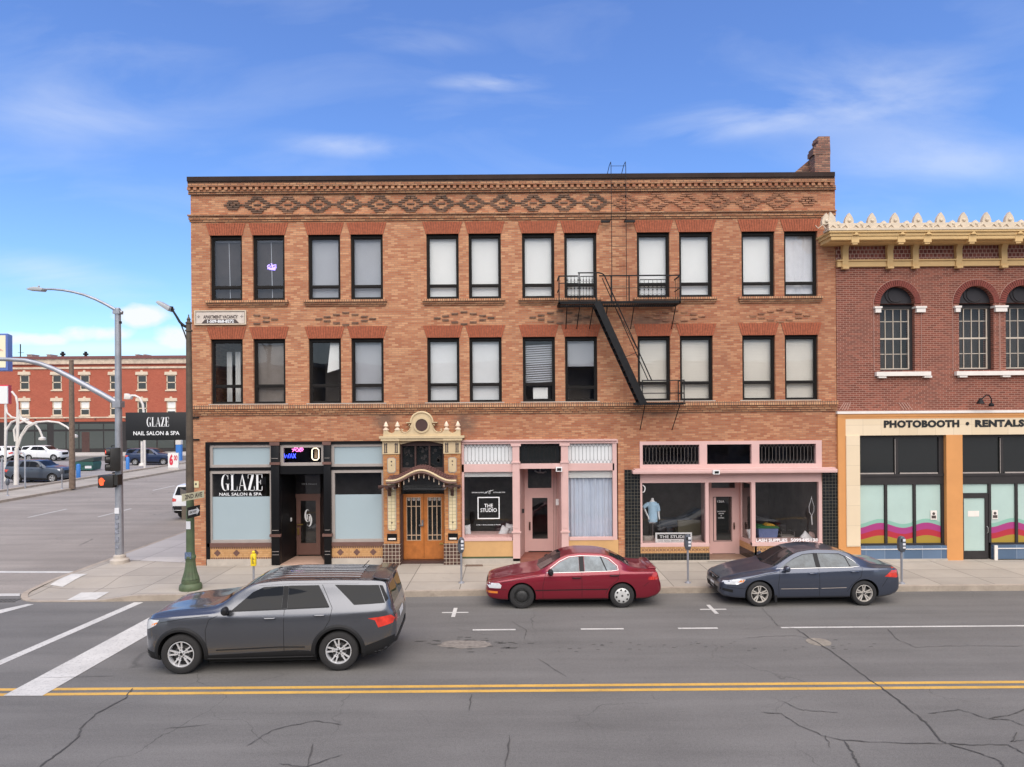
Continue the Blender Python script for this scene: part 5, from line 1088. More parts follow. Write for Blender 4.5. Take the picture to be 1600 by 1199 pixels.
LOC[sgn.name] = Vector((0,0,0)); MB().box(W(305.5,758,D0).x, W(308,758,D0).x, D0-.034, D0-.03, Z(758,306), Z(755,306)).build('emblem', 'letter_dark', sgn)
# ================================================================ PHOTOBOOTH BUILDING
XS = X(1307.5, py=600)+.005; XE = 26.0
pb = thing('photobooth_building', (XS, D0, 0), 'dark red brick building with yellow bracketed cornice, arched windows and an orange and cream shopfront', 'building')
zc = lambda py: Z(py, 1450)
arches = []
for l_, r_ in ((1375,1429.5),(1498.5,1552.5),(1571.5,1626),(1697,1751)): arches.append((X(l_,py=520), X(r_,py=520), zc(579), zc(480)))
ZB0, ZB1 = zc(645), zc(415)
holes = [(a, c, z0, z1, .25) for a, c, z0, z1 in arches]
TOPA = zc(440)
b = MB(); sub = sorted(arches)
# full wall with rectangular holes up to springing; the strip above the springing carries the arch cut-outs
strip0 = zc(474.5); arches = [(a, c, z0, strip0) for a, c, z0, z1 in arches]; sub = sorted(arches)
holes = [(a, c, z0, z1, .25) for a, c, z0, z1 in arches]
wall_holes(b, XS, XE, ZB0, strip0, holes, D0, .25)
xs = XS
for a, c, z0, z1 in sub:
    b.face([(xs,D0,strip0),(a,D0,strip0),(a,D0,TOPA),(xs,D0,TOPA)]); r_ = (c-a)/2; xm = (a+c)/2; n = 16
    arc = [(xm-r_*cos(pi*k/n), strip0+r_*sin(pi*k/n)) for k in range(n+1)]
    for k in range(n):
        p, q = arc[k], arc[k+1]; b.face([(p[0],D0,p[1]),(q[0],D0,q[1]),(q[0],D0,TOPA+.05),(p[0],D0,TOPA+.05)]); b.face([(p[0],D0,p[1]),(p[0],D0+.25,p[1]),(q[0],D0+.25,q[1]),(q[0],D0,q[1])])
    xs = c
b.face([(xs,D0,strip0),(XE,D0,strip0),(XE,D0,TOPA),(xs,D0,TOPA)])
# fill the little band between TOPA and the frieze, leaving the arch columns' overlap out
ex = [XS]+[v for a in sub for v in a[:2]]+[XE]
for i in range(0, len(ex), 2): b.face([(ex[i],D0,TOPA),(ex[i+1],D0,TOPA),(ex[i+1],D0,TOPA+.05),(ex[i],D0,TOPA+.05)])
b.face([(XS,D0,TOPA+.05),(XE,D0,TOPA+.05),(XE,D0,zc(352)),(XS,D0,zc(352))])
ZR2 = zc(362)
b.box(XS, XS+.3, D0+.001, D0+26, 0, ZR2); b.box(XE-.3, XE, D0+.001, D0+26, 0, ZR2); b.box(XS+.3, XE-.3, D0+.8, D0+26, 0, ZR2-.4)
b.build('wall', 'red_brick', pb)
b = MB()
for a, c, z0, z1 in sub:
    xm = (a+c)/2; r0, r1 = (c-a)/2, (c-a)/2+.20
    for k in range(30):
        t0, t1 = pi*k/30+.012, pi*(k+1)/30-.012; b.prism([(xm+r0*cos(t0), strip0+r0*sin(t0)), (xm+r1*cos(t0), strip0+r1*sin(t0)), (xm+r1*cos(t1), strip0+r1*sin(t1)), (xm+r0*cos(t1), strip0+r0*sin(t1))], D0-.035, D0+.1)
b.build('arch_ring', mat('arch_brick', (.21,.052,.038), .85, var=.25, vs=9), pb)
b = MB()
for a, c, z0, z1 in sub:
    xm = (a+c)/2; r_ = (c-a)/2+.21; pts = [(xm-r_, D0-.01, z0-.0)]+[(xm-r_*cos(pi*k/18), D0-.01, strip0+r_*sin(pi*k/18)) for k in range(19)]+[(xm+r_, D0-.01, z0)]
    b.tube(pts, .012, 4)
b.build('arch_bead', mat('mortar_pale', (.42,.24,.19), .8), pb)
for i, (a, c, z0, z1) in enumerate(sub):
    yw = D0+.16; xm = (a+c)/2; r_ = (c-a)/2; w0, w1 = a, c-.10
    b = MB(); b.prism([(xm-r_*cos(pi*k/16), strip0+.06+r_*sin(pi*k/16)) for k in range(17)], yw, yw+.05)
    f = b.build('window', 'grey_fan', pb)
    b = MB(); b.tube([(xm+.0+.31*cos(t), yw-.01, strip0+.32+.29*sin(t)) for t in [R(100)+R(170)*k/14 for k in range(15)]], .016, 6); b.tube([(xm+.04+.25*cos(t), yw-.01, strip0+.32+.25*sin(t)) for t in [R(120)+R(200)*k/14 for k in range(15)]], .014, 6); b.build('fan_disc', 'charcoal', f)
    b = MB(); b.box(a, c, yw-.04, yw+.05, strip0-.15, strip0-.08); b.box(a, c, yw+.0, yw+.05, strip0-.08, strip0+.06); b.box(c-.10, c, yw-.02, yw+.05, z0, strip0-.15); b.box(a, c-.1, yw-.02, yw+.05, z0, z0+.05); b.build('window_frame', 'charcoal', f)
    b = MB(); zm = z0+.05+(strip0-z0)*.46
    b.frame(w0, w1, z0+.05, strip0-.15, .035, yw, yw+.04, tt=.02); b.box(w0, w1, yw-.01, yw+.04, zm-.025, zm+.025)
    for k in (1, 2, 3): xx = w0+(w1-w0)*k/4; b.box(xx-.01, xx+.01, yw+.005, yw+.03, z0+.05, strip0-.15)
    for zz in ((z0+.05+zm)/2, (zm+strip0)/2): b.box(w0, w1, yw+.005, yw+.03, zz-.01, zz+.01)
    b.build('sash', mat('sash_cream', (.55,.47,.38), .5) if 'sash_cream' not in M else 'sash_cream', f)
    MB().box(w0, w1, yw+.032, yw+.036, z0+.05, strip0-.15).build('pane', 'dull_glass', f)
    MB().box(a, c, yw+.35, yw+.36, z0, strip0).build('curtain', 'dark_film', f)
b = MB()
for xx0, xx1 in ((1366,1374.7),(1430,1444),(1491,1498.3),(1553,1571),(1627,1640)): b.box(X(xx0,py=480), X(xx1,py=480), D0-.09, D0+.2, zc(488.5), zc(482)); b.box(X(xx0,py=480)-.04, X(xx1,py=480)+.03, D0-.11, D0+.2, zc(482), zc(479))
b.build('impost_block', 'stone_white', pb)
for xx0, xx1, feet in ((1366.5,1451,(1370,1441)),(1491,1640,(1496,1563,1625))):
    b = MB(); b.box(X(xx0,py=580), X(xx1,py=580), D0-.14, D0+.24, zc(587.5), zc(581))
    for f_ in feet: b.box(X(f_,py=580), X(f_+12,py=580), D0-.12, D0, zc(590.5), zc(587.5))
    b.build('window_sill', 'stone_white', pb)
# brick frieze, cornice, crest
brick('basket_brick', (.16,.045,.035), (.22,.065,.05), (.27,.09,.065), (.46,.31,.25), bw=.13, bh=.13, offs=.5, ms=.012, stain=.1)
MB().box(XS, XE, D0-.02, D0, zc(407), zc(383)).build('brick_frieze', 'basket_brick', pb)
b = MB(); b.box(XS, XE, D0-.10, D0, zc(417), zc(408.5)); b.box(XS-.02, XE, D0-.15, D0, zc(408.5), zc(406.5)); b.box(XS, XE, D0-.05, D0, zc(383), zc(377)); b.build('frieze_band', 'stone_yellow', pb)
yc = D0-.85; zk = lambda py: W(1450, py, yc).z; XC = W(1296, 370, yc).x
b = MB(); b.box(XC+.08, XE, yc+.05, D0+.3, zk(373.5), zk(368)); b.box(XC+.03, XE, yc+.02, D0+.3, zk(368), zk(363)); b.box(XC-.01, XE, yc-.03, D0+.3, zk(363), zk(359.5)); b.box(XC+.12, XE, yc+.25, D0, zk(373.5)-.02, zk(373.5)); b.build('cornice', 'stone_yellow', pb, bevel=.012)
b = MB()
for px in (1317.5, 1387, 1426.5, 1494, 1564, 1634, 1704):
    xx = X(px, py=400); 
    b.prism([(D0-.06, zc(418)), (D0-.12, zc(418)), (D0-.17, zc(406)), (D0-.16, zc(392)), (D0-.28, zc(380)), (D0-.60, zc(374)), (D0-.62, zc(371)), (D0, zc(371))], xx-.095, xx+.095, 'x')
    b.box(xx-.12, xx+.12, yc+.04, yc+.2, zk(378), zk(366.5)); b.prism([(xx-.10, zk(366.5)), (xx+.10, zk(366.5)), (xx, zk(362))], yc-.03, yc+.1); b.box(xx-.08, xx+.08, yc+.06, yc+.16, zk(380.5), zk(378)); b.box(xx-.10, xx+.10, D0-.2, D0-.05, zc(421), zc(417.5))
b.build('cornice_bracket', 'stone_yellow', pb)
b = MB(); b.box(XC-.02, XE, yc, yc+.3, zk(359.5), zk(348)); b.box(XC-.04, XE, yc-.05, yc+.35, zk(359.5), zk(356)); crest = b.build('crest_band', 'stone_cream', pb)
b = MB(); i = 0; xx = W(1327.5, 350, yc).x-2*35.9*yc/F/1.0
step = 35.9*yc/F
xx = W(1328.5,350,yc).x-step
while xx < XE:
    big = zk(331); zb_ = zk(349)
    hh = big-zb_
    b.prism([(xx-.13,zb_),(xx-.14,zb_+hh*.3),(xx-.10,zb_+hh*.62),(xx-.03,zb_+hh*.9),(xx,zb_+hh),(xx+.03,zb_+hh*.9),(xx+.10,zb_+hh*.62),(xx+.14,zb_+hh*.3),(xx+.13,zb_)], yc+.05, yc+.17)
    b.lathe([(.055, yc+.03), (.045, yc+.01), (.02, yc)][::1], (xx, 0, zb_+hh*.3), 10, axis='y')
    for q in (-1, 1): b.tube([(xx+q*.05, yc-.01, zb_-.16), (xx+q*.16, yc-.02, zb_-.04), (xx+q*.3, yc-.01, zb_-.14), (xx+q*.38, yc-.01, zb_-.05)], .015, 6)
    x2 = xx+step/2; b.prism([(x2-.09,zb_),(x2-.07,zb_+.06),(x2,zb_+.11),(x2+.07,zb_+.06),(x2+.09,zb_)], yc+.04, yc+.14); b.lathe([(.05, yc), (.03, yc-.03)], (x2, 0, zb_-.02), 8, axis='y')
    xx += step
b.build('crest_ornament', 'stone_cream', crest)
b = MB(); b.prism([(yc, zk(348)), (yc+.6, zk(340)), (yc+.5, zk(332)), (yc+.1, zk(346))], XC-.02, XC+.08, 'x'); b.prism([(XC-.05,zk(349)),(XC+.24,zk(349)),(XC+.2,zk(338)),(XC+.05,zk(329.5)),(XC-.0,zk(339))], yc+.02, yc+.14); b.build('corner_crest', 'stone_cream', crest)
# shop front
zc = lambda py: Z(py, 1450, D0-.06); ys = D0-.06; Xp = lambda px, py=760: W(px, py, ys).x
x0 = Xp(1309.5)
b = MB(); b.box(x0, XE, ys-.03, D0, zc(650.5), zc(646)); b.box(x0, Xp(1321.5), ys-.02, D0+.2, ZG, zc(650.5)); b.box(Xp(1321.5), Xp(1344), ys-.02, D0+.2, ZG, zc(853)); b.box(Xp(1478.5), Xp(1503.8), ys-.02, D0+.3, ZG, zc(680))
b.build('orange_surround', 'orange_stucco', pb)
MB().box(x0-.03, XE, ys-.06, D0, zc(646), zc(642)).build('coping_strip', 'stone_white', pb)
b = MB(); b.box(Xp(1321.5), XE, ys-.01, D0+.1, zc(680), zc(654)); b.box(Xp(1321.5), XE, ys-.015, D0+.1, zc(654.01), zc(650.5)) if False else None; b.box(Xp(1321.5), Xp(1343), ys-.045, D0+.1, zc(853), zc(680)); b.build('cream_fascia', 'cream_panel', pb)
MB().box(Xp(1321.5), XE, ys-.015, D0+.1, zc(654), zc(650.5)).build('fascia_rim', 'orange_stucco', pb)
text('PHOTOBOOTH', 'lettering', 'letter_black', pb, Xp(1380.5,662), Xp(1498.5,662), zc(667.2), .205, ys-.02, bold=.06, spacing=1.08); text('RENTALS', 'lettering', 'letter_black', pb, Xp(1523,662), Xp(1600,662), zc(667.2), .205, ys-.02, bold=.06, spacing=1.08)
b = MB(); q = Xp(1511,662); b.lathe([(.055, ys-.03), (.055, ys-.01)], (q, 0, zc(662.5)), 12, axis='y'); b.build('letter_dot', 'letter_black', pb)
def bay(px0, px1, door=False, splits=3, first=None):
    xa, xb = Xp(px0), Xp(px1); b = MB(); y1 = D0+.06
    b.box(xa, xb, y1, y1+.08, zc(684), zc(680)); b.box(xa, xb, y1-.02, y1+.08, zc(745), zc(741)); b.box(xa, xb, y1, y1+.1, zc(757.5), zc(745)); b.box(xa, xa+.035, y1, y1+.1, zc(741), zc(684)); b.box(xb-.16, xb, y1, y1+.1, zc(741), zc(684)); xm = xa+(xb-xa)*.45; b.box(xm-.05, xm+.05, y1, y1+.08, zc(741), zc(684))
    fr = b.build('shop_bay', 'charcoal', pb)
    b = MB(); b.box(xa+.06, xm-.1, y1-.01, y1+.01, zc(741), zc(739)); b.box(xm+.1, xb-.2, y1-.01, y1+.01, zc(741), zc(739)); b.box(xm-.06, xm-.045, y1-.01, y1, zc(741), zc(686)); b.build('bead', 'taupe', fr)
    MB().box(xa+.035, xb-.1, y1+.05, y1+.055, zc(741), zc(684)).build('transom_pane', 'pane_dark', fr)
    return xa, xb, y1, fr
def film_pane(fr, xa, xb, y1, z0, z1, wave=True, ph=0.0):
    MB().box(xa, xb, y1+.05, y1+.055, z0, z1).build('pane', 'mint_film', fr)
    if not wave: return
    n = 16
    def wv(x): return .085*sin((x-ph)*2*pi/1.53)
    for j, (m_, lo, hi) in enumerate((('wave_mint', zc(825), zc(816)), ('wave_magenta', zc(834), zc(822)), ('wave_red', zc(843), zc(832)), ('wave_gold', None, zc(841)))):
        b = MB()
        for k in range(n):
            p, q = xa+(xb-xa)*k/n, xa+(xb-xa)*(k+1)/n; am = (1, 1, .9, .8)[j]
            l0 = z0 if lo is None else max(z0, lo+wv(p)*am-.02); l1 = z0 if lo is None else max(z0, lo+wv(q)*am-.02)
            b.face([(p, y1+.046-j*.001, l0), (q, y1+.046-j*.001, l1), (q, y1+.046-j*.001, hi+wv(q)*am), (p, y1+.046-j*.001, hi+wv(p)*am)])
        b.build('wave_stripe', m_, fr)
xa, xb, y1, fr = bay(1344, 1478.5); cols = [(1345,1385),(1390,1430),(1434.5,1474)]
b = MB()
for p in (1385.5, 1430.5, 1474.5): b.box(Xp(p), Xp(p+4), y1, y1+.09, zc(850), zc(757.5))
b.box(xa, xb, y1-.02, y1+.1, zc(853), zc(850)); b.build('mullion', 'charcoal', fr)
PHS = Xp(1361)-.0
for a, c in cols: film_pane(fr, Xp(a), Xp(c), y1, zc(850), zc(758), True, PHS)
b = MB(); b.box(Xp(1458), Xp(1468), y1+.03, y1+.035, zc(813.5), zc(799)); po = b.build('poster', 'stone_white', fr)
b = MB(); b.box(Xp(1459.5), Xp(1466.5), y1+.026, y1+.03, zc(811.5), zc(807)); b.lathe([(.05, y1+.026), (.05, y1+.03)], (Xp(1463), 0, zc(804)), 8, axis='y'); b.build('poster_print', 'letter_dark', po)
b = MB(); b.box(xa, xb, ys-.01, D0+.1, ZG+.03, zc(853)); b.build('blue_tiling', 'blue_tile', pb); MB().box(xa, xb, ys-.03, ys-.01, zc(858.5), zc(857.5)).build('tile_trim', 'stone_white', pb)
MB().box(Xp(1321), xb, ys-.06, D0, ZG-.02, ZG+.06).build('concrete_base', 'concrete', pb)
xa, xb, y1, fr = bay(1503.8, 1650)
dx0, dx1 = Xp(1504.5), Xp(1551)
b = MB(); b.box(dx1, dx1+.02, y1, y1+.1, ZG, zc(757.5)); b.box(dx0, dx1, y1, y1+.08, zc(773.5), zc(772)); 
for p in (1548.5, 1590.5, 1634): b.box(Xp(p), Xp(p+4), y1-.002, y1+.092, zc(850), zc(757.5))
b.box(dx1, xb, y1-.02, y1+.1, zc(853), zc(850)); b.build('mullion', 'charcoal', fr)
film_pane(fr, dx0, Xp(1548), y1, zc(772), zc(758), False)
for a, c in ((1552.5,1590.5),(1594.5,1634),(1638,1650)): film_pane(fr, Xp(a), Xp(c), y1, zc(850), zc(758), True, PHS+Xp(1556)-Xp(1349)+.05)
b = MB(); b.frame(dx0, dx1-.08, ZG+.02, zc(773.5), .10, y1-.01, y1+.05, tb=.26, tt=.13); dr = b.build('door', 'charcoal', fr); MB().box(dx0+.1, dx1-.16, y1+.02, y1+.025, ZG+.28, zc(779)).build('door_pane', 'mint_film', dr)
b = MB(); b.box(dx0+.25, dx0+.62, y1+.015, y1+.018, zc(809), zc(800)); b.build('door_logo', 'stone_white', dr); b = MB(); q = dx1-.13; b.tube([(q,y1-.02,zc(835)),(q,y1-.08,zc(833)),(q,y1-.08,zc(826)),(q,y1-.02,zc(824))], .012, 6); b.build('handle', 'steel', dr)
b = MB(); b.box(Xp(1555), Xp(1564), y1+.03, y1+.035, zc(813.5), zc(799)); po = b.build('poster', 'stone_white', fr)
b = MB(); b.box(Xp(1556), Xp(1563), y1+.026, y1+.03, zc(811.5), zc(807)); b.lathe([(.05, y1+.026), (.05, y1+.03)], (Xp(1559.5), 0, zc(804)), 8, axis='y'); b.build('poster_print', 'letter_dark', po)
b = MB(); b.box(dx1+.02, XE, ys-.01, D0+.1, ZG+.03, zc(853)); b.build('blue_tiling', 'blue_tile', pb); MB().box(dx1+.1, XE, ys-.03, ys-.01, zc(858.5), zc(857.5)).build('tile_trim', 'stone_white', pb); MB().box(dx1+.02, dx1+.12, ys-.05, ys+.0, ZG, zc(853)).build('door_post', 'stone_white', pb)
MB().box(Xp(1650), XE, ys, D0+.2, zc(853), zc(680)).build('shop_wall', 'orange_stucco', pb)
b = MB()
for px in (1321, 1414):
    q = X(px, py=635); zz = zc(634)
    for k in range(4): b.prism([(q-.22+k*.09, zz-.12), (q-.19+k*.09, zz-.12), (q-.03+k*.07, zz+.12), (q-.06+k*.07, zz+.12)] if px < 1400 else [(q-.06+k*.09, zz-.12), (q-.03+k*.09, zz-.12), (q-.19+k*.09, zz+.1), (q-.22+k*.09, zz+.1)], D0-.012, D0)
b.build('diagonal_bricks', 'mortar_pale', pb)
gl = thing('gooseneck_lamp', tuple(W(1545, 636, D0)), 'small dark gooseneck lamp on the coping over the photobooth shop', 'wall lamp')
b = MB(); g_ = lambda px, py: W(px, py, D0-.3); b.tube([g_(1549,634), g_(1549,624), g_(1546,618.5), g_(1541,617.5), g_(1537,621), g_(1533,625)], .02, 8); b.tube([g_(1549,634), W(1549,630,D0)], .02, 8); b.build('arm', 'iron', gl)
b = MB(); p = g_(1532,628); b.lathe([(.03,.12),(.06,.06),(.12,-.06),(.10,-.07)][::-1], tuple(p), 14); p = g_(1549,633); b.lathe([(.07,-.05),(.08,0),(.05,.06)], tuple(p), 12); b.build('lamp_shade', 'iron', gl)
# ================================================================ FAR BUILDING
DF = 93.0
fb = thing('far_brick_building', tuple(W(120, 705, DF)), 'long three storey red brick building with white window surrounds behind the parking lot', 'building')
Fz = lambda py, px=150: W(px, py, DF).z; Fx = lambda px, py=620: W(px, py, DF).x
fx0, fx1 = Fx(-260), Fx(420); wins = [38.5, 89, 132.5, 179, 222, 267.5, -12, -60, 312, 356]
holes = []
for c in wins:
    for t_, bt in ((586,609.5),(627,649.5)): holes.append((Fx(c-7.5), Fx(c+7.5), Fz(bt,c), Fz(t_,c)))
zt = Fz(558); b = MB(); wall_holes(b, fx0, fx1, Fz(659), Fz(569), holes, DF, .2); b.box(fx0, fx1, DF+.25, DF+20, 0, zt-.3); b.build('wall', 'far_brick', fb)
b = MB(); b.box(fx0-.1, fx1, DF-.15, DF+.3, Fz(569), zt-.25); b.box(fx0-.1, fx1, DF-.12, DF, Fz(576.5), Fz(573.5)); b.box(fx0-.1, fx1, DF-.1, DF, Fz(653.5), Fz(651.5)); b.build('stone_band', mat('far_stone', (.56,.45,.34), .7, var=.3, vs=1.6), fb)
b = MB(); b.box(fx0-.2, fx1, DF-.35, DF+.3, zt-.25, zt+.1); b.box(fx0-.2, fx1, DF-.2, DF, Fz(569.8), Fz(569)); b.build('coping', 'canopy_red', fb)
for i, c in enumerate(wins):
    for j, (t_, bt) in enumerate(((586,609.5),(627,649.5))):
        x0, x1, z0, z1 = Fx(c-7.5), Fx(c+7.5), Fz(bt,c), Fz(t_,c)
        b = MB(); b.frame(x0, x1, z0, z1, .14, DF+.05, DF+.2); b.box(x0, x1, DF+.05, DF+.15, (z0+z1)/2-.06, (z0+z1)/2+.06); b.box(x0-.12, x1+.12, DF-.12, DF+.05, z0-.16, z0)
        b.prism([(x0-.2,z1),(x1+.2,z1),(x1+.15,z1+.42),((x0+x1)/2+.18,z1+.42),((x0+x1)/2+.1,z1+.62),((x0+x1)/2-.1,z1+.62),((x0+x1)/2-.18,z1+.42),(x0-.15,z1+.42)], DF-.14, DF+.05)
        f = b.build('window', 'stone_cream', fb)
        MB().box(x0+.1, x1-.1, DF+.12, DF+.13, z0+.1, z1-.1).build('pane', 'pane_dark', f)
        if j == 1 and i not in (3, 4): MB().box(x0+.13, x1-.13, DF+.1, DF+.11, z0+(z1-z0)*(.4 if i != 5 else .3), z1-.12).build('blind', 'white_blind', f)
b = MB(); b.box(fx0, fx1, DF-.05, DF+.25, 0, Fz(659.5)); b.build('shopfront', 'charcoal', fb)
b = MB(); k = Fx(8); random.seed(8)
while k < fx1-3:
    w_ = random.choice((1.6, 2.2, 3.2)); b.box(k, k+w_, DF-.09, DF-.06, Fz(671), Fz(662.5)); b.box(k, k+w_, DF-.09, DF-.06, Fz(701), Fz(674)); k += w_+random.choice((.15, .2, .9))
b.build('shop_pane', mat('far_glass', (.07,.08,.075), .08), fb)
b = MB(); b.box(Fx(132), Fx(139), DF-.12, DF-.09, Fz(690), Fz(684)); b.box(Fx(128), Fx(140), DF-.1, DF-.05, .15, Fz(675)); b.build('shop_door', 'portal_brown', fb)
b = MB(); k = Fx(-40)
while k < fx1-2: b.box(k, k+.2, DF-.2, DF-.1, Fz(656), Fz(654.5)); k += 4.1
b.build('bracket', 'letter_dark', fb)
for px, w_, h_, nm in ((46,8,1.6,0),(76,6,1.6,0),(97,3,2.5,1),(133,3,2.5,1),(214,5,1.8,0),(226,3,2.2,0)):
    b = MB(); p = W(px, 556, DF+6); r_ = w_*.5*DF/F
    if nm: b.box(p.x-.12, p.x+.12, DF+6, DF+6.3, zt-1, p.z+.6); b.box(p.x-.25, p.x+.25, DF+5.9, DF+6.4, p.z+.1, p.z+.35)
    else: b.box(p.x-r_, p.x+r_, DF+6, DF+7.5, zt-1, p.z+.1); b.box(p.x-r_*1.1, p.x+r_*1.1, DF+5.9, DF+7.6, p.z+.1, p.z+.2)
    b.build('roof_vent', 'taupe' if not nm else 'iron', fb)
b = MB(); p = W(32, 556, DF+5); b.tube([(p.x,DF+5,zt-1),(p.x,DF+5,W(32,538,DF+5).z)], .07, 6); b.tube([(p.x-.4,DF+5,W(32,546,DF).z),(p.x+.5,DF+5,W(32,546,DF).z)], .03, 5); b.build('antenna', 'iron', fb)
# ================================================================ CARS
def hermite(pts):
    xs = [p[0] for p in pts]; ys = [p[1] for p in pts]; n = len(xs); d = [(ys[i+1]-ys[i])/(xs[i+1]-xs[i]) for i in range(n-1)]; m = [d[0]]+[0]*(n-2)+[d[-1]]
    for i in range(1, n-1): m[i] = 0 if d[i-1]*d[i] <= 0 else 2*d[i-1]*d[i]/(d[i-1]+d[i])
    def f(x):
        if x <= xs[0]: return ys[0]
        if x >= xs[-1]: return ys[-1]
        i = max(k for k in range(n-1) if xs[k] <= x); h = xs[i+1]-xs[i]; t = (x-xs[i])/h
        return ys[i]*(2*t**3-3*t**2+1)+m[i]*h*(t**3-2*t**2+t)+ys[i+1]*(-2*t**3+3*t**2)+m[i+1]*h*(t**3-t**2)
    return f
def carpaint(name, col, metal=.45, rough=.32):
    m = bpy.data.materials.new(name); m.use_nodes = True; P = m.node_tree.nodes['Principled BSDF']; P.inputs['Base Color'].default_value = (*col, 1); P.inputs['Metallic'].default_value = metal; P.inputs['Roughness'].default_value = rough
    P.inputs['Coat Weight'].default_value = .65; P.inputs['Coat Roughness'].default_value = .07
    nt = m.node_tree; nz = nt.nodes.new('ShaderNodeTexNoise'); tc = nt.nodes.new('ShaderNodeTexCoord'); nt.links.new(tc.outputs['Object'], nz.inputs['Vector']); nz.inputs['Scale'].default_value = 3; nz.inputs['Detail'].default_value = 6
    mr = nt.nodes.new('ShaderNodeMapRange'); mr.inputs[1].default_value = .35; mr.inputs[2].default_value = .7; mr.inputs[3].default_value = rough-.05; mr.inputs[4].default_value = rough+.12; nt.links.new(nz.outputs['Fac'], mr.inputs[0]); 
    M[name] = m
carpaint('paint_grey', (.135,.14,.155), .75, .27); carpaint('paint_red', (.21,.008,.022), .35, .34); carpaint('paint_blue', (.066,.077,.108), .55, .30); carpaint('paint_white', (.72,.73,.74), 0, .35); carpaint('paint_navy', (.02,.035,.085), .5, .3); carpaint('paint_slate', (.07,.085,.11), .5, .3)
mat('tyre', (.022,.021,.021), .85, var=.15, vs=8); mat('wheel_dark', (.012,.012,.012), .7); mat('disc_grey', (.09,.09,.09), .5, metal=.5); mat('alloy', (.62,.62,.63), .35, metal=.3); mat('alloy_warm', (.56,.52,.47), .38, metal=.3); mat('hubcap', (.62,.62,.60), .4, metal=.3); mat('steel_black', (.03,.03,.03), .5)
mat('car_glass', (.016,.018,.02), .03, spec=.3); mat('car_glass_light', (.13,.155,.168), .03, spec=.6, var=.5, vs=3.5); mat('car_glass_mid', (.075,.09,.098), .03, spec=.6, var=.5, vs=3.5)
mat('trim_black', (.016,.016,.017), .55, spec=.25); mat('gap', (.004,.004,.004), .8); mat('chrome', (.5,.5,.5), .25, metal=1); mat('lamp_clear', (.62,.63,.64), .12, spec=.8, coat=1, var=.15, vs=14); mat('lamp_red', (.40,.015,.015), .15, coat=1); mat('lamp_red_bright', (.60,.035,.02), .15, coat=1, var=.35, vs=9); mat('lamp_amber', (.75,.22,.03), .15, coat=1); mat('plate_white', (.7,.7,.68), .5)
def make_body(sp, parent, paint):
    Lc, hw = sp['L'], sp['W']/2; zt, zb, zbelt, wf, wr = (hermite(sp[k]) for k in ('top', 'bot', 'belt', 'wid', 'roofw'))
    xs = []; x = sp.get('x0', 0.0)
    while x < Lc: xs.append(x); x += .025 if (x < .42 or x > Lc-.35) else .05
    xs.append(Lc)
    def section(x):
        t, b_, be, w_, r_ = zt(x), zb(x), zbelt(x), wf(x)*hw, wr(x)*hw
        be = min(be, t-.012); h = be-b_; gh = t-be; r_ = min(r_, w_*.93)
        crown = sp.get('crown', .045)
        k = min(1, gh/.35)
        key = [(0, b_), (w_*.78, b_), (w_*.93, b_+.03), (w_*.975, b_+.16*h), (w_*.995, b_+.42*h), (w_, b_+.66*h), (w_*.985, b_+.86*h), (w_*.955, be)]
        zr = be+gh*(.55+.32*k)
        key += [(r_+(w_*.955-r_)*.5*(1-.12*k), be+(zr-be)*.52), (r_, zr), (r_*(.90), be+gh*(.86+.09*k)), (r_*.5, t-crown*.22), (0, t)]
        return key
    rows = []
    for x in xs:
        key = section(x); pts = []
        for i in range(len(key)-1):
            p0, p1, p2, p3 = key[max(i-1, 0)], key[i], key[i+1], key[min(i+2, len(key)-1)]
            for j in range(4):
                t = j/4; pts.append(tuple(.5*((2*p1[a])+(-p0[a]+p2[a])*t+(2*p0[a]-5*p1[a]+4*p2[a]-p3[a])*t*t+(-p0[a]+3*p1[a]-3*p2[a]+p3[a])*t**3) for a in (0, 1)))
        pts.append(key[-1]); pts[0] = (0, pts[0][1])
        rows.append([(x, -abs(p[0]), p[1]) for p in pts]+[(x, abs(p[0]), p[1]) for p in reversed(pts[1:-1])])
    b = MB(); n = len(rows[0])
    for r_ in rows: b.v += r_
    for i in range(len(rows)-1):
        for j in range(n): b.f.append((i*n+j, i*n+(j+1) % n, (i+1)*n+(j+1) % n, (i+1)*n+j)); b.m.append(0); b.sm.append(True)
    b.f.append(tuple(range(n))); b.f.append(tuple((len(rows)-1)*n+j for j in reversed(range(n)))); b.m += [0, 0]; b.sm += [True, True]
    body = b.build('body', [paint, 'gap'], parent, local=True)
    bvh0 = BVHTree.FromObject(body, bpy.context.evaluated_depsgraph_get())
    # wheel arches
    cu = MB(); rc = sp['ra']
    for xw in sp['wx']:
        for s in (-1, 1): cu.lathe([(rc, s*(hw+.3)), (rc, s*(hw-.30))] if s > 0 else [(rc, -(hw-.30)), (rc, -(hw+.3))], (xw, 0, sp['r']), 40, axis='y')
    c = cu.build('cutter', 'gap', None)
    md = body.modifiers.new('b', 'BOOLEAN'); md.operation = 'DIFFERENCE'; md.solver = 'EXACT'; md.object = c
    dg = bpy.context.evaluated_depsgraph_get(); me = bpy.data.meshes.new_from_object(body.evaluated_get(dg)); body.modifiers.clear(); bpy.data.objects.remove(c)
    old = body.data; body.data = me; me.name = 'body'; bpy.data.meshes.remove(old)
    me.materials.clear(); me.materials.append(M[paint]); me.materials.append(M['gap'])
    for p in me.polygons:
        p.material_index = 0; q = p.center
        for xw in sp['wx']:
            d = sqrt((q.x-xw)**2+(q.z-sp['r'])**2)
            if d < rc+.004 and abs(q.y) < hw*.995 and (abs(p.normal.x)+abs(p.normal.z) > .75 or d < rc-.01): p.material_index = 1
        if abs(p.normal.z) > .7 and q.z < zb(q.x)+.03: p.material_index = 1
    try: me.set_sharp_from_angle(angle=R(32))
    except Exception: pass
    return body, bvh0
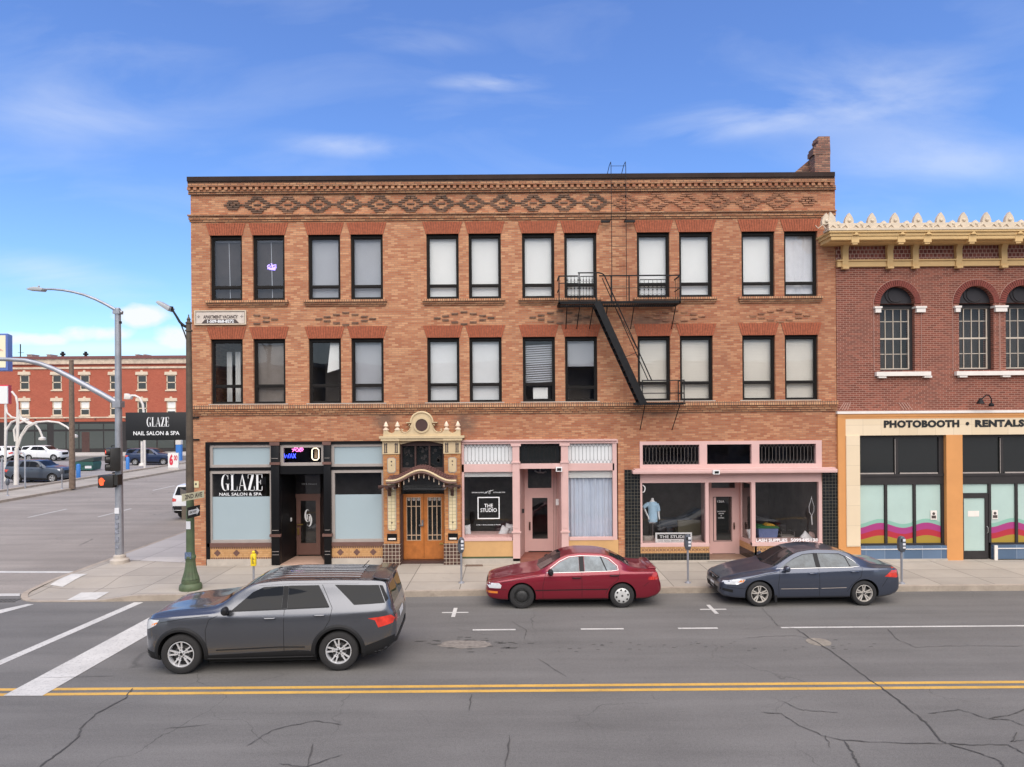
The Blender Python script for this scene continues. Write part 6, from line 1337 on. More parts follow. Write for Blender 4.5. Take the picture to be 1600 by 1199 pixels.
def patch(bvh, poly, view, mtl, parent, name, off=.004, step=.06, hw=1.2, thick=0):
    """part lying on the body skin: a side / top / front / rear outline laid onto the body surface"""
    bm = bmesh.new(); ax = {'L': (0, 2), 'R': (0, 2), 'T': (0, 1), 'F': (1, 2), 'B': (1, 2)}[view]
    def mk(p):
        v = [0, 0, 0]; v[ax[0]] = p[0]; v[ax[1]] = p[1]; return Vector(v)
    bm.faces.new([bm.verts.new(mk(p)) for p in poly])
    for a in (0, 1):
        lo, hi = min(p[a] for p in poly), max(p[a] for p in poly); k = lo+step
        while k < hi-1e-4:
            co = [0, 0, 0]; no = [0, 0, 0]; co[ax[a]] = k; no[ax[a]] = 1
            bmesh.ops.bisect_plane(bm, geom=bm.verts[:]+bm.edges[:]+bm.faces[:], plane_co=co, plane_no=no); k += step
    bmesh.ops.triangulate(bm, faces=[f for f in bm.faces if len(f.verts) > 4])
    o_, d_ = {'L': ((0, -3, 0), (0, 1, 0)), 'R': ((0, 3, 0), (0, -1, 0)), 'T': ((0, 0, 4), (0, 0, -1)), 'F': ((-3, 0, 0), (1, 0, 0)), 'B': ((9, 0, 0), (-1, 0, 0))}[view]
    for v in bm.verts:
        s = Vector(o_); s[ax[0]] = v.co[ax[0]]; s[ax[1]] = v.co[ax[1]]; h, nrm, i, dist = bvh.ray_cast(s, Vector(d_))
        if h is None:
            q = Vector(v.co); q[3-ax[0]-ax[1]] = {'L': -.8, 'R': .8, 'T': 1, 'F': 0.1, 'B': 4.6}[view]; h, nrm, i, dist = bvh.find_nearest(q)
        if nrm.dot(Vector(d_)) > 0: nrm = -nrm
        v.co = h+nrm*off
    bmesh.ops.recalc_face_normals(bm, faces=bm.faces)
    f0 = bm.faces[:][0]
    if f0.normal.dot(Vector(d_)) > 0: bmesh.ops.reverse_faces(bm, faces=bm.faces)
    me = bpy.data.meshes.new(name); bm.to_mesh(me); bm.free(); me.materials.append(M[mtl])
    for p in me.polygons: p.use_smooth = True
    o = bpy.data.objects.new(name, me); COL.objects.link(o); o.parent = parent; LOC[o.name] = Vector((0,0,0)); return o
def off_poly(poly, d):      # widen an outline by d (simple vertex-normal offset, works for the convex-ish outlines here)
    n = len(poly); area = sum(poly[i][0]*poly[(i+1) % n][1]-poly[(i+1) % n][0]*poly[i][1] for i in range(n)); s = 1 if area > 0 else -1; out = []
    for i in range(n):
        a, p, c = Vector(poly[i-1]), Vector(poly[i]), Vector(poly[(i+1) % n]); e1 = (p-a).normalized(); e2 = (c-p).normalized(); n1 = Vector((e1.y, -e1.x)); n2 = Vector((e2.y, -e2.x)); m = (n1+n2)
        m = m.normalized()/max(.5, m.normalized().dot(n1)); out.append((p.x+s*m.x*d, p.y+s*m.y*d))
    return out
def strip(bvh, pts, w_, view, mtl, parent, name, off=.003, sub=10):
    """narrow line on the skin (shut lines, chrome, crease)"""
    bm = bmesh.new(); path = []; ax = {'L': (0, 2), 'R': (0, 2), 'T': (0, 1), 'F': (1, 2), 'B': (1, 2)}[view]
    for a, c in zip(pts, pts[1:]):
        for k in range(sub): path.append((a[0]+(c[0]-a[0])*k/sub, a[1]+(c[1]-a[1])*k/sub))
    path.append(pts[-1]); prev = None
    o_, d_ = {'L': ((0, -3, 0), (0, 1, 0)), 'R': ((0, 3, 0), (0, -1, 0)), 'T': ((0, 0, 4), (0, 0, -1)), 'F': ((-3, 0, 0), (1, 0, 0)), 'B': ((9, 0, 0), (-1, 0, 0))}[view]
    for k, p in enumerate(path):
        a, c = Vector(path[max(k-1, 0)]), Vector(path[min(k+1, len(path)-1)]); t = (c-a).normalized(); nn = Vector((-t.y, t.x))*w_/2; cur = []
        for s_ in (1, -1):
            q = Vector(p)+nn*s_; s = Vector(o_); s[ax[0]] = q.x; s[ax[1]] = q.y; h, nrm, i, dist = bvh.ray_cast(s, Vector(d_))
            if h is None: cur = None; break
            if nrm.dot(Vector(d_)) > 0: nrm = -nrm
            cur.append(bm.verts.new(h+nrm*off))
        if prev and cur:
            try: bm.faces.new([prev[0], prev[1], cur[1], cur[0]])
            except Exception: pass
        prev = cur
    me = bpy.data.meshes.new(name); bm.to_mesh(me); bm.free(); me.materials.append(M[mtl])
    for p in me.polygons: p.use_smooth = True
    return me
def strips(bvh, lines, w_, mtl, parent, name, off=.003):
    tot = bmesh.new()
    for view, pts in lines:
        me = strip(bvh, pts, w_, view, mtl, parent, name, off); tot.from_mesh(me); bpy.data.meshes.remove(me)
    me = bpy.data.meshes.new(name); tot.to_mesh(me); tot.free(); me.materials.append(M[mtl]); o = bpy.data.objects.new(name, me); COL.objects.link(o); o.parent = parent; return o
def wheel(parent, x, y, r, rr, wd, style, out):
    """tyre with sidewall and tread, rim as a sub-part; out = -1 towards the near side"""
    s = out; f = lambda v: y+s*v
    prof = [(rr, -wd/2), (r*.90, -wd/2), (r*.975, -wd*.42), (r, -wd*.33), (r, wd*.33), (r*.975, wd*.42), (r*.90, wd*.49), (rr*1.06, wd*.47), (rr*1.0, wd*.40), (rr*.97, wd*.1)]
    b = MB(); b.lathe([(q[0], f(q[1])) for q in prof], (x, 0, r), 44, axis='y', cap=False); t = b.build('wheel', 'tyre', parent, local=True)
    b = MB(); yo = wd*.40; b.lathe([(rr*.97, f(.0)), (.01, f(.0))], (x, 0, r), 30, axis='y', m=1, cap=False)
    mt = {'suv': 'alloy', 'blue': 'alloy_warm', 'cap': 'hubcap', 'steel': 'steel_black'}[style]
    def spoke(a, w0, w1, r0, r1, y0, y1, m=0):
        ca, sa = cos(a), sin(a); P = lambda rr_, ww, yy: (x+rr_*ca-ww*sa, f(yy), r+rr_*sa+ww*ca)
        v = [P(r0,-w0,y0),P(r0,w0,y0),P(r1,w1,y1),P(r1,-w1,y1),P(r0,-w0,y0-.03),P(r0,w0,y0-.03),P(r1,w1,y1-.03),P(r1,-w1,y1-.03)]
        for q in ((0,1,2,3),(4,7,6,5),(0,4,5,1),(1,5,6,2),(2,6,7,3),(3,7,4,0)): b.face([v[k] for k in q], m)
    if style in ('suv', 'blue'):
        b.lathe([(rr*.985, f(yo+.005)), (rr*.93, f(yo+.008)), (rr*.90, f(yo-.01)), (rr*.90, f(0))], (x, 0, r), 44, axis='y', cap=False)
        for k in range(5):
            a = pi/2+2*pi*k/5+(.18 if style == 'suv' else .0)
            for e in (-1, 1):
                if style == 'suv':
                    a0 = a+e*.20; spoke(a0, rr*.05, rr*.055, rr*.22, rr*.92, yo-.025, yo-.008)
                else:
                    a0 = a+e*.17; spoke(a0, rr*.05, rr*.075, rr*.2, rr*.92, yo-.03, yo-.008)
            if style == 'suv': spoke(a, rr*.20, rr*.17, rr*.45, rr*.52, yo-.022, yo-.018)
        b.lathe([(rr*.26, f(yo-.035)), (rr*.25, f(yo-.015)), (rr*.17, f(yo-.010)), (.001, f(yo-.010))], (x, 0, r), 20, axis='y', cap=False)
        b.lathe([(rr*.12, f(yo-.008)), (.001, f(yo-.006))], (x, 0, r), 14, axis='y', m=1, cap=False)
        for k in range(5): a = 2*pi*k/5+.5; b.lathe([(.012, f(yo-.008)), (.001, f(yo-.008))], (x+rr*.2*cos(a), 0, r+rr*.2*sin(a)), 6, axis='y', m=1)
        b.lathe([(rr*.60, f(.02)), (.001, f(.02))], (x, 0, r), 24, axis='y', m=2, cap=False)
    elif style == 'cap':
        b.lathe([(rr*1.0, f(yo-.005)), (rr*.9, f(yo+.01)), (rr*.45, f(yo+.02)), (rr*.2, f(yo+.018)), (.001, f(yo+.018))], (x, 0, r), 40, axis='y', cap=False)
        for k in range(8):
            a = 2*pi*k/8+.2; b.face([(x+q*cos(a+e), f(yo+.022), r+q*sin(a+e)) for q, e in ((rr*.84,-.17),(rr*.88,0),(rr*.84,.17),(rr*.66,.13),(rr*.66,-.13))], 1)
        b.lathe([(rr*.14, f(yo+.022)), (.001, f(yo+.024))], (x, 0, r), 16, axis='y', m=2)
    else:
        b.lathe([(rr*1.0, f(yo-.01)), (rr*.93, f(yo)), (rr*.82, f(yo-.05)), (rr*.6, f(yo-.015)), (rr*.3, f(yo-.01)), (rr*.28, f(yo+.01)), (.001, f(yo+.01))], (x, 0, r), 40, axis='y', cap=False)
        for k in range(12): a = 2*pi*k/12; b.lathe([(rr*.07, f(yo-.026)), (.001, f(yo-.026))], (x+rr*.68*cos(a), 0, r+rr*.68*sin(a)), 8, axis='y', m=2)
    return b.build('rim', [mt, 'wheel_dark', 'disc_grey'], t, local=True)
def build_car(sp, name, label, paint, loc, rz, group=None, cat='car'):
    c = thing(name, (0, 0, 0), label, cat, group); hw = sp['W']/2
    body, bvh = make_body(sp, c, paint)
    V = (('L', 1), ('R', -1))
    for i, (nm, poly, mtl) in enumerate(sp['side']):
        for v, _ in V: patch(bvh, poly, v, mtl, c, nm, off=.005 if 'glass' not in mtl else .007)
    for nm, poly, mtl, view in sp.get('other', []): patch(bvh, poly, view, mtl, c, nm, off=.006)
    lines = []
    for pts in sp['gaps']:
        for v, _ in V: lines.append((v, pts))
    for v, pts in sp.get('gaps_top', []): lines.append((v, pts))
    if lines: strips(bvh, lines, .009, 'gap', c, 'panel_gap', .002)
    for nm, w_, mtl, ls in sp.get('strips', []):
        lines = []
        for pts in ls:
            if isinstance(pts, tuple): lines.append(pts)
            else:
                for v, _ in V: lines.append((v, pts))
        strips(bvh, lines, w_, mtl, c, nm, .008 if mtl != 'car_glass' else .004)
    for v, s in V:
        sg = -1 if v == 'L' else 1
        for hx, hz in sp['handles']:
            h, nrm, i, d = bvh.ray_cast(Vector((hx, sg*3, hz)), Vector((0, -sg, 0)))
            if h is None: continue
            b = MB(); y = h.y; b.tube([(hx-.11, y+sg*.0, hz-.003), (hx-.085, y+sg*.03, hz), (hx+.085, y+sg*.03, hz), (hx+.11, y, hz)], .014, 6); b.build('door_handle', sp.get('hm', paint), c, local=True)
            b = MB(); b.lathe([(.045, y+sg*.004), (.04, y+sg*.003)], (hx, 0, hz-.004), 12, axis='y')
        mx_, mz = sp['mirror']; h, nrm, i, d = bvh.ray_cast(Vector((mx_+.05, sg*3, mz-.05)), Vector((0, -sg, 0))); y = h.y
        b = MB(); rings = []
        for t, sc in ((0, .55), (.25, .9), (.6, 1.0), (.85, .85), (1, .5)):
            yy = y+sg*(.03+t*.20); rings.append([(mx_+.02*t+(.11*sc)*cos(2*pi*k/14)*(.8 if cos(2*pi*k/14) < 0 else .55), yy, mz+.085*sc*sin(2*pi*k/14)) for k in range(14)])
        for a, q in zip(rings, rings[1:]):
            for k in range(14): b.face([a[k], a[(k+1) % 14], q[(k+1) % 14], q[k]], 0, True)
        b.face(rings[0]); b.face(rings[-1]); b.box(mx_-.04, mx_+.05, min(y-sg*.03, y+sg*.06), max(y-sg*.03, y+sg*.06), mz-.09, mz-.04); b.build('mirror', sp.get('mm', paint), c, local=True)
    for j, xw in enumerate(sp['wx']):
        for s in (-1, 1): wheel(c, xw, s*(hw-sp['tw']/2-.015), sp['r'], sp['rr'], sp['tw'], sp['styles'][j], s)
    if 'extra' in sp: sp['extra'](c, bvh)
    b = MB(); b.box(sp['wx'][0]+sp['r']*1.2, sp['wx'][1]-sp['r']*1.2, -hw*.8, hw*.8, .17, .30); b.box(.4, sp['wx'][0]-.1, -hw*.6, hw*.6, .2, .3); b.box(sp['wx'][1], sp['L']-.4, -hw*.6, hw*.6, .24, .34); b.box(sp['wx'][0]-.05, sp['wx'][0]+.05, -hw*.85, hw*.85, sp['r']-.05, sp['r']+.05); b.box(sp['wx'][1]-.05, sp['wx'][1]+.05, -hw*.85, hw*.85, sp['r']-.05, sp['r']+.05); b.build('chassis', 'gap', c, local=True)
    sc = sp.get('scale', 1); c.scale = (sc, sc, sc); c.location = loc; c.rotation_euler = (0, 0, rz)
    return c
# ---- SUV
SUV = dict(L=5.05, W=2.0, r=.385, rr=.255, ra=.455, wx=(.92, 3.945), tw=.26, styles=('suv', 'suv'), scale=1.02, crown=.05,
  top=[(0,.86),(.06,1.04),(.25,1.13),(.7,1.19),(1.3,1.24),(1.50,1.275),(2.18,1.665),(2.4,1.72),(2.9,1.76),(3.7,1.755),(4.5,1.73),(4.74,1.705),(4.82,1.68),(4.95,1.34),(5.01,1.12),(5.05,.92)],
  bot=[(0,.40),(.15,.27),(.5,.24),(4.3,.25),(4.8,.34),(5.05,.48)], belt=[(0,.78),(.06,.98),(.3,1.06),(1.0,1.11),(1.6,1.13),(3,1.13),(4.2,1.17),(4.85,1.20),(5.0,1.1),(5.05,.88)],
  wid=[(0,.52),(.04,.70),(.12,.82),(.3,.92),(.7,.99),(1.2,1.0),(4.3,1.0),(4.75,.97),(4.93,.91),(5.02,.84),(5.05,.76)], roofw=[(0,.6),(.3,.78),(1.2,.84),(1.5,.83),(2.2,.76),(3,.76),(4.4,.74),(4.75,.72),(4.95,.76),(5.05,.66)],
  side=[('side_window', [(1.86,1.19),(2.84,1.22),(2.84,1.63),(2.46,1.615),(2.26,1.53)], 'car_glass_dark'), ('side_window', [(2.95,1.225),(3.76,1.25),(3.53,1.635),(2.95,1.635)], 'car_glass_dark'), ('side_window', [(4.24,1.27),(4.84,1.29),(4.70,1.61),(3.84,1.635)], 'car_glass_dark'),
    ('tail_lamp', [(4.52,1.02),(4.66,.98),(4.72,.84),(4.99,.90),(5.03,.99),(4.95,1.06)], 'lamp_red_bright'),
    ('headlight', [(.02,.87),(.14,.85),(.36,.95),(.43,1.045),(.22,1.04),(.05,1.0)], 'lamp_clear'), ('turn_lamp', [(.24,.91),(.37,.965),(.40,1.005),(.27,.97)], 'lamp_amber'),
    ('sill_cladding', [(1.40,.25),(3.46,.25),(3.46,.40),(3.2,.43),(1.40,.36)], 'trim_black'), ('bumper_cladding', [(.04,.30),(.45,.25),(.45,.36),(.30,.42),(.03,.46)], 'trim_black'), ('bumper_cladding', [(4.42,.27),(4.80,.34),(5.02,.52),(5.02,.66),(4.85,.62),(4.42,.47)], 'trim_black'), ('quarter_pillar', [(4.71,1.61),(4.78,1.60),(4.90,1.36),(4.85,1.30)], 'trim_black'), ('door_pillar', [(2.845,1.225),(2.945,1.23),(2.945,1.632),(2.845,1.63)], 'trim_black'), ('fuel_door', [(4.18,.96),(4.37,.97),(4.37,1.12),(4.18,1.11)], 'paint_grey')],
  gaps=[[(1.42,.50),(1.40,.85),(1.46,1.05),(1.62,1.12)], [(2.90,.30),(2.895,1.22)], [(3.50,.60),(3.62,.74),(3.78,1.0),(3.82,1.22),(3.60,1.64)], [(.45,1.0),(1.0,1.08),(1.45,1.12)], [(1.40,.44),(1.42,.55)]],
  gaps_top=[('T', [(.35,-.72),(1.2,-.78),(1.42,-.8)]), ('T', [(.35,.72),(1.2,.78),(1.42,.8)])],
  strips=[('window_trim', .02, 'trim_black', [[(1.84,1.19),(2.9,1.215),(3.76,1.24)]]), ('sill_crease', .018, 'trim_black', [[(1.6,.46),(2.8,.50),(3.3,.49)]]), ('roof_rail', .03, 'paint_grey', [[(2.35,1.655),(3.0,1.69),(4.3,1.66)]])],
  handles=[(2.62,1.06), (3.58,1.10)], mirror=(1.80,1.235), mm='trim_black',
  other=[('windscreen', [(1.58,-.72),(2.16,-.64),(2.20,0),(2.16,.64),(1.58,.72),(1.50,0)], 'car_glass_dark', 'T'), ('tailgate_window', [(-.60,1.62),(.60,1.62),(.70,1.22),(-.70,1.22)], 'car_glass_dark', 'B'), ('grille', [(-.55,.94),(.55,.94),(.50,.66),(-.50,.66)], 'trim_black', 'F'), ('number_plate', [(-.26,.98),(.26,.98),(.26,.84),(-.26,.84)], 'plate_white', 'B'), ('tail_lamp', [(.60,1.02),(.80,1.04),(.80,.90),(.60,.92)], 'lamp_red', 'B'), ('tail_lamp', [(-.60,1.02),(-.80,1.04),(-.80,.90),(-.60,.92)], 'lamp_red', 'B'), ('roof_panel', [(2.5,-.62),(4.3,-.60),(4.3,.60),(2.5,.62)], 'roof_dark', 'T'), ('rear_bumper', [(-.8,.60),(.8,.60),(.8,.50),(-.8,.50)], 'trim_black', 'B')])
mat('roof_dark', (.05,.052,.06), .12, metal=.2, coat=.4); mat('car_glass_dark', (.010,.011,.013), .03, spec=.2)
def arch_ring(c, sp, bvh, w0, a0, a1, name='arch_cladding'):
    hw = sp['W']/2
    for xw in sp['wx']:
        for s in (-1, 1):
            b = MB(); n = 22; P = []
            for k in range(n+1):
                a = a0+(a1-a0)*k/n
                row = []
                for q in (sp['ra']-.004, sp['ra']+w0*.5, sp['ra']+w0):
                    x_, z_ = xw+q*cos(a), sp['r']+q*sin(a); h, nr, i, d = bvh.ray_cast(Vector((x_, s*3, z_)), Vector((0, -s, 0))); y = h.y if h else s*hw*.95
                    row.append((x_, y+s*(.018 if q < sp['ra']+w0*.9 else .002), z_))
                row.insert(0, (row[0][0], row[0][1]-s*.12, row[0][2])); P.append(row)
            for k in range(n):
                for j in range(3): b.face([P[k][j], P[k+1][j], P[k+1][j+1], P[k][j+1]], 0, True)
            b.build(name, 'trim_black', c, local=True)
def remap(sp, f, x0=None):      # shorten an overhang: every outline and table of the car goes with it
    for k in ('top', 'bot', 'belt', 'wid', 'roofw'): sp[k] = [(f(p[0]), p[1]) for p in sp[k]]
    sp['side'] = [(n_, [(f(p[0]), p[1]) for p in pl], m_) for n_, pl, m_ in sp['side']]; sp['other'] = [(n_, ([(f(p[0]), p[1]) for p in pl] if v_ == 'T' else pl), m_, v_) for n_, pl, m_, v_ in sp['other']]
    sp['gaps'] = [[(f(p[0]), p[1]) for p in pl] for pl in sp['gaps']]; sp['gaps_top'] = [(v_, [(f(p[0]), p[1]) for p in pl]) for v_, pl in sp['gaps_top']]; sp['L'] = f(sp['L'])
    if x0 is not None: sp['x0'] = x0
def suv_extra(c, bvh):
    arch_ring(c, SUV, bvh, .075, R(-14), R(194))
    b = MB()
    for k in range(7):
        y = -.5+k/6*1.0; pts = []
        for x in (2.45, 2.9, 3.4, 3.9, 4.3):
            h, n_, i, d = bvh.ray_cast(Vector((x, y, 4)), Vector((0, 0, -1))); pts.append(h+Vector((0, 0, .006)))
        b.tube(pts, .009, 5)
    b.build('roof_rib', 'paint_grey', c, local=True)
    b = MB(); b.prism([(4.55,1.752),(4.90,1.71),(4.92,1.685),(4.7,1.70)], -.66, .66); b.build('spoiler', 'paint_grey', c, local=True, bevel=.008)
    b = MB(); b.tube([(4.2,.3,1.74),(4.34,.3,1.88)], .008, 5); b.build('antenna', 'trim_black', c, local=True)
SUV['extra'] = suv_extra
remap(SUV, lambda x: x if x > .92 else .92-(.92-x)*.87, .92-.92*.87)
suvc = build_car(SUV, 'suv', 'dark grey metallic SUV driving in the near lane, silver wheels and black cladding', 'paint_grey', (-6.95-.60, 13.40+1.03, 0), R(2.2))
# ---- burgundy sedan
RED = dict(L=4.77, W=1.77, r=.318, rr=.20, ra=.37, wx=(.95, 3.57), tw=.20, styles=('steel', 'cap'), crown=.05,
  top=[(0,.52),(.05,.66),(.25,.74),(.7,.84),(1.2,.92),(1.38,.955),(1.95,1.27),(2.12,1.345),(2.5,1.40),(2.95,1.385),(3.25,1.33),(3.55,1.20),(3.92,1.02),(4.1,.99),(4.5,.97),(4.62,.94),(4.70,.72),(4.77,.58)],
  bot=[(0,.36),(.12,.24),(.5,.20),(4.2,.21),(4.6,.28),(4.77,.38)], belt=[(0,.50),(.05,.63),(.3,.70),(.9,.80),(1.4,.87),(2.5,.90),(3.6,.925),(4.2,.92),(4.62,.90),(4.77,.56)],
  wid=[(0,.62),(.04,.76),(.12,.86),(.3,.93),(.7,.98),(1.2,1.0),(3.7,1.0),(4.3,.965),(4.6,.90),(4.72,.83),(4.77,.72)], roofw=[(0,.5),(.4,.72),(1.3,.80),(1.5,.79),(2.1,.655),(2.6,.64),(3.2,.645),(3.6,.70),(4.0,.76),(4.6,.74),(4.77,.6)],
  side=[('side_window', [(1.62,.925),(2.46,.945),(2.46,1.295),(2.22,1.27),(1.98,1.17),(1.74,1.01)], 'car_glass_light'), ('side_window', [(2.60,.95),(3.16,.96),(3.02,1.285),(2.60,1.30)], 'car_glass_light'), ('side_window', [(3.19,.965),(3.46,.985),(3.44,1.06),(3.22,1.22),(3.06,1.28)], 'car_glass_light'),
    ('headlight', [(.045,.60),(.10,.53),(.40,.535),(.42,.61),(.36,.665),(.10,.66)], 'lamp_clear'), ('turn_lamp', [(.03,.40),(.32,.40),(.32,.455),(.03,.46)], 'lamp_amber'), ('tail_lamp', [(4.34,.72),(4.70,.72),(4.65,.90),(4.50,.90),(4.46,.82),(4.36,.80)], 'lamp_red'), ('tail_reflector', [(4.42,.72),(4.69,.72),(4.67,.79),(4.42,.79)], 'lamp_red_bright'),
    ('sill', [(1.36,.20),(3.18,.20),(3.18,.25),(1.36,.25)], 'trim_black'), ('quarter_pillar', [(3.155,.96),(3.195,.963),(3.065,1.285),(3.015,1.288)], 'trim_black'), ('door_pillar', [(2.465,.945),(2.59,.948),(2.59,1.30),(2.465,1.295)], 'trim_black')],
  gaps=[[(1.50,.24),(1.50,.60),(1.58,.91)], [(2.52,.24),(2.52,.95)], [(3.14,.38),(3.24,.56),(3.46,.74),(3.52,.95)], [(.42,.67),(1.0,.80),(1.42,.87)], [(.12,.50),(.55,.50)], [(4.20,.56),(4.35,.66)]],
  gaps_top=[('T', [(.2,-.60),(1.3,-.70)]), ('T', [(3.98,-.62),(4.6,-.60)]), ('T', [(3.98,.62),(4.6,.60)])],
  strips=[('side_moulding', .022, 'trim_black', [[(1.30,.485),(3.20,.50)]]), ('window_chrome', .010, 'chrome', [[(1.60,.915),(2.5,.935),(3.3,.955),(3.48,.975),(3.47,1.06),(3.26,1.235),(3.06,1.295),(2.5,1.315),(2.2,1.287),(1.96,1.185),(1.70,1.01)]])],
  handles=[(2.38,.80), (3.36,.85)], hm='trim_black', mirror=(1.70,.965), mm='trim_black',
  other=[('windscreen', [(1.46,-.62),(1.98,-.53),(2.03,0),(1.98,.53),(1.46,.62),(1.38,0)], 'car_glass', 'T'), ('rear_window', [(3.30,-.50),(3.82,-.60),(3.90,0),(3.82,.60),(3.30,.50),(3.26,0)], 'car_glass', 'T'), ('grille', [(-.35,.64),(.35,.64),(.32,.55),(-.32,.55)], 'trim_black', 'F'), ('tail_lamp', [(-.75,.88),(-.40,.88),(-.40,.72),(-.75,.72)], 'lamp_red', 'B'), ('tail_lamp', [(.75,.88),(.40,.88),(.40,.72),(.75,.72)], 'lamp_red', 'B')])
def red_extra(c, bvh):
    b = MB(); b.prism([(4.28,.97),(4.33,1.015),(4.50,1.0),(4.515,.95)], -.62, .62); b.build('spoiler', 'paint_red', c, local=True, bevel=.015)
RED['extra'] = red_extra
fr_ = lambda x: x if x < 3.57 else 3.57+(x-3.57)*.885
remap(RED, fr_)
xw = (813-CX)*17.8/F
build_car(RED, 'parked_sedan', 'burgundy four door sedan at the kerb with black steel front wheel and silver hubcap', 'paint_red', (xw-.95, 17.78+.885, 0), R(.3), group=None)
# ---- blue sedan
BLU = dict(L=4.83, W=1.82, r=.325, rr=.225, ra=.38, wx=(.98, 3.72), tw=.21, styles=('blue', 'blue'), crown=.05,
  top=[(0,.50),(.04,.62),(.2,.73),(.6,.86),(1.1,.95),(1.32,.99),(1.9,1.29),(2.15,1.39),(2.6,1.445),(3.1,1.42),(3.4,1.35),(3.75,1.20),(4.1,1.06),(4.3,1.03),(4.62,1.01),(4.72,.95),(4.79,.72),(4.83,.58)],
  bot=[(0,.32),(.12,.22),(.5,.19),(4.2,.21),(4.65,.28),(4.83,.40)], belt=[(0,.48),(.04,.59),(.25,.68),(.8,.79),(1.35,.89),(2.5,.93),(3.6,.965),(4.3,.96),(4.7,.93),(4.83,.56)],
  wid=[(0,.52),(.03,.66),(.10,.78),(.25,.88),(.6,.965),(1.0,1.0),(3.9,1.0),(4.4,.96),(4.68,.89),(4.78,.82),(4.83,.70)], roofw=[(0,.5),(.4,.70),(1.2,.79),(1.45,.78),(2.1,.655),(2.6,.64),(3.2,.645),(3.7,.70),(4.1,.76),(4.6,.75),(4.83,.6)],
  side=[('side_window', [(1.54,.975),(2.48,1.0),(2.48,1.315),(2.22,1.295),(1.95,1.19),(1.70,1.06)], 'car_glass_mid'), ('side_window', [(2.60,1.0),(3.36,1.01),(3.30,1.24),(3.16,1.30),(2.60,1.322)], 'car_glass_mid'), ('side_window', [(3.39,1.01),(3.62,1.03),(3.56,1.10),(3.33,1.24)], 'car_glass_mid'),
    ('rain_guard', [(1.72,1.075),(1.95,1.205),(2.22,1.31),(2.5,1.335),(3.18,1.318),(3.33,1.25),(3.30,1.24),(3.16,1.285),(2.5,1.30),(2.24,1.28),(1.96,1.175)], 'trim_black'),
    ('headlight', [(.06,.60),(.14,.565),(.42,.575),(.56,.64),(.62,.705),(.50,.72),(.26,.68),(.10,.64)], 'lamp_clear'), ('turn_lamp', [(.44,.585),(.56,.645),(.60,.70),(.50,.69),(.43,.63)], 'lamp_amber'), ('tail_lamp', [(4.30,.76),(4.68,.72),(4.77,.78),(4.72,.93),(4.56,.98),(4.50,.90)], 'lamp_red_bright'),
    ('sill', [(1.40,.19),(3.32,.20),(3.32,.25),(1.40,.245)], 'trim_black'), ('quarter_pillar', [(3.355,1.01),(3.395,1.01),(3.335,1.245),(3.295,1.25)], 'trim_black'), ('door_pillar', [(2.485,1.0),(2.595,1.0),(2.595,1.31),(2.485,1.31)], 'trim_black'), ('bumper_shadow', [(.03,.40),(.30,.36),(.30,.44),(.03,.46)], 'trim_black'), ('fuel_door', [(3.98,.86),(4.13,.86),(4.13,.97),(3.98,.97)], 'paint_blue')],
  gaps=[[(1.48,.28),(1.46,.60),(1.52,.93)], [(2.54,.26),(2.54,.98)], [(3.26,.38),(3.38,.56),(3.62,.76),(3.68,.99)], [(.64,.72),(1.0,.82),(1.45,.90)], [(.16,.50),(.60,.47),(.66,.56)], [(4.22,.50),(4.38,.72)]],
  gaps_top=[('T', [(.25,-.62),(1.2,-.72)]), ('T', [(4.12,-.64),(4.7,-.62)])],
  strips=[('side_moulding', .016, 'taupe', [[(1.52,.47),(2.5,.475)],[(2.58,.475),(3.24,.49)]]), ('window_chrome', .010, 'chrome', [[(1.44,.955),(1.54,.965),(2.5,.988),(3.4,1.0),(3.64,1.02),(3.54,1.12),(3.36,1.245)]]), ('windscreen_wiper', .012, 'trim_black', [('T', [(1.34,-.1),(1.48,-.6)])])],
  handles=[(2.36,.865), (3.46,.90)], mirror=(1.66,1.0),
  other=[('windscreen', [(1.44,-.66),(2.0,-.56),(2.04,0),(2.0,.56),(1.44,.66),(1.32,0)], 'car_glass', 'T'), ('rear_window', [(3.44,-.50),(3.92,-.60),(4.0,0),(3.92,.60),(3.44,.50),(3.38,0)], 'car_glass', 'T'), ('grille', [(-.36,.66),(.36,.66),(.30,.56),(-.30,.56)], 'trim_black', 'F'), ('lower_grille', [(-.48,.44),(.48,.44),(.44,.32),(-.44,.32)], 'gap', 'F'), ('number_plate', [(-.16,.50),(.14,.50),(.14,.37),(-.16,.37)], 'plate_white', 'F'), ('tail_lamp', [(-.78,.92),(-.5,.92),(-.5,.76),(-.78,.74)], 'lamp_red', 'B'), ('tail_lamp', [(.78,.92),(.5,.92),(.5,.76),(.78,.74)], 'lamp_red', 'B')])
def blu_extra(c, bvh):
    h, n_, i, d = bvh.ray_cast(Vector((-3, 0, .61)), Vector((1, 0, 0))); x = h.x
    b = MB(); b.tube([(x-.01,-.06,.65),(x-.012,-.045,.57)], .007, 5); b.tube([(x-.01,.06,.65),(x-.012,.045,.57)], .007, 5); b.tube([(x-.012,-.05,.61),(x-.012,.05,.61)], .007, 5); b.tube([(x-.008,-.07,.66),(x-.008,.07,.66),(x-.01,.055,.56),(x-.01,-.055,.56),(x-.008,-.07,.66)], .005, 4); b.build('grille_emblem', 'chrome', c, local=True)
    b = MB(); b.tube([(x-.004,-.34,.665),(x-.006,0,.672),(x-.004,.34,.665)], .012, 6); b.build('grille_bar', 'chrome', c, local=True)
    b = MB()
    for s in (-1, 1): b.box(1.36, 1.42, s*.87-.04, s*.87+.04, .12, .30)
    b.build('mud_flap', 'trim_black', c, local=True)
BLU['extra'] = blu_extra
remap(BLU, lambda x: x if x < 3.72 else 3.72+(x-3.72)*.93)
xw = (1184.5-CX)*17.85/F
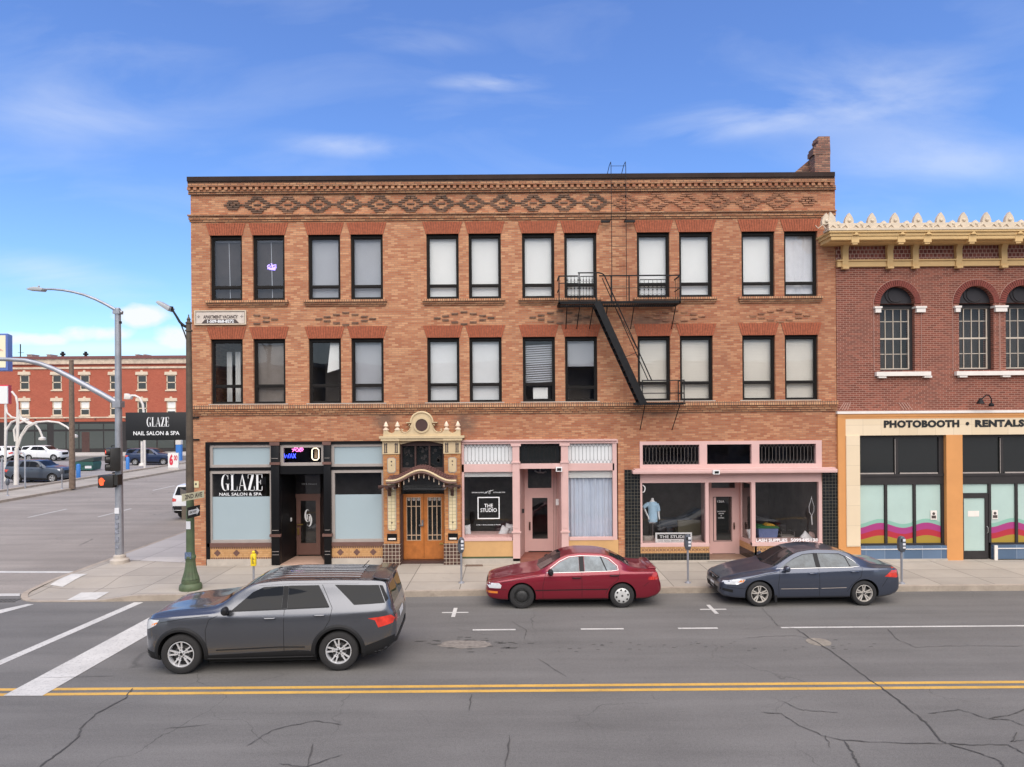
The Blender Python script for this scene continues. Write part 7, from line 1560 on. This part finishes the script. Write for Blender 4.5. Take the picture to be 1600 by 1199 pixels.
build_car(BLU, 'parked_sedan', 'dark slate blue four door sedan parked at the kerb below the lash supplies window', 'paint_blue', (xw-.98, 17.80+.91, 0), R(.4), group=None)
# ---- background cars (shared simpler spec)
def bgspec(L_=4.7, W_=1.85, sedan=False):
    k = L_/5.05; sp = dict(SUV); sp['x0'] = SUV['x0']*k; sp['L'] = L_; sp['W'] = W_; f = lambda pl: [(p[0]*k, p[1]) for p in pl]
    for q in ('top', 'bot', 'belt', 'wid', 'roofw'): sp[q] = f(SUV[q])
    sp['wx'] = (.92*k, 3.9*k); sp['r'] = .35; sp['rr'] = .22; sp['ra'] = .41; sp['scale'] = 1; sp['tw'] = .22
    sp['side'] = [(n_, f(p), m_) for n_, p, m_ in SUV['side'] if n_ in ('side_window', 'tail_lamp', 'headlight', 'sill_cladding', 'door_pillar', 'bumper_cladding')]
    sp['other'] = [(n_, (f(p) if v_ == 'T' else p), m_, v_) for n_, p, m_, v_ in SUV['other'] if n_ in ('windscreen', 'tailgate_window', 'grille', 'number_plate')]+[('tail_lamp', [(.62,1.04),(.84,1.10),(.86,.90),(.62,.92)], 'lamp_red_bright', 'B'), ('tail_lamp', [(-.62,1.04),(-.84,1.10),(-.86,.90),(-.62,.92)], 'lamp_red_bright', 'B'), ('rear_bumper', [(-.8,.70),(.8,.70),(.7,.46),(-.7,.46)], 'trim_black', 'B')]
    sp['gaps'] = [f(p) for p in SUV['gaps'][1:3]]; sp['gaps_top'] = []; sp['strips'] = []; sp['handles'] = [(p[0]*k, p[1]) for p in SUV['handles']]; sp['mirror'] = (1.8*k, 1.235); sp['mm'] = None; sp.pop('mm'); sp.pop('extra'); return sp
g = 'cars in the parking lot across the cross street'
def lot_car(px0, px1, pyb, name, label, paint, L_, rz=0, W_=1.85, near=True, zz=0.0):
    v = uv((px0+px1)/2, pyb)[1]; d = F*(H-zz)/v; xc = uv((px0+px1)/2, pyb)[0]*d/F
    sp = bgspec(L_, W_); c = build_car(sp, name, label, paint, (0,0,0), 0, g); a = rz; off = Matrix.Rotation(a, 3, 'Z') @ Vector((L_/2, 0, 0)); c.location = (xc-off.x, d+W_/2-off.y, zz); c.rotation_euler = (0, 0, a); return c
lot_car(3, 99, 755, 'parked_suv', 'slate grey SUV facing right, nearest in the parking lot beside the white light poles', 'paint_slate', 4.6, pi)
lot_car(27, 98, 720.5, 'parked_suv', 'white SUV facing right, parked beyond the slate grey SUV', 'paint_white', 4.8, pi)
lot_car(-48, 20, 722, 'parked_suv', 'white SUV cut by the left edge of the photo, behind the slate grey SUV', 'paint_white', 4.6, 0)
lot_car(196, 266, 727.5, 'parked_suv', 'navy blue SUV parked across the cross street behind the traffic signal pole', 'paint_navy', 4.9, pi)
sp = bgspec(4.7, 1.88); c = build_car(sp, 'parked_suv', 'white SUV seen from behind at the kerb beside the brick corner', 'paint_white', (0,0,0), 0)
p = G(278, 812); off = Matrix.Rotation(-pi/2, 3, 'Z') @ Vector((4.7, 0, 0)); c.rotation_euler = (0,0,-pi/2); c.location = (-15.75, 33.2+4.7, 0)
# ================================================================ STREET FURNITURE
mat('galv', (.36,.37,.40), .45, metal=.55, var=.18, vs=2.5, dirt=.25, dcol=(.2,.2,.22)); mat('signal_black', (.022,.020,.018), .45); mat('post_green', (.075,.105,.05), .6, var=.3, vs=3, dirt=.5, dcol=(.10,.07,.045)); mat('post_brown', (.085,.062,.042), .7, var=.3, vs=4)
mat('lamp_grey', (.40,.41,.42), .4); mat('red_lit', (.6,.03,.02), .3, emit=(1,.09,.05), es=1.7); mat('orange_hand', (.7,.1,.03), .4, emit=(1,.10,.03), es=.55); mat('sticker', (.68,.68,.70), .6); mat('sign_cream', (.60,.57,.38), .5, dirt=.2, dcol=(.4,.36,.25)); mat('sign_back', (.14,.11,.08), .6); mat('sign_white', (.72,.72,.70), .4)
mat('wood_pole', (.16,.115,.085), .9, var=.3, vs=6); mat('white_tube', (.64,.60,.55), .5, var=.1, vs=2); mat('blue_post', (.05,.20,.55), .4); mat('bin_green', (.02,.09,.075), .5, var=.2); mat('meter_grey', (.10,.11,.13), .4, metal=.3); mat('hood_yellow', (.80,.58,.02), .5, var=.08, vs=9); mat('sign_red', (.6,.03,.06), .5); mat('sign_blue', (.10,.16,.42), .5); mat('sign_pale', (.74,.70,.50), .5)
# traffic signal pole
base = G(187, 879, .15); DP = base.y; tp = thing('traffic_signal_pole', (base.x, base.y, .15), 'tall galvanised traffic signal pole with street light and mast arm on the corner', 'traffic signal'); T = lambda px, py, d=DP: W(px, py, d)
bx, by = base.x, base.y
ztop = T(193,483).z; b = MB(); b.tube([(bx,by,.2),(bx,by,3),(bx,by,6),(bx,by,ztop)], [.135,.12,.105,.092], 20); b.lathe([(.09,0),(.06,.04),(.01,.05)], (bx,by,ztop), 16); b.build('pole', 'galv', tp)
b = MB(); b.lathe([(.30,-.03),(.30,.10),(.26,.14),(.20,.16),(.19,.24),(.14,.28)], (bx,by,.15), 20); b.build('pole_base', 'concrete', tp)
b = MB(); P = [T(191,489),T(180,484),T(166,476),T(150,468),T(132,461),T(115,456.5),T(98,453.5),T(84,452.3),T(70,452)]; b.tube(P, [.06,.055,.05,.048,.045,.042,.04,.035,.03], 10); b.box(bx-.115, bx+.115, by-.115, by+.115, T(190,491).z, T(190,486).z); b.build('lamp_arm', 'galv', tp)
p, q = T(44,451.8), T(70,452.5); b = MB(); b.prism([(p.x,p.z-.02),(p.x+.06,p.z-.05),(q.x-.05,q.z-.07),(q.x,q.z-.02),(q.x-.02,q.z+.04),(p.x+.5*(q.x-p.x),p.z+.06),(p.x+.1,p.z+.03)], by-.13, by+.13); b.lathe([(.03,0),(.035,.05),(.01,.07)], ((p.x+q.x)/2+.08,by,p.z+.055), 8); b.build('lamp_head', 'lamp_grey', tp, bevel=.015)
b = MB(); P = [T(190,633),T(175,625.5),T(155,614),T(132,601.5),T(108,588.5),T(85,577),T(62,568.5),T(40,563.5),T(15,562),T(-40,560),T(-160,556)]; b.tube(P, [.10,.097,.093,.09,.085,.08,.076,.072,.068,.06,.05], 14); b.box(bx-.135, bx+.135, by-.135, by+.135, T(190,637).z, T(190,627).z); b.build('mast_arm', 'galv', tp)
def sig(b, px, py0, py1):
    pass
xs0, xs1 = T(172,720).x, T(187,720).x; z0, z1 = T(175,735.5).z, T(175,699.5).z; ys = by-.28
RC = (bx, by); RA = R(40); b = MB(); b.box(xs0, xs1-.02, ys, ys+.34, z0, z1); b.rot(RC, RA); hd = b.build('signal_head', 'signal_black', tp, bevel=.02)
for k, (nm, m_) in enumerate((('red_lens', 'red_lit'), ('amber_lens', 'steel_black'), ('green_lens', 'steel_black'))):
    zz = z1-(z1-z0)*(k+.5)/3; b = MB(); yc_ = ys+.17
    b.lathe([(.115, xs0-.12), (.13, xs0), (.125, xs0), (.11, xs0-.12)], (0, yc_, zz), 20, axis='x', cap=False); b.rot(RC, RA); b.build('visor', 'signal_black', hd)
    b = MB(); b.lathe([(.112, xs0-.04), (.10, xs0-.085), (.05, xs0-.105)], (0, yc_, zz), 16, axis='x'); b.rot(RC, RA); b.build(nm, m_, hd)
    # lens also faces the viewer a little: the head is turned to the side street
hz0, hz1 = T(175,761).z, T(175,741.5).z; hx0, hx1 = T(162,750).x, T(180,750).x
b = MB(); b.box(hx0, hx1+.12, ys-.06, ys+.26, hz0, hz1); pd = b.build('pedestrian_signal', 'signal_black', tp, bevel=.02)
b = MB(); cx_, cz_ = (hx0+T(173,750).x)/2+.02, (hz0+hz1)/2; yy = ys-.064
for k, (dx, hh) in enumerate(((-.075,.09),(-.035,.125),(.005,.13),(.045,.10))): b.box(cx_+dx-.017, cx_+dx+.017, yy-.004, yy, cz_-.02, cz_+hh)
b.prism([(cx_-.095,cz_-.02),(cx_+.065,cz_-.02),(cx_+.055,cz_-.12),(cx_-.05,cz_-.13)], yy-.004, yy); b.prism([(cx_+.06,cz_-.04),(cx_+.11,cz_+.04),(cx_+.09,cz_+.06),(cx_+.05,cz_-.0)], yy-.004, yy); b.build('raised_hand', 'orange_hand', pd)
b = MB(); b.box(T(183,750).x, T(192,750).x, ys-.02, ys+.24, T(185,757).z, T(185,741).z); b.tube([T(174,699), T(175,696.5), T(190,696.5)], .02, 6); b.tube([T(176,739), T(190,738)], .03, 6); b.box(T(184,699).x, T(188,700).x, ys+.05, ys+.25, T(185,734).z, T(185,700).z); b.build('signal_bracket', 'signal_black', tp)
b = MB(); b.box(bx-.08, bx+.07, by-.145, by-.118, T(188,802).z, T(188,793).z); b.build('sticker', 'sticker', tp)
b = MB()
for py, h_ in ((806,4),(816,9),(828,5),(838,8),(851,5)): b.box(bx-.07, bx+.05, by-.15, by-.12, T(188,py+h_).z, T(188,py).z)
b.build('worn_sticker', mat('sticker_worn', (.22,.23,.27), .7, var=.5, vs=14), tp)
b = MB(); p = T(189,504); b.box(p.x-.05, p.x+.0, by-.06, by+.06, p.z-.04, p.z+.04); b.build('sensor', 'signal_black', tp)
# old green lamp post
base = G(298, 921, .15); DP2 = base.y; lp = thing('lamp_post', (base.x, base.y, .15), 'old green cast iron lamp post with fluted base and curved arm at the kerb corner', 'street lamp'); bx, by = base.x, base.y; T = lambda px, py, d=DP2: W(px, py, d)
b = MB(); z = lambda py: T(296, py).z
b.lathe([(.30,.15),(.31,.22),(.29,.30),(.24,.34),(.245,.38),(.235,.44)], (bx,by,0), 28); n = 32; rings = []
for r_, zz in ((.225,.45),(.205,.52),(.165,.66),(.14,.80),(.125,.95),(.13,1.02)):
    rings.append([(bx+r_*(1+.05*(j % 2))*cos(2*pi*j/n), by+r_*(1+.05*(j % 2))*sin(2*pi*j/n), zz) for j in range(n)])
for a, c in zip(rings, rings[1:]):
    for j in range(n): b.face([a[j], a[(j+1) % n], c[(j+1) % n], c[j]])
b.lathe([(.14,1.02),(.15,1.05),(.15,1.10),(.125,1.13),(.12,1.20)], (bx,by,0), 24); b.build('fluted_base', 'post_green', lp)
b = MB(); b.lathe([(.115,1.2),(.11,2.0),(.10,2.9)], (bx,by,0), 20); b.build('lower_shaft', 'post_green', lp)
b = MB(); zt = z(506); b.lathe([(.11,2.9),(.095,4.5),(.085,6),(.07,zt)], (bx-.0,by,0), 20); b.lathe([(.10,zt-.22),(.10,zt-.18)], (bx,by,0), 16); b.lathe([(.085,zt),(.09,zt+.03),(.05,zt+.06),(.045,zt+.10),(.06,zt+.12),(.03,zt+.17),(.012,zt+.22),(.02,zt+.23),(.005,zt+.27)], (bx,by,0), 14); b.build('shaft', 'post_brown', lp)
b = MB(); b.tube([T(292,511), T(287,509), T(281,503.5), T(276,495), T(271,487), T(267,481.5)], [.045,.04,.036,.033,.03,.03], 8); b.tube([T(293,535), T(288,520), T(282,505)], .018, 6); b.lathe([(.05,-.05),(.05,.05)], tuple(T(268,482)), 10); b.build('lamp_arm', 'iron', lp)
p, q = T(247,473.5), T(268,484); b = MB(); d = (q-p); nn = Vector((-d.z,0,d.x)).normalized()*.05; b.prism([(p.x,p.z),(p.x+nn.x+.05,p.z+nn.z),(q.x+nn.x,q.z+nn.z),(q.x-nn.x,q.z-nn.z-.02),(p.x+.1-nn.x,p.z-nn.z-.03)], by-.16, by+.16); b.build('lamp_head', 'lamp_grey', lp, bevel=.012)
b = MB(); b.box(bx-.06, bx+.06, by-.125, by-.10, z(826), z(814)); b.build('sticker', 'sticker', lp)
b = MB(); b.box(bx-.1, bx+.08, by-.14, by-.11, z(872), z(862)); b.build('sticker', mat('sticker_blue', (.10,.14,.22), .6, var=.5, vs=20), lp)
def panel(b, p0, p1, h, th=.012, m=0):   # thin upright sign board from p0 to p1 (bottom edge), height h
    d = (p1-p0); nn = Vector((d.y, -d.x, 0)).normalized()*th
    v = [p0, p1, p1+nn, p0+nn]; w_ = [q+Vector((0,0,h)) for q in v]
    b.face([v[0],v[1],w_[1],w_[0]], m); b.face([v[2],v[3],w_[3],w_[2]], m); b.face([v[1],v[2],w_[2],w_[1]], m); b.face([v[3],v[0],w_[0],w_[3]], m); b.face(w_, m); b.face(v[::-1], m)
def angled_text(s, m_, parent, p0, p1, z, h, frac=(.1,.9), offn=.016, bold=.02):
    o = text(s, 'lettering', m_, None, 0, 1, 0, h, 0, bold=bold); d = (p1-p0); nn = Vector((d.y, -d.x, 0)).normalized()*offn; off = LOC.get(parent.name, Vector((0,0,0)))
    for v in o.data.vertices: t = frac[0]+(frac[1]-frac[0])*v.co.x; v.co = p0+d*t+nn+Vector((0,0,v.co.z+z))-off
    o.parent = parent; LOC[o.name] = off; return o
# street name sign: board runs along the cross street
ysn = by-.16
p0 = Vector((T(284,784,by-.95).x, by-.95, T(284,784,by-.95).z)); p1 = Vector((T(316,777,ysn).x, ysn+.1, p0.z))
ns = thing('street_name_sign', tuple(p0), 'cream street name plate 2ND AVE fixed to the green lamp post', 'sign')
b = MB(); panel(b, p0, p1, .20); b.build('name_plate', 'sign_cream', ns); angled_text('2ND AVE', 'letter_dark', ns, p0, p1, .045, .12, (.12,.9))
b = MB(); a = T(272,783,by+.2); c = T(292,781,by-.1); a.z = c.z = p0.z+.0; panel(b, Vector((a.x, by+.6, a.z)), Vector((c.x, by-.1, a.z)), .19); nb = b.top('street_name_sign', 'sign_back', 'brown weathered back of a street name plate left of the green lamp post', 'sign')
p0 = Vector((T(292.5,811,by-.75).x, by-.75, T(292,811,by-.75).z)); p1 = Vector((T(312,803,ysn).x, ysn, p0.z))
ow = thing('one_way_sign', tuple(p0), 'small black and white ONE WAY arrow sign on the green lamp post', 'sign')
b = MB(); panel(b, p0, p1, .31); b.build('board', 'letter_black', ow); d = p1-p0; nn = Vector((d.y,-d.x,0)).normalized()*.015
def on(t, z_): q = p0+d*t+nn; return (q.x, q.y, p0.z+z_)
b = MB(); b.face([on(.06,.09),on(.72,.09),on(.72,.045),on(.96,.155),on(.72,.265),on(.72,.22),on(.06,.22)]); b.build('arrow', 'sign_white', ow)
nn2 = .018; angled_text('ONE WAY', 'letter_black', ow, p0, p1, .12, .07, (.12,.70), .019, .02)
b = MB(); a = T(280,812,by+.3); b.box(T(280,812).x, T(293,812).x, by+.15, by+.18, T(286,813).z, T(286,792).z); b.top('one_way_sign', 'sign_back', 'dull back of a second small sign board left of the green lamp post', 'sign')
# wood pole
base = G(113, 763, .15); b = MB(); b.tube([(base.x,base.y,.1),(base.x,base.y,W(113,563,base.y).z)], [.20,.14], 12); b.top('utility_pole', 'wood_pole', 'plain brown wooden utility pole standing at the far pavement edge', 'utility pole')
# parking meters
def meter(px, py, ptop, label, double=False, hood=None, name='parking_meter'):
    base = G(px, py, .15); x, y = base.x, base.y; t = thing(name, (x, y, .15), label, 'parking meter', 'parking meters along the front kerb'); zt = W(px, ptop, y).z
    b = MB(); b.lathe([(.09,.15),(.085,.175),(.045,.19),(.03,.20),(.03,zt-.42)], (x,y,0), 14); b.build('post', 'galv', t)
    b = MB(); w_ = .095; z0 = zt-.44
    for s in ((0,) if not double else (0,)):
        b.prism([(x-w_*.6,z0),(x+w_*.6,z0),(x+w_,z0+.10),(x+w_,z0+.30),(x+w_*.8,zt-.05),(x+w_*.35,zt),(x-w_*.35,zt),(x-w_*.8,zt-.05),(x-w_,z0+.30),(x-w_,z0+.10)], y-.07, y+.07)
    b.build('meter_head', 'meter_grey', t, bevel=.015)
    b = MB()
    for k, (a, c) in enumerate(((.30,.37),(.19,.25),(.10,.15))): b.box(x-.0, x+.075, y-.078, y-.07, z0+a, z0+c)
    b.build('label_plate', 'sticker', t); b = MB(); b.box(x-.06, x-.01, y-.078, y-.07, z0+.28, z0+.37); b.build('display', 'pane_dark', t); return t
meter(721, 911, 840, 'grey parking meter in front of the studio entrance, left of the burgundy sedan'); meter(1075, 911, 835, 'grey parking meter between the burgundy and the slate blue sedans'); meter(1409, 912, 838, 'grey parking meter in front of the striped mint windows')
base = G(396.5, 916, .15); x, y = base.x, base.y; t = thing('parking_meter', (x,y,.15), 'parking meter under a bright yellow hood behind the dark grey SUV', 'parking meter', 'parking meters along the front kerb'); zt = W(396,865,y).z; b = MB(); b.lathe([(.08,.15),(.03,.18),(.03,zt-.3)], (x,y,0), 12); b.build('post', 'galv', t)
b = MB(); b.prism([(x-.07,zt-.36),(x+.07,zt-.36),(x+.075,zt-.04),(x+.04,zt),(x-.04,zt),(x-.075,zt-.04)], y-.05, y+.05); b.lathe([(.02,zt),(.045,zt+.02),(.05,zt+.05),(.02,zt+.08)], (x,y,0), 10); b.build('hood', 'hood_yellow', t, bevel=.01); b = MB()
for k in range(6): b.box(x-.03, x+.0+.02*(k % 3), y-.056, y-.052, zt-.10-k*.035, zt-.085-k*.035)
b.build('hood_print', 'letter_dark', t)
# far meters, bollards, dumpster, price sign, pay station
def far_meter(px, py, ptop, label):
    base = G(px, py, .15); x, y = base.x, base.y; zt = W(px, ptop, y).z; t = thing('parking_meter', (x,y,.15), label, 'parking meter', 'meters across the cross street'); b = MB(); b.lathe([(.10,.15),(.035,.2),(.035,zt-.4)], (x,y,0), 10); b.build('post', 'galv', t); b = MB(); b.lathe([(.07,zt-.42),(.11,zt-.3),(.11,zt-.12),(.06,zt-.02),(.02,zt)], (x,y,0), 12); b.build('meter_head', 'meter_grey', t)
far_meter(12, 775, 748, 'grey meter at the left photo edge on the pavement across the cross street'); far_meter(97, 764, 731, 'grey meter just left of the wooden utility pole')
def bollard(px, py, ptop, label, m_='blue_post', r_=.17):
    base = G(px, py, .0); x, y = base.x, base.y; zt = W(px, ptop, y).z; b = MB(); b.lathe([(r_,0),(r_,zt-.12),(r_*.8,zt-.04),(r_*.3,zt)], (x,y,0), 14); return b.top('bollard', m_, label, 'bollard', 'blue posts by the parking lot')
bollard(122.5, 747, 725, 'blue bollard beside the green dumpster', r_=.16); bollard(199.5, 733.5, 714, 'blue bollard behind the traffic signal pole, left of the navy SUV', r_=.16)
base = G(280, 720); x, y = base.x, base.y; b = MB(); zt = W(280,690,y).z; b.box(x-.28, x+.28, y-.2, y+.2, 0, zt-.35); ps = b.top('pay_station', 'blue_post', 'tall blue pay station with a white top right of the navy SUV', 'pay station'); LOC[ps.name] = Vector((0,0,0)); MB().box(x-.3, x+.3, y-.22, y+.22, zt-.34, zt+.15).build('machine_head', 'white_tube', ps)
base = G(222, 728); x, y = base.x, base.y; zt = W(222,690,y).z; b = MB(); b.lathe([(.32,0),(.30,.12),(.13,.3),(.13,1.0),(.12,zt)], (x,y,0), 12); po = b.top('white_post', 'white_tube', 'white painted post in front of the navy SUV', 'post')
base = G(271, 736); x, y = base.x, base.y; pr = thing('price_sign', (x,y,0), 'white parking price board with a large red 6 and small double zero', 'sign'); z0, z1 = W(271,731,y).z, W(271,708,y).z; x0, x1 = W(262.5,720,y).x, W(278.5,720,y).x
MB().box(x0, x1, y, y+.08, z0, z1).build('board', 'sign_white', pr); MB().box(x0, x0+.08, y+.08, y+.16, 0, z1).box(x1-.08, x1, y+.08, y+.16, 0, z1).box(x0, x1, y+.01, y+.09, .1, z0-.08).build('sign_stand', 'white_tube', pr)
text('6', 'lettering', 'sign_red', pr, W(264.5,720,y).x, W(270.5,720,y).x, z0+.3, (z1-z0)*.62, y-.01, bold=.06); text('00', 'lettering', 'sign_red', pr, W(271.8,720,y).x, W(277.3,720,y).x, z0+(z1-z0)*.50, (z1-z0)*.33, y-.01, bold=.03)
base = G(131, 736.5); x, y = base.x, base.y; dm = thing('dumpster', (x,y,0), 'dark green steel dumpster with sloping lid beside the blue bollard', 'dumpster'); f = lambda px, py: W(px, py, y); x0, x1 = f(115.5,730).x, f(145.5,730).x; z1 = f(130,722).z
b = MB(); b.prism([(x0+.05,.1),(x1-.1,.1),(x1,z1-.25),(x1-.03,z1),(x0,z1)], y, y+1.3); b.box(x0-.05, x1+.03, y-.05, y+.02, z1-.35, z1-.25); b.build('bin', 'bin_green', dm); b = MB(); b.prism([(x0-.05,z1),(x1,f(146,715).z+.0),(x1+.05,f(146,715).z-.08),(x1,z1+.03)], y, y+1.3); b.build('lid', mat('lid_dark', (.03,.045,.04), .5), dm); b = MB(); b.box(x1-.75, x1-.15, y-.012, y, z1-.6, z1-.3); b.build('label_plate', 'sticker', dm)
# curved white lot lights
DW = 51.0; f = lambda px, py, dd=0: W(px, py, DW+dd)
lt = thing('arching_lot_light', tuple(G(26,757)), 'tall white pole with several arching white tubes and hanging lamps in the parking lot', 'street lamp')
base = f(26, 757); b = MB(); b.tube([(f(25.5,757).x,DW,0),(f(26,700).x,DW,f(26,700).z)], [.17,.14], 12); b.build('pole', 'white_tube', lt)
b = MB()
for pts, r_ in (([(27,700),(27,655),(27.5,632),(25,620),(18.5,612)], .075), ([(27,702),(29,660),(31,648),(36,656),(46,660),(56,664),(62,672),(66.5,684)], .075), ([(28,695),(33,680),(42,666),(56,660),(75,658.5),(92,660.5),(104,667),(110,672)], .07), ([(28,700),(34,682),(44,668),(58,660)], .06), ([(26,700),(29,640),(33,655),(45,662),(58,662)], .08), ([(24,690),(22,672),(28,662),(45,656)], .08)):
    b.tube([f(px, py, k*.03) for k, (px, py) in enumerate(pts)], r_, 8)
b.build('arching_tube', 'white_tube', lt)
for px, py in ((66, 687), (116, 683)): b = MB(); p = f(px, py); b.lathe([(.10,.2),(.24,.12),(.24,-.02),(.15,-.08)][::-1], tuple(p), 12); b.build('lamp_shade', 'white_tube', lt)
l2 = thing('arching_lot_light', tuple(G(9,750)), 'second white pole with an arching tube near the left photo edge', 'street lamp'); b = MB(); b.tube([(f(8.5,752,3).x,DW+3,0), f(8.5,700,3), f(9,632,3)], .09, 8); b.tube([f(8.5,700,3), f(10,672,3), f(18,660,3), f(30,655,3), f(42,655,3)], .09, 8); b.tube([f(9,632,3), f(11,645,3), f(18,652,3), f(27,654,3)], .07, 8); b.build('pole', 'white_tube', l2)
DW2 = 66.0; f2 = lambda px, py: W(px, py, DW2); l3 = thing('lot_lamp', (f2(226,720).x, DW2, 0), 'small white curved lamp standard behind the black salon sign', 'street lamp'); b = MB(); b.tube([(f2(226,700).x,DW2,0), f2(226,700), f2(225,648), f2(223,632), f2(218,622), f2(211,618.5), f2(205,618.5)], .11, 8); b.build('pole', 'white_tube', l3); b = MB(); p = f2(200,620); b.prism([(p.x-.25,p.z+.3),(p.x-.3,p.z-.25),(p.x+.3,p.z-.28),(p.x+.4,p.z),(p.x,p.z+.3)], DW2-.25, DW2+.25); b.build('lamp_shade', 'white_tube', l3, bevel=.05)
d3 = 50.0; b = MB(); b.tube([(W(39,760,d3-3).x,d3-3,0), W(39,715,d3-3), W(38,710,d3-3), W(35,707.5,d3-3), W(31,707,d3-3)], .05, 6); b.top('bike_post', 'galv', 'thin grey bent post in front of the slate grey SUV', 'post')
d4 = 46.5; b = MB(); b.tube([(W(3,765,d4).x,d4,0), W(3,718,d4)], .06, 8); b.top('lot_post', 'galv', 'thin grey upright post at the left photo edge of the pavement', 'post')
# left edge signs
d5 = 60.0; g5 = lambda px, py, dd=0: W(px, py, d5+dd); s1 = thing('pylon_sign', (g5(5,600).x-2, d5, 0), 'tall blue edged cream pylon sign with a small red diamond at the left photo edge', 'sign')
z0, z1 = g5(5,579).z, g5(5,521.5).z; xa, xb = g5(-60,550).x, g5(12,550).x
b = MB(); b.prism([(xa,d5),(xb,d5),(g5(19.5,550,1.5).x,d5+1.5),(xa,d5+1.5)], z0, z1, 'z'); b.build('sign_box', 'sign_blue', s1); MB().box(xa+.2, g5(9,550).x, d5-.03, d5, z0+.25, z1-.15).build('sign_face', 'sign_pale', s1)
b = MB(); q = g5(2,549.5); b.tube([(q.x-.35,d5-.05,q.z),(q.x,d5-.05,q.z+.16),(q.x+.25,d5-.05,q.z),(q.x,d5-.05,q.z-.16),(q.x-.35,d5-.05,q.z)], .03, 5); b.build('diamond_mark', 'sign_red', s1); b = MB(); b.tube([(g5(-20,600).x,d5+.7,0),(g5(-20,600).x,d5+.7,z0)], .25, 10); b.build('sign_post', 'galv', s1)
s2 = thing('edge_sign', (g5(0,640).x, d5-4, 0), 'white sign board with red edge below the pylon sign at the left photo edge', 'sign'); h5 = lambda px, py, dd=0: W(px, py, 56+dd); z0, z1 = h5(5,631).z, h5(5,603.5).z
MB().box(h5(-40,610).x, h5(11.5,610).x, 56, 56.1, z0, z1).build('sign_face', 'sign_white', s2); b = MB(); b.prism([(h5(-40,610).x,56.1),(h5(11.7,610).x,56.1),(h5(18,610,1).x,57),(h5(-40,610).x,57)], z0-.02, z1+.1, 'z'); b.build('sign_box', 'sign_red', s2); b = MB(); b.tube([(h5(-15,600).x,56.5,0),(h5(-15,600).x,56.5,z0)], .15, 10); b.build('sign_post', 'white_tube', s2)
# ================================================================ block behind the viewpoint, seen only mirrored in glass and paint
mat('back_brick', (.25,.20,.17), .9, var=.15, vs=.6); mat('back_glass', (.05,.055,.06), .1)
ob = thing('opposite_building', (0, -16, 0), 'two storey grey brown block across the street, mirrored in the window panes', 'building')
b = MB(); holes = []
for k in range(14):
    for z0, z1 in ((1, 3.4), (5, 7.2)): holes.append((-26+k*3.9, -26+k*3.9+(2.6 if z0 < 2 else 1.3), z0, z1))
wall_holes(b, -28, 30, 0, 9.2, holes, -16, -.2); b.box(-28, 30, -34, -16.25, 0, 8.8); b.build('wall', 'back_brick', ob)
b = MB(); b.box(-28.2, 30.2, -16.3, -15.7, 9.2, 9.6); b.build('coping', 'taupe', ob)
b = MB()
for h in holes: b.box(h[0], h[1], -16.24, -16.2, h[2], h[3])
b.build('window_panes', 'back_glass', ob)

# ---- pieces that are individual parts become objects of their own
SPLIT = {'window_chrome','roof_rail','dark_tile','groove','band_motif','diamond_frieze','brick_pattern','entrance_portal','tile_cover','sill_crease','salon_shopfront','leg','cornice','door_frame','frieze_band','stone_band','ochre_panel','black_tiling','cornice_bracket','concrete_base','window_sill','stone_sill','impost_block','bracket','support_strut','green_strip','orange_surround','brick_frieze','blue_tiling','tile_plinth','cream_cornice','slot_ornament','pendant_drop','leaded_ornament','scroll_panel','roller_blind','window_shelf','mud_flap','worn_sticker','floor_slab','partition_wall','tape','curtain','panel_edge','ochre_band','window_panes','fan_disc','column_band','arch_ring','arch_bead','number_strip','label_plate','diagonal_bricks','rosette'}
def split_object(o):
    me = o.data; n = len(me.vertices); par = list(range(n))
    def find(a):
        while par[a] != a: par[a] = par[par[a]]; a = par[a]
        return a
    for e in me.edges:
        a, c = find(e.vertices[0]), find(e.vertices[1])
        if a != c: par[a] = c
    isl = {}
    for i in range(n): isl.setdefault(find(i), []).append(i)
    if len(isl) < 2: return
    bx = []
    for k, vs in isl.items():
        co = [me.vertices[i].co for i in vs]; bx.append([k, [min(c[a] for c in co)-.004 for a in range(3)], [max(c[a] for c in co)+.004 for a in range(3)]])
    g = list(range(len(bx)))
    def gf(a):
        while g[a] != a: a = g[a]
        return a
    for i in range(len(bx)):
        for j in range(i):
            if all(bx[i][1][a] <= bx[j][2][a] and bx[j][1][a] <= bx[i][2][a] for a in range(3)):
                a, c = gf(i), gf(j)
                if a != c: g[a] = c
    groups = {}
    for i in range(len(bx)): groups.setdefault(gf(i), set()).add(bx[i][0])
    if len(groups) < 2 or len(groups) > 60: return
    root = [find(i) for i in range(n)]; base = o.name.split('.')[0]; first = True
    for ks in groups.values():
        b = bmesh.new(); b.from_mesh(me); b.verts.ensure_lookup_table()
        bmesh.ops.delete(b, geom=[v for v in b.verts if root[v.index] not in ks], context='VERTS')
        m2 = bpy.data.meshes.new(base)
        b.to_mesh(m2); b.free()
        for mt in me.materials: m2.materials.append(mt)
        q = bpy.data.objects.new(base, m2); COL.objects.link(q); q.parent = o.parent; q.location = o.location
        if first:
            first = False
            for ch in [c for c in bpy.data.objects if c.parent == o]: ch.parent = q
    bpy.data.objects.remove(o)
for o in [o for o in bpy.data.objects if o.type == 'MESH' and o.parent is not None and o.name.split('.')[0] in SPLIT]: split_object(o)
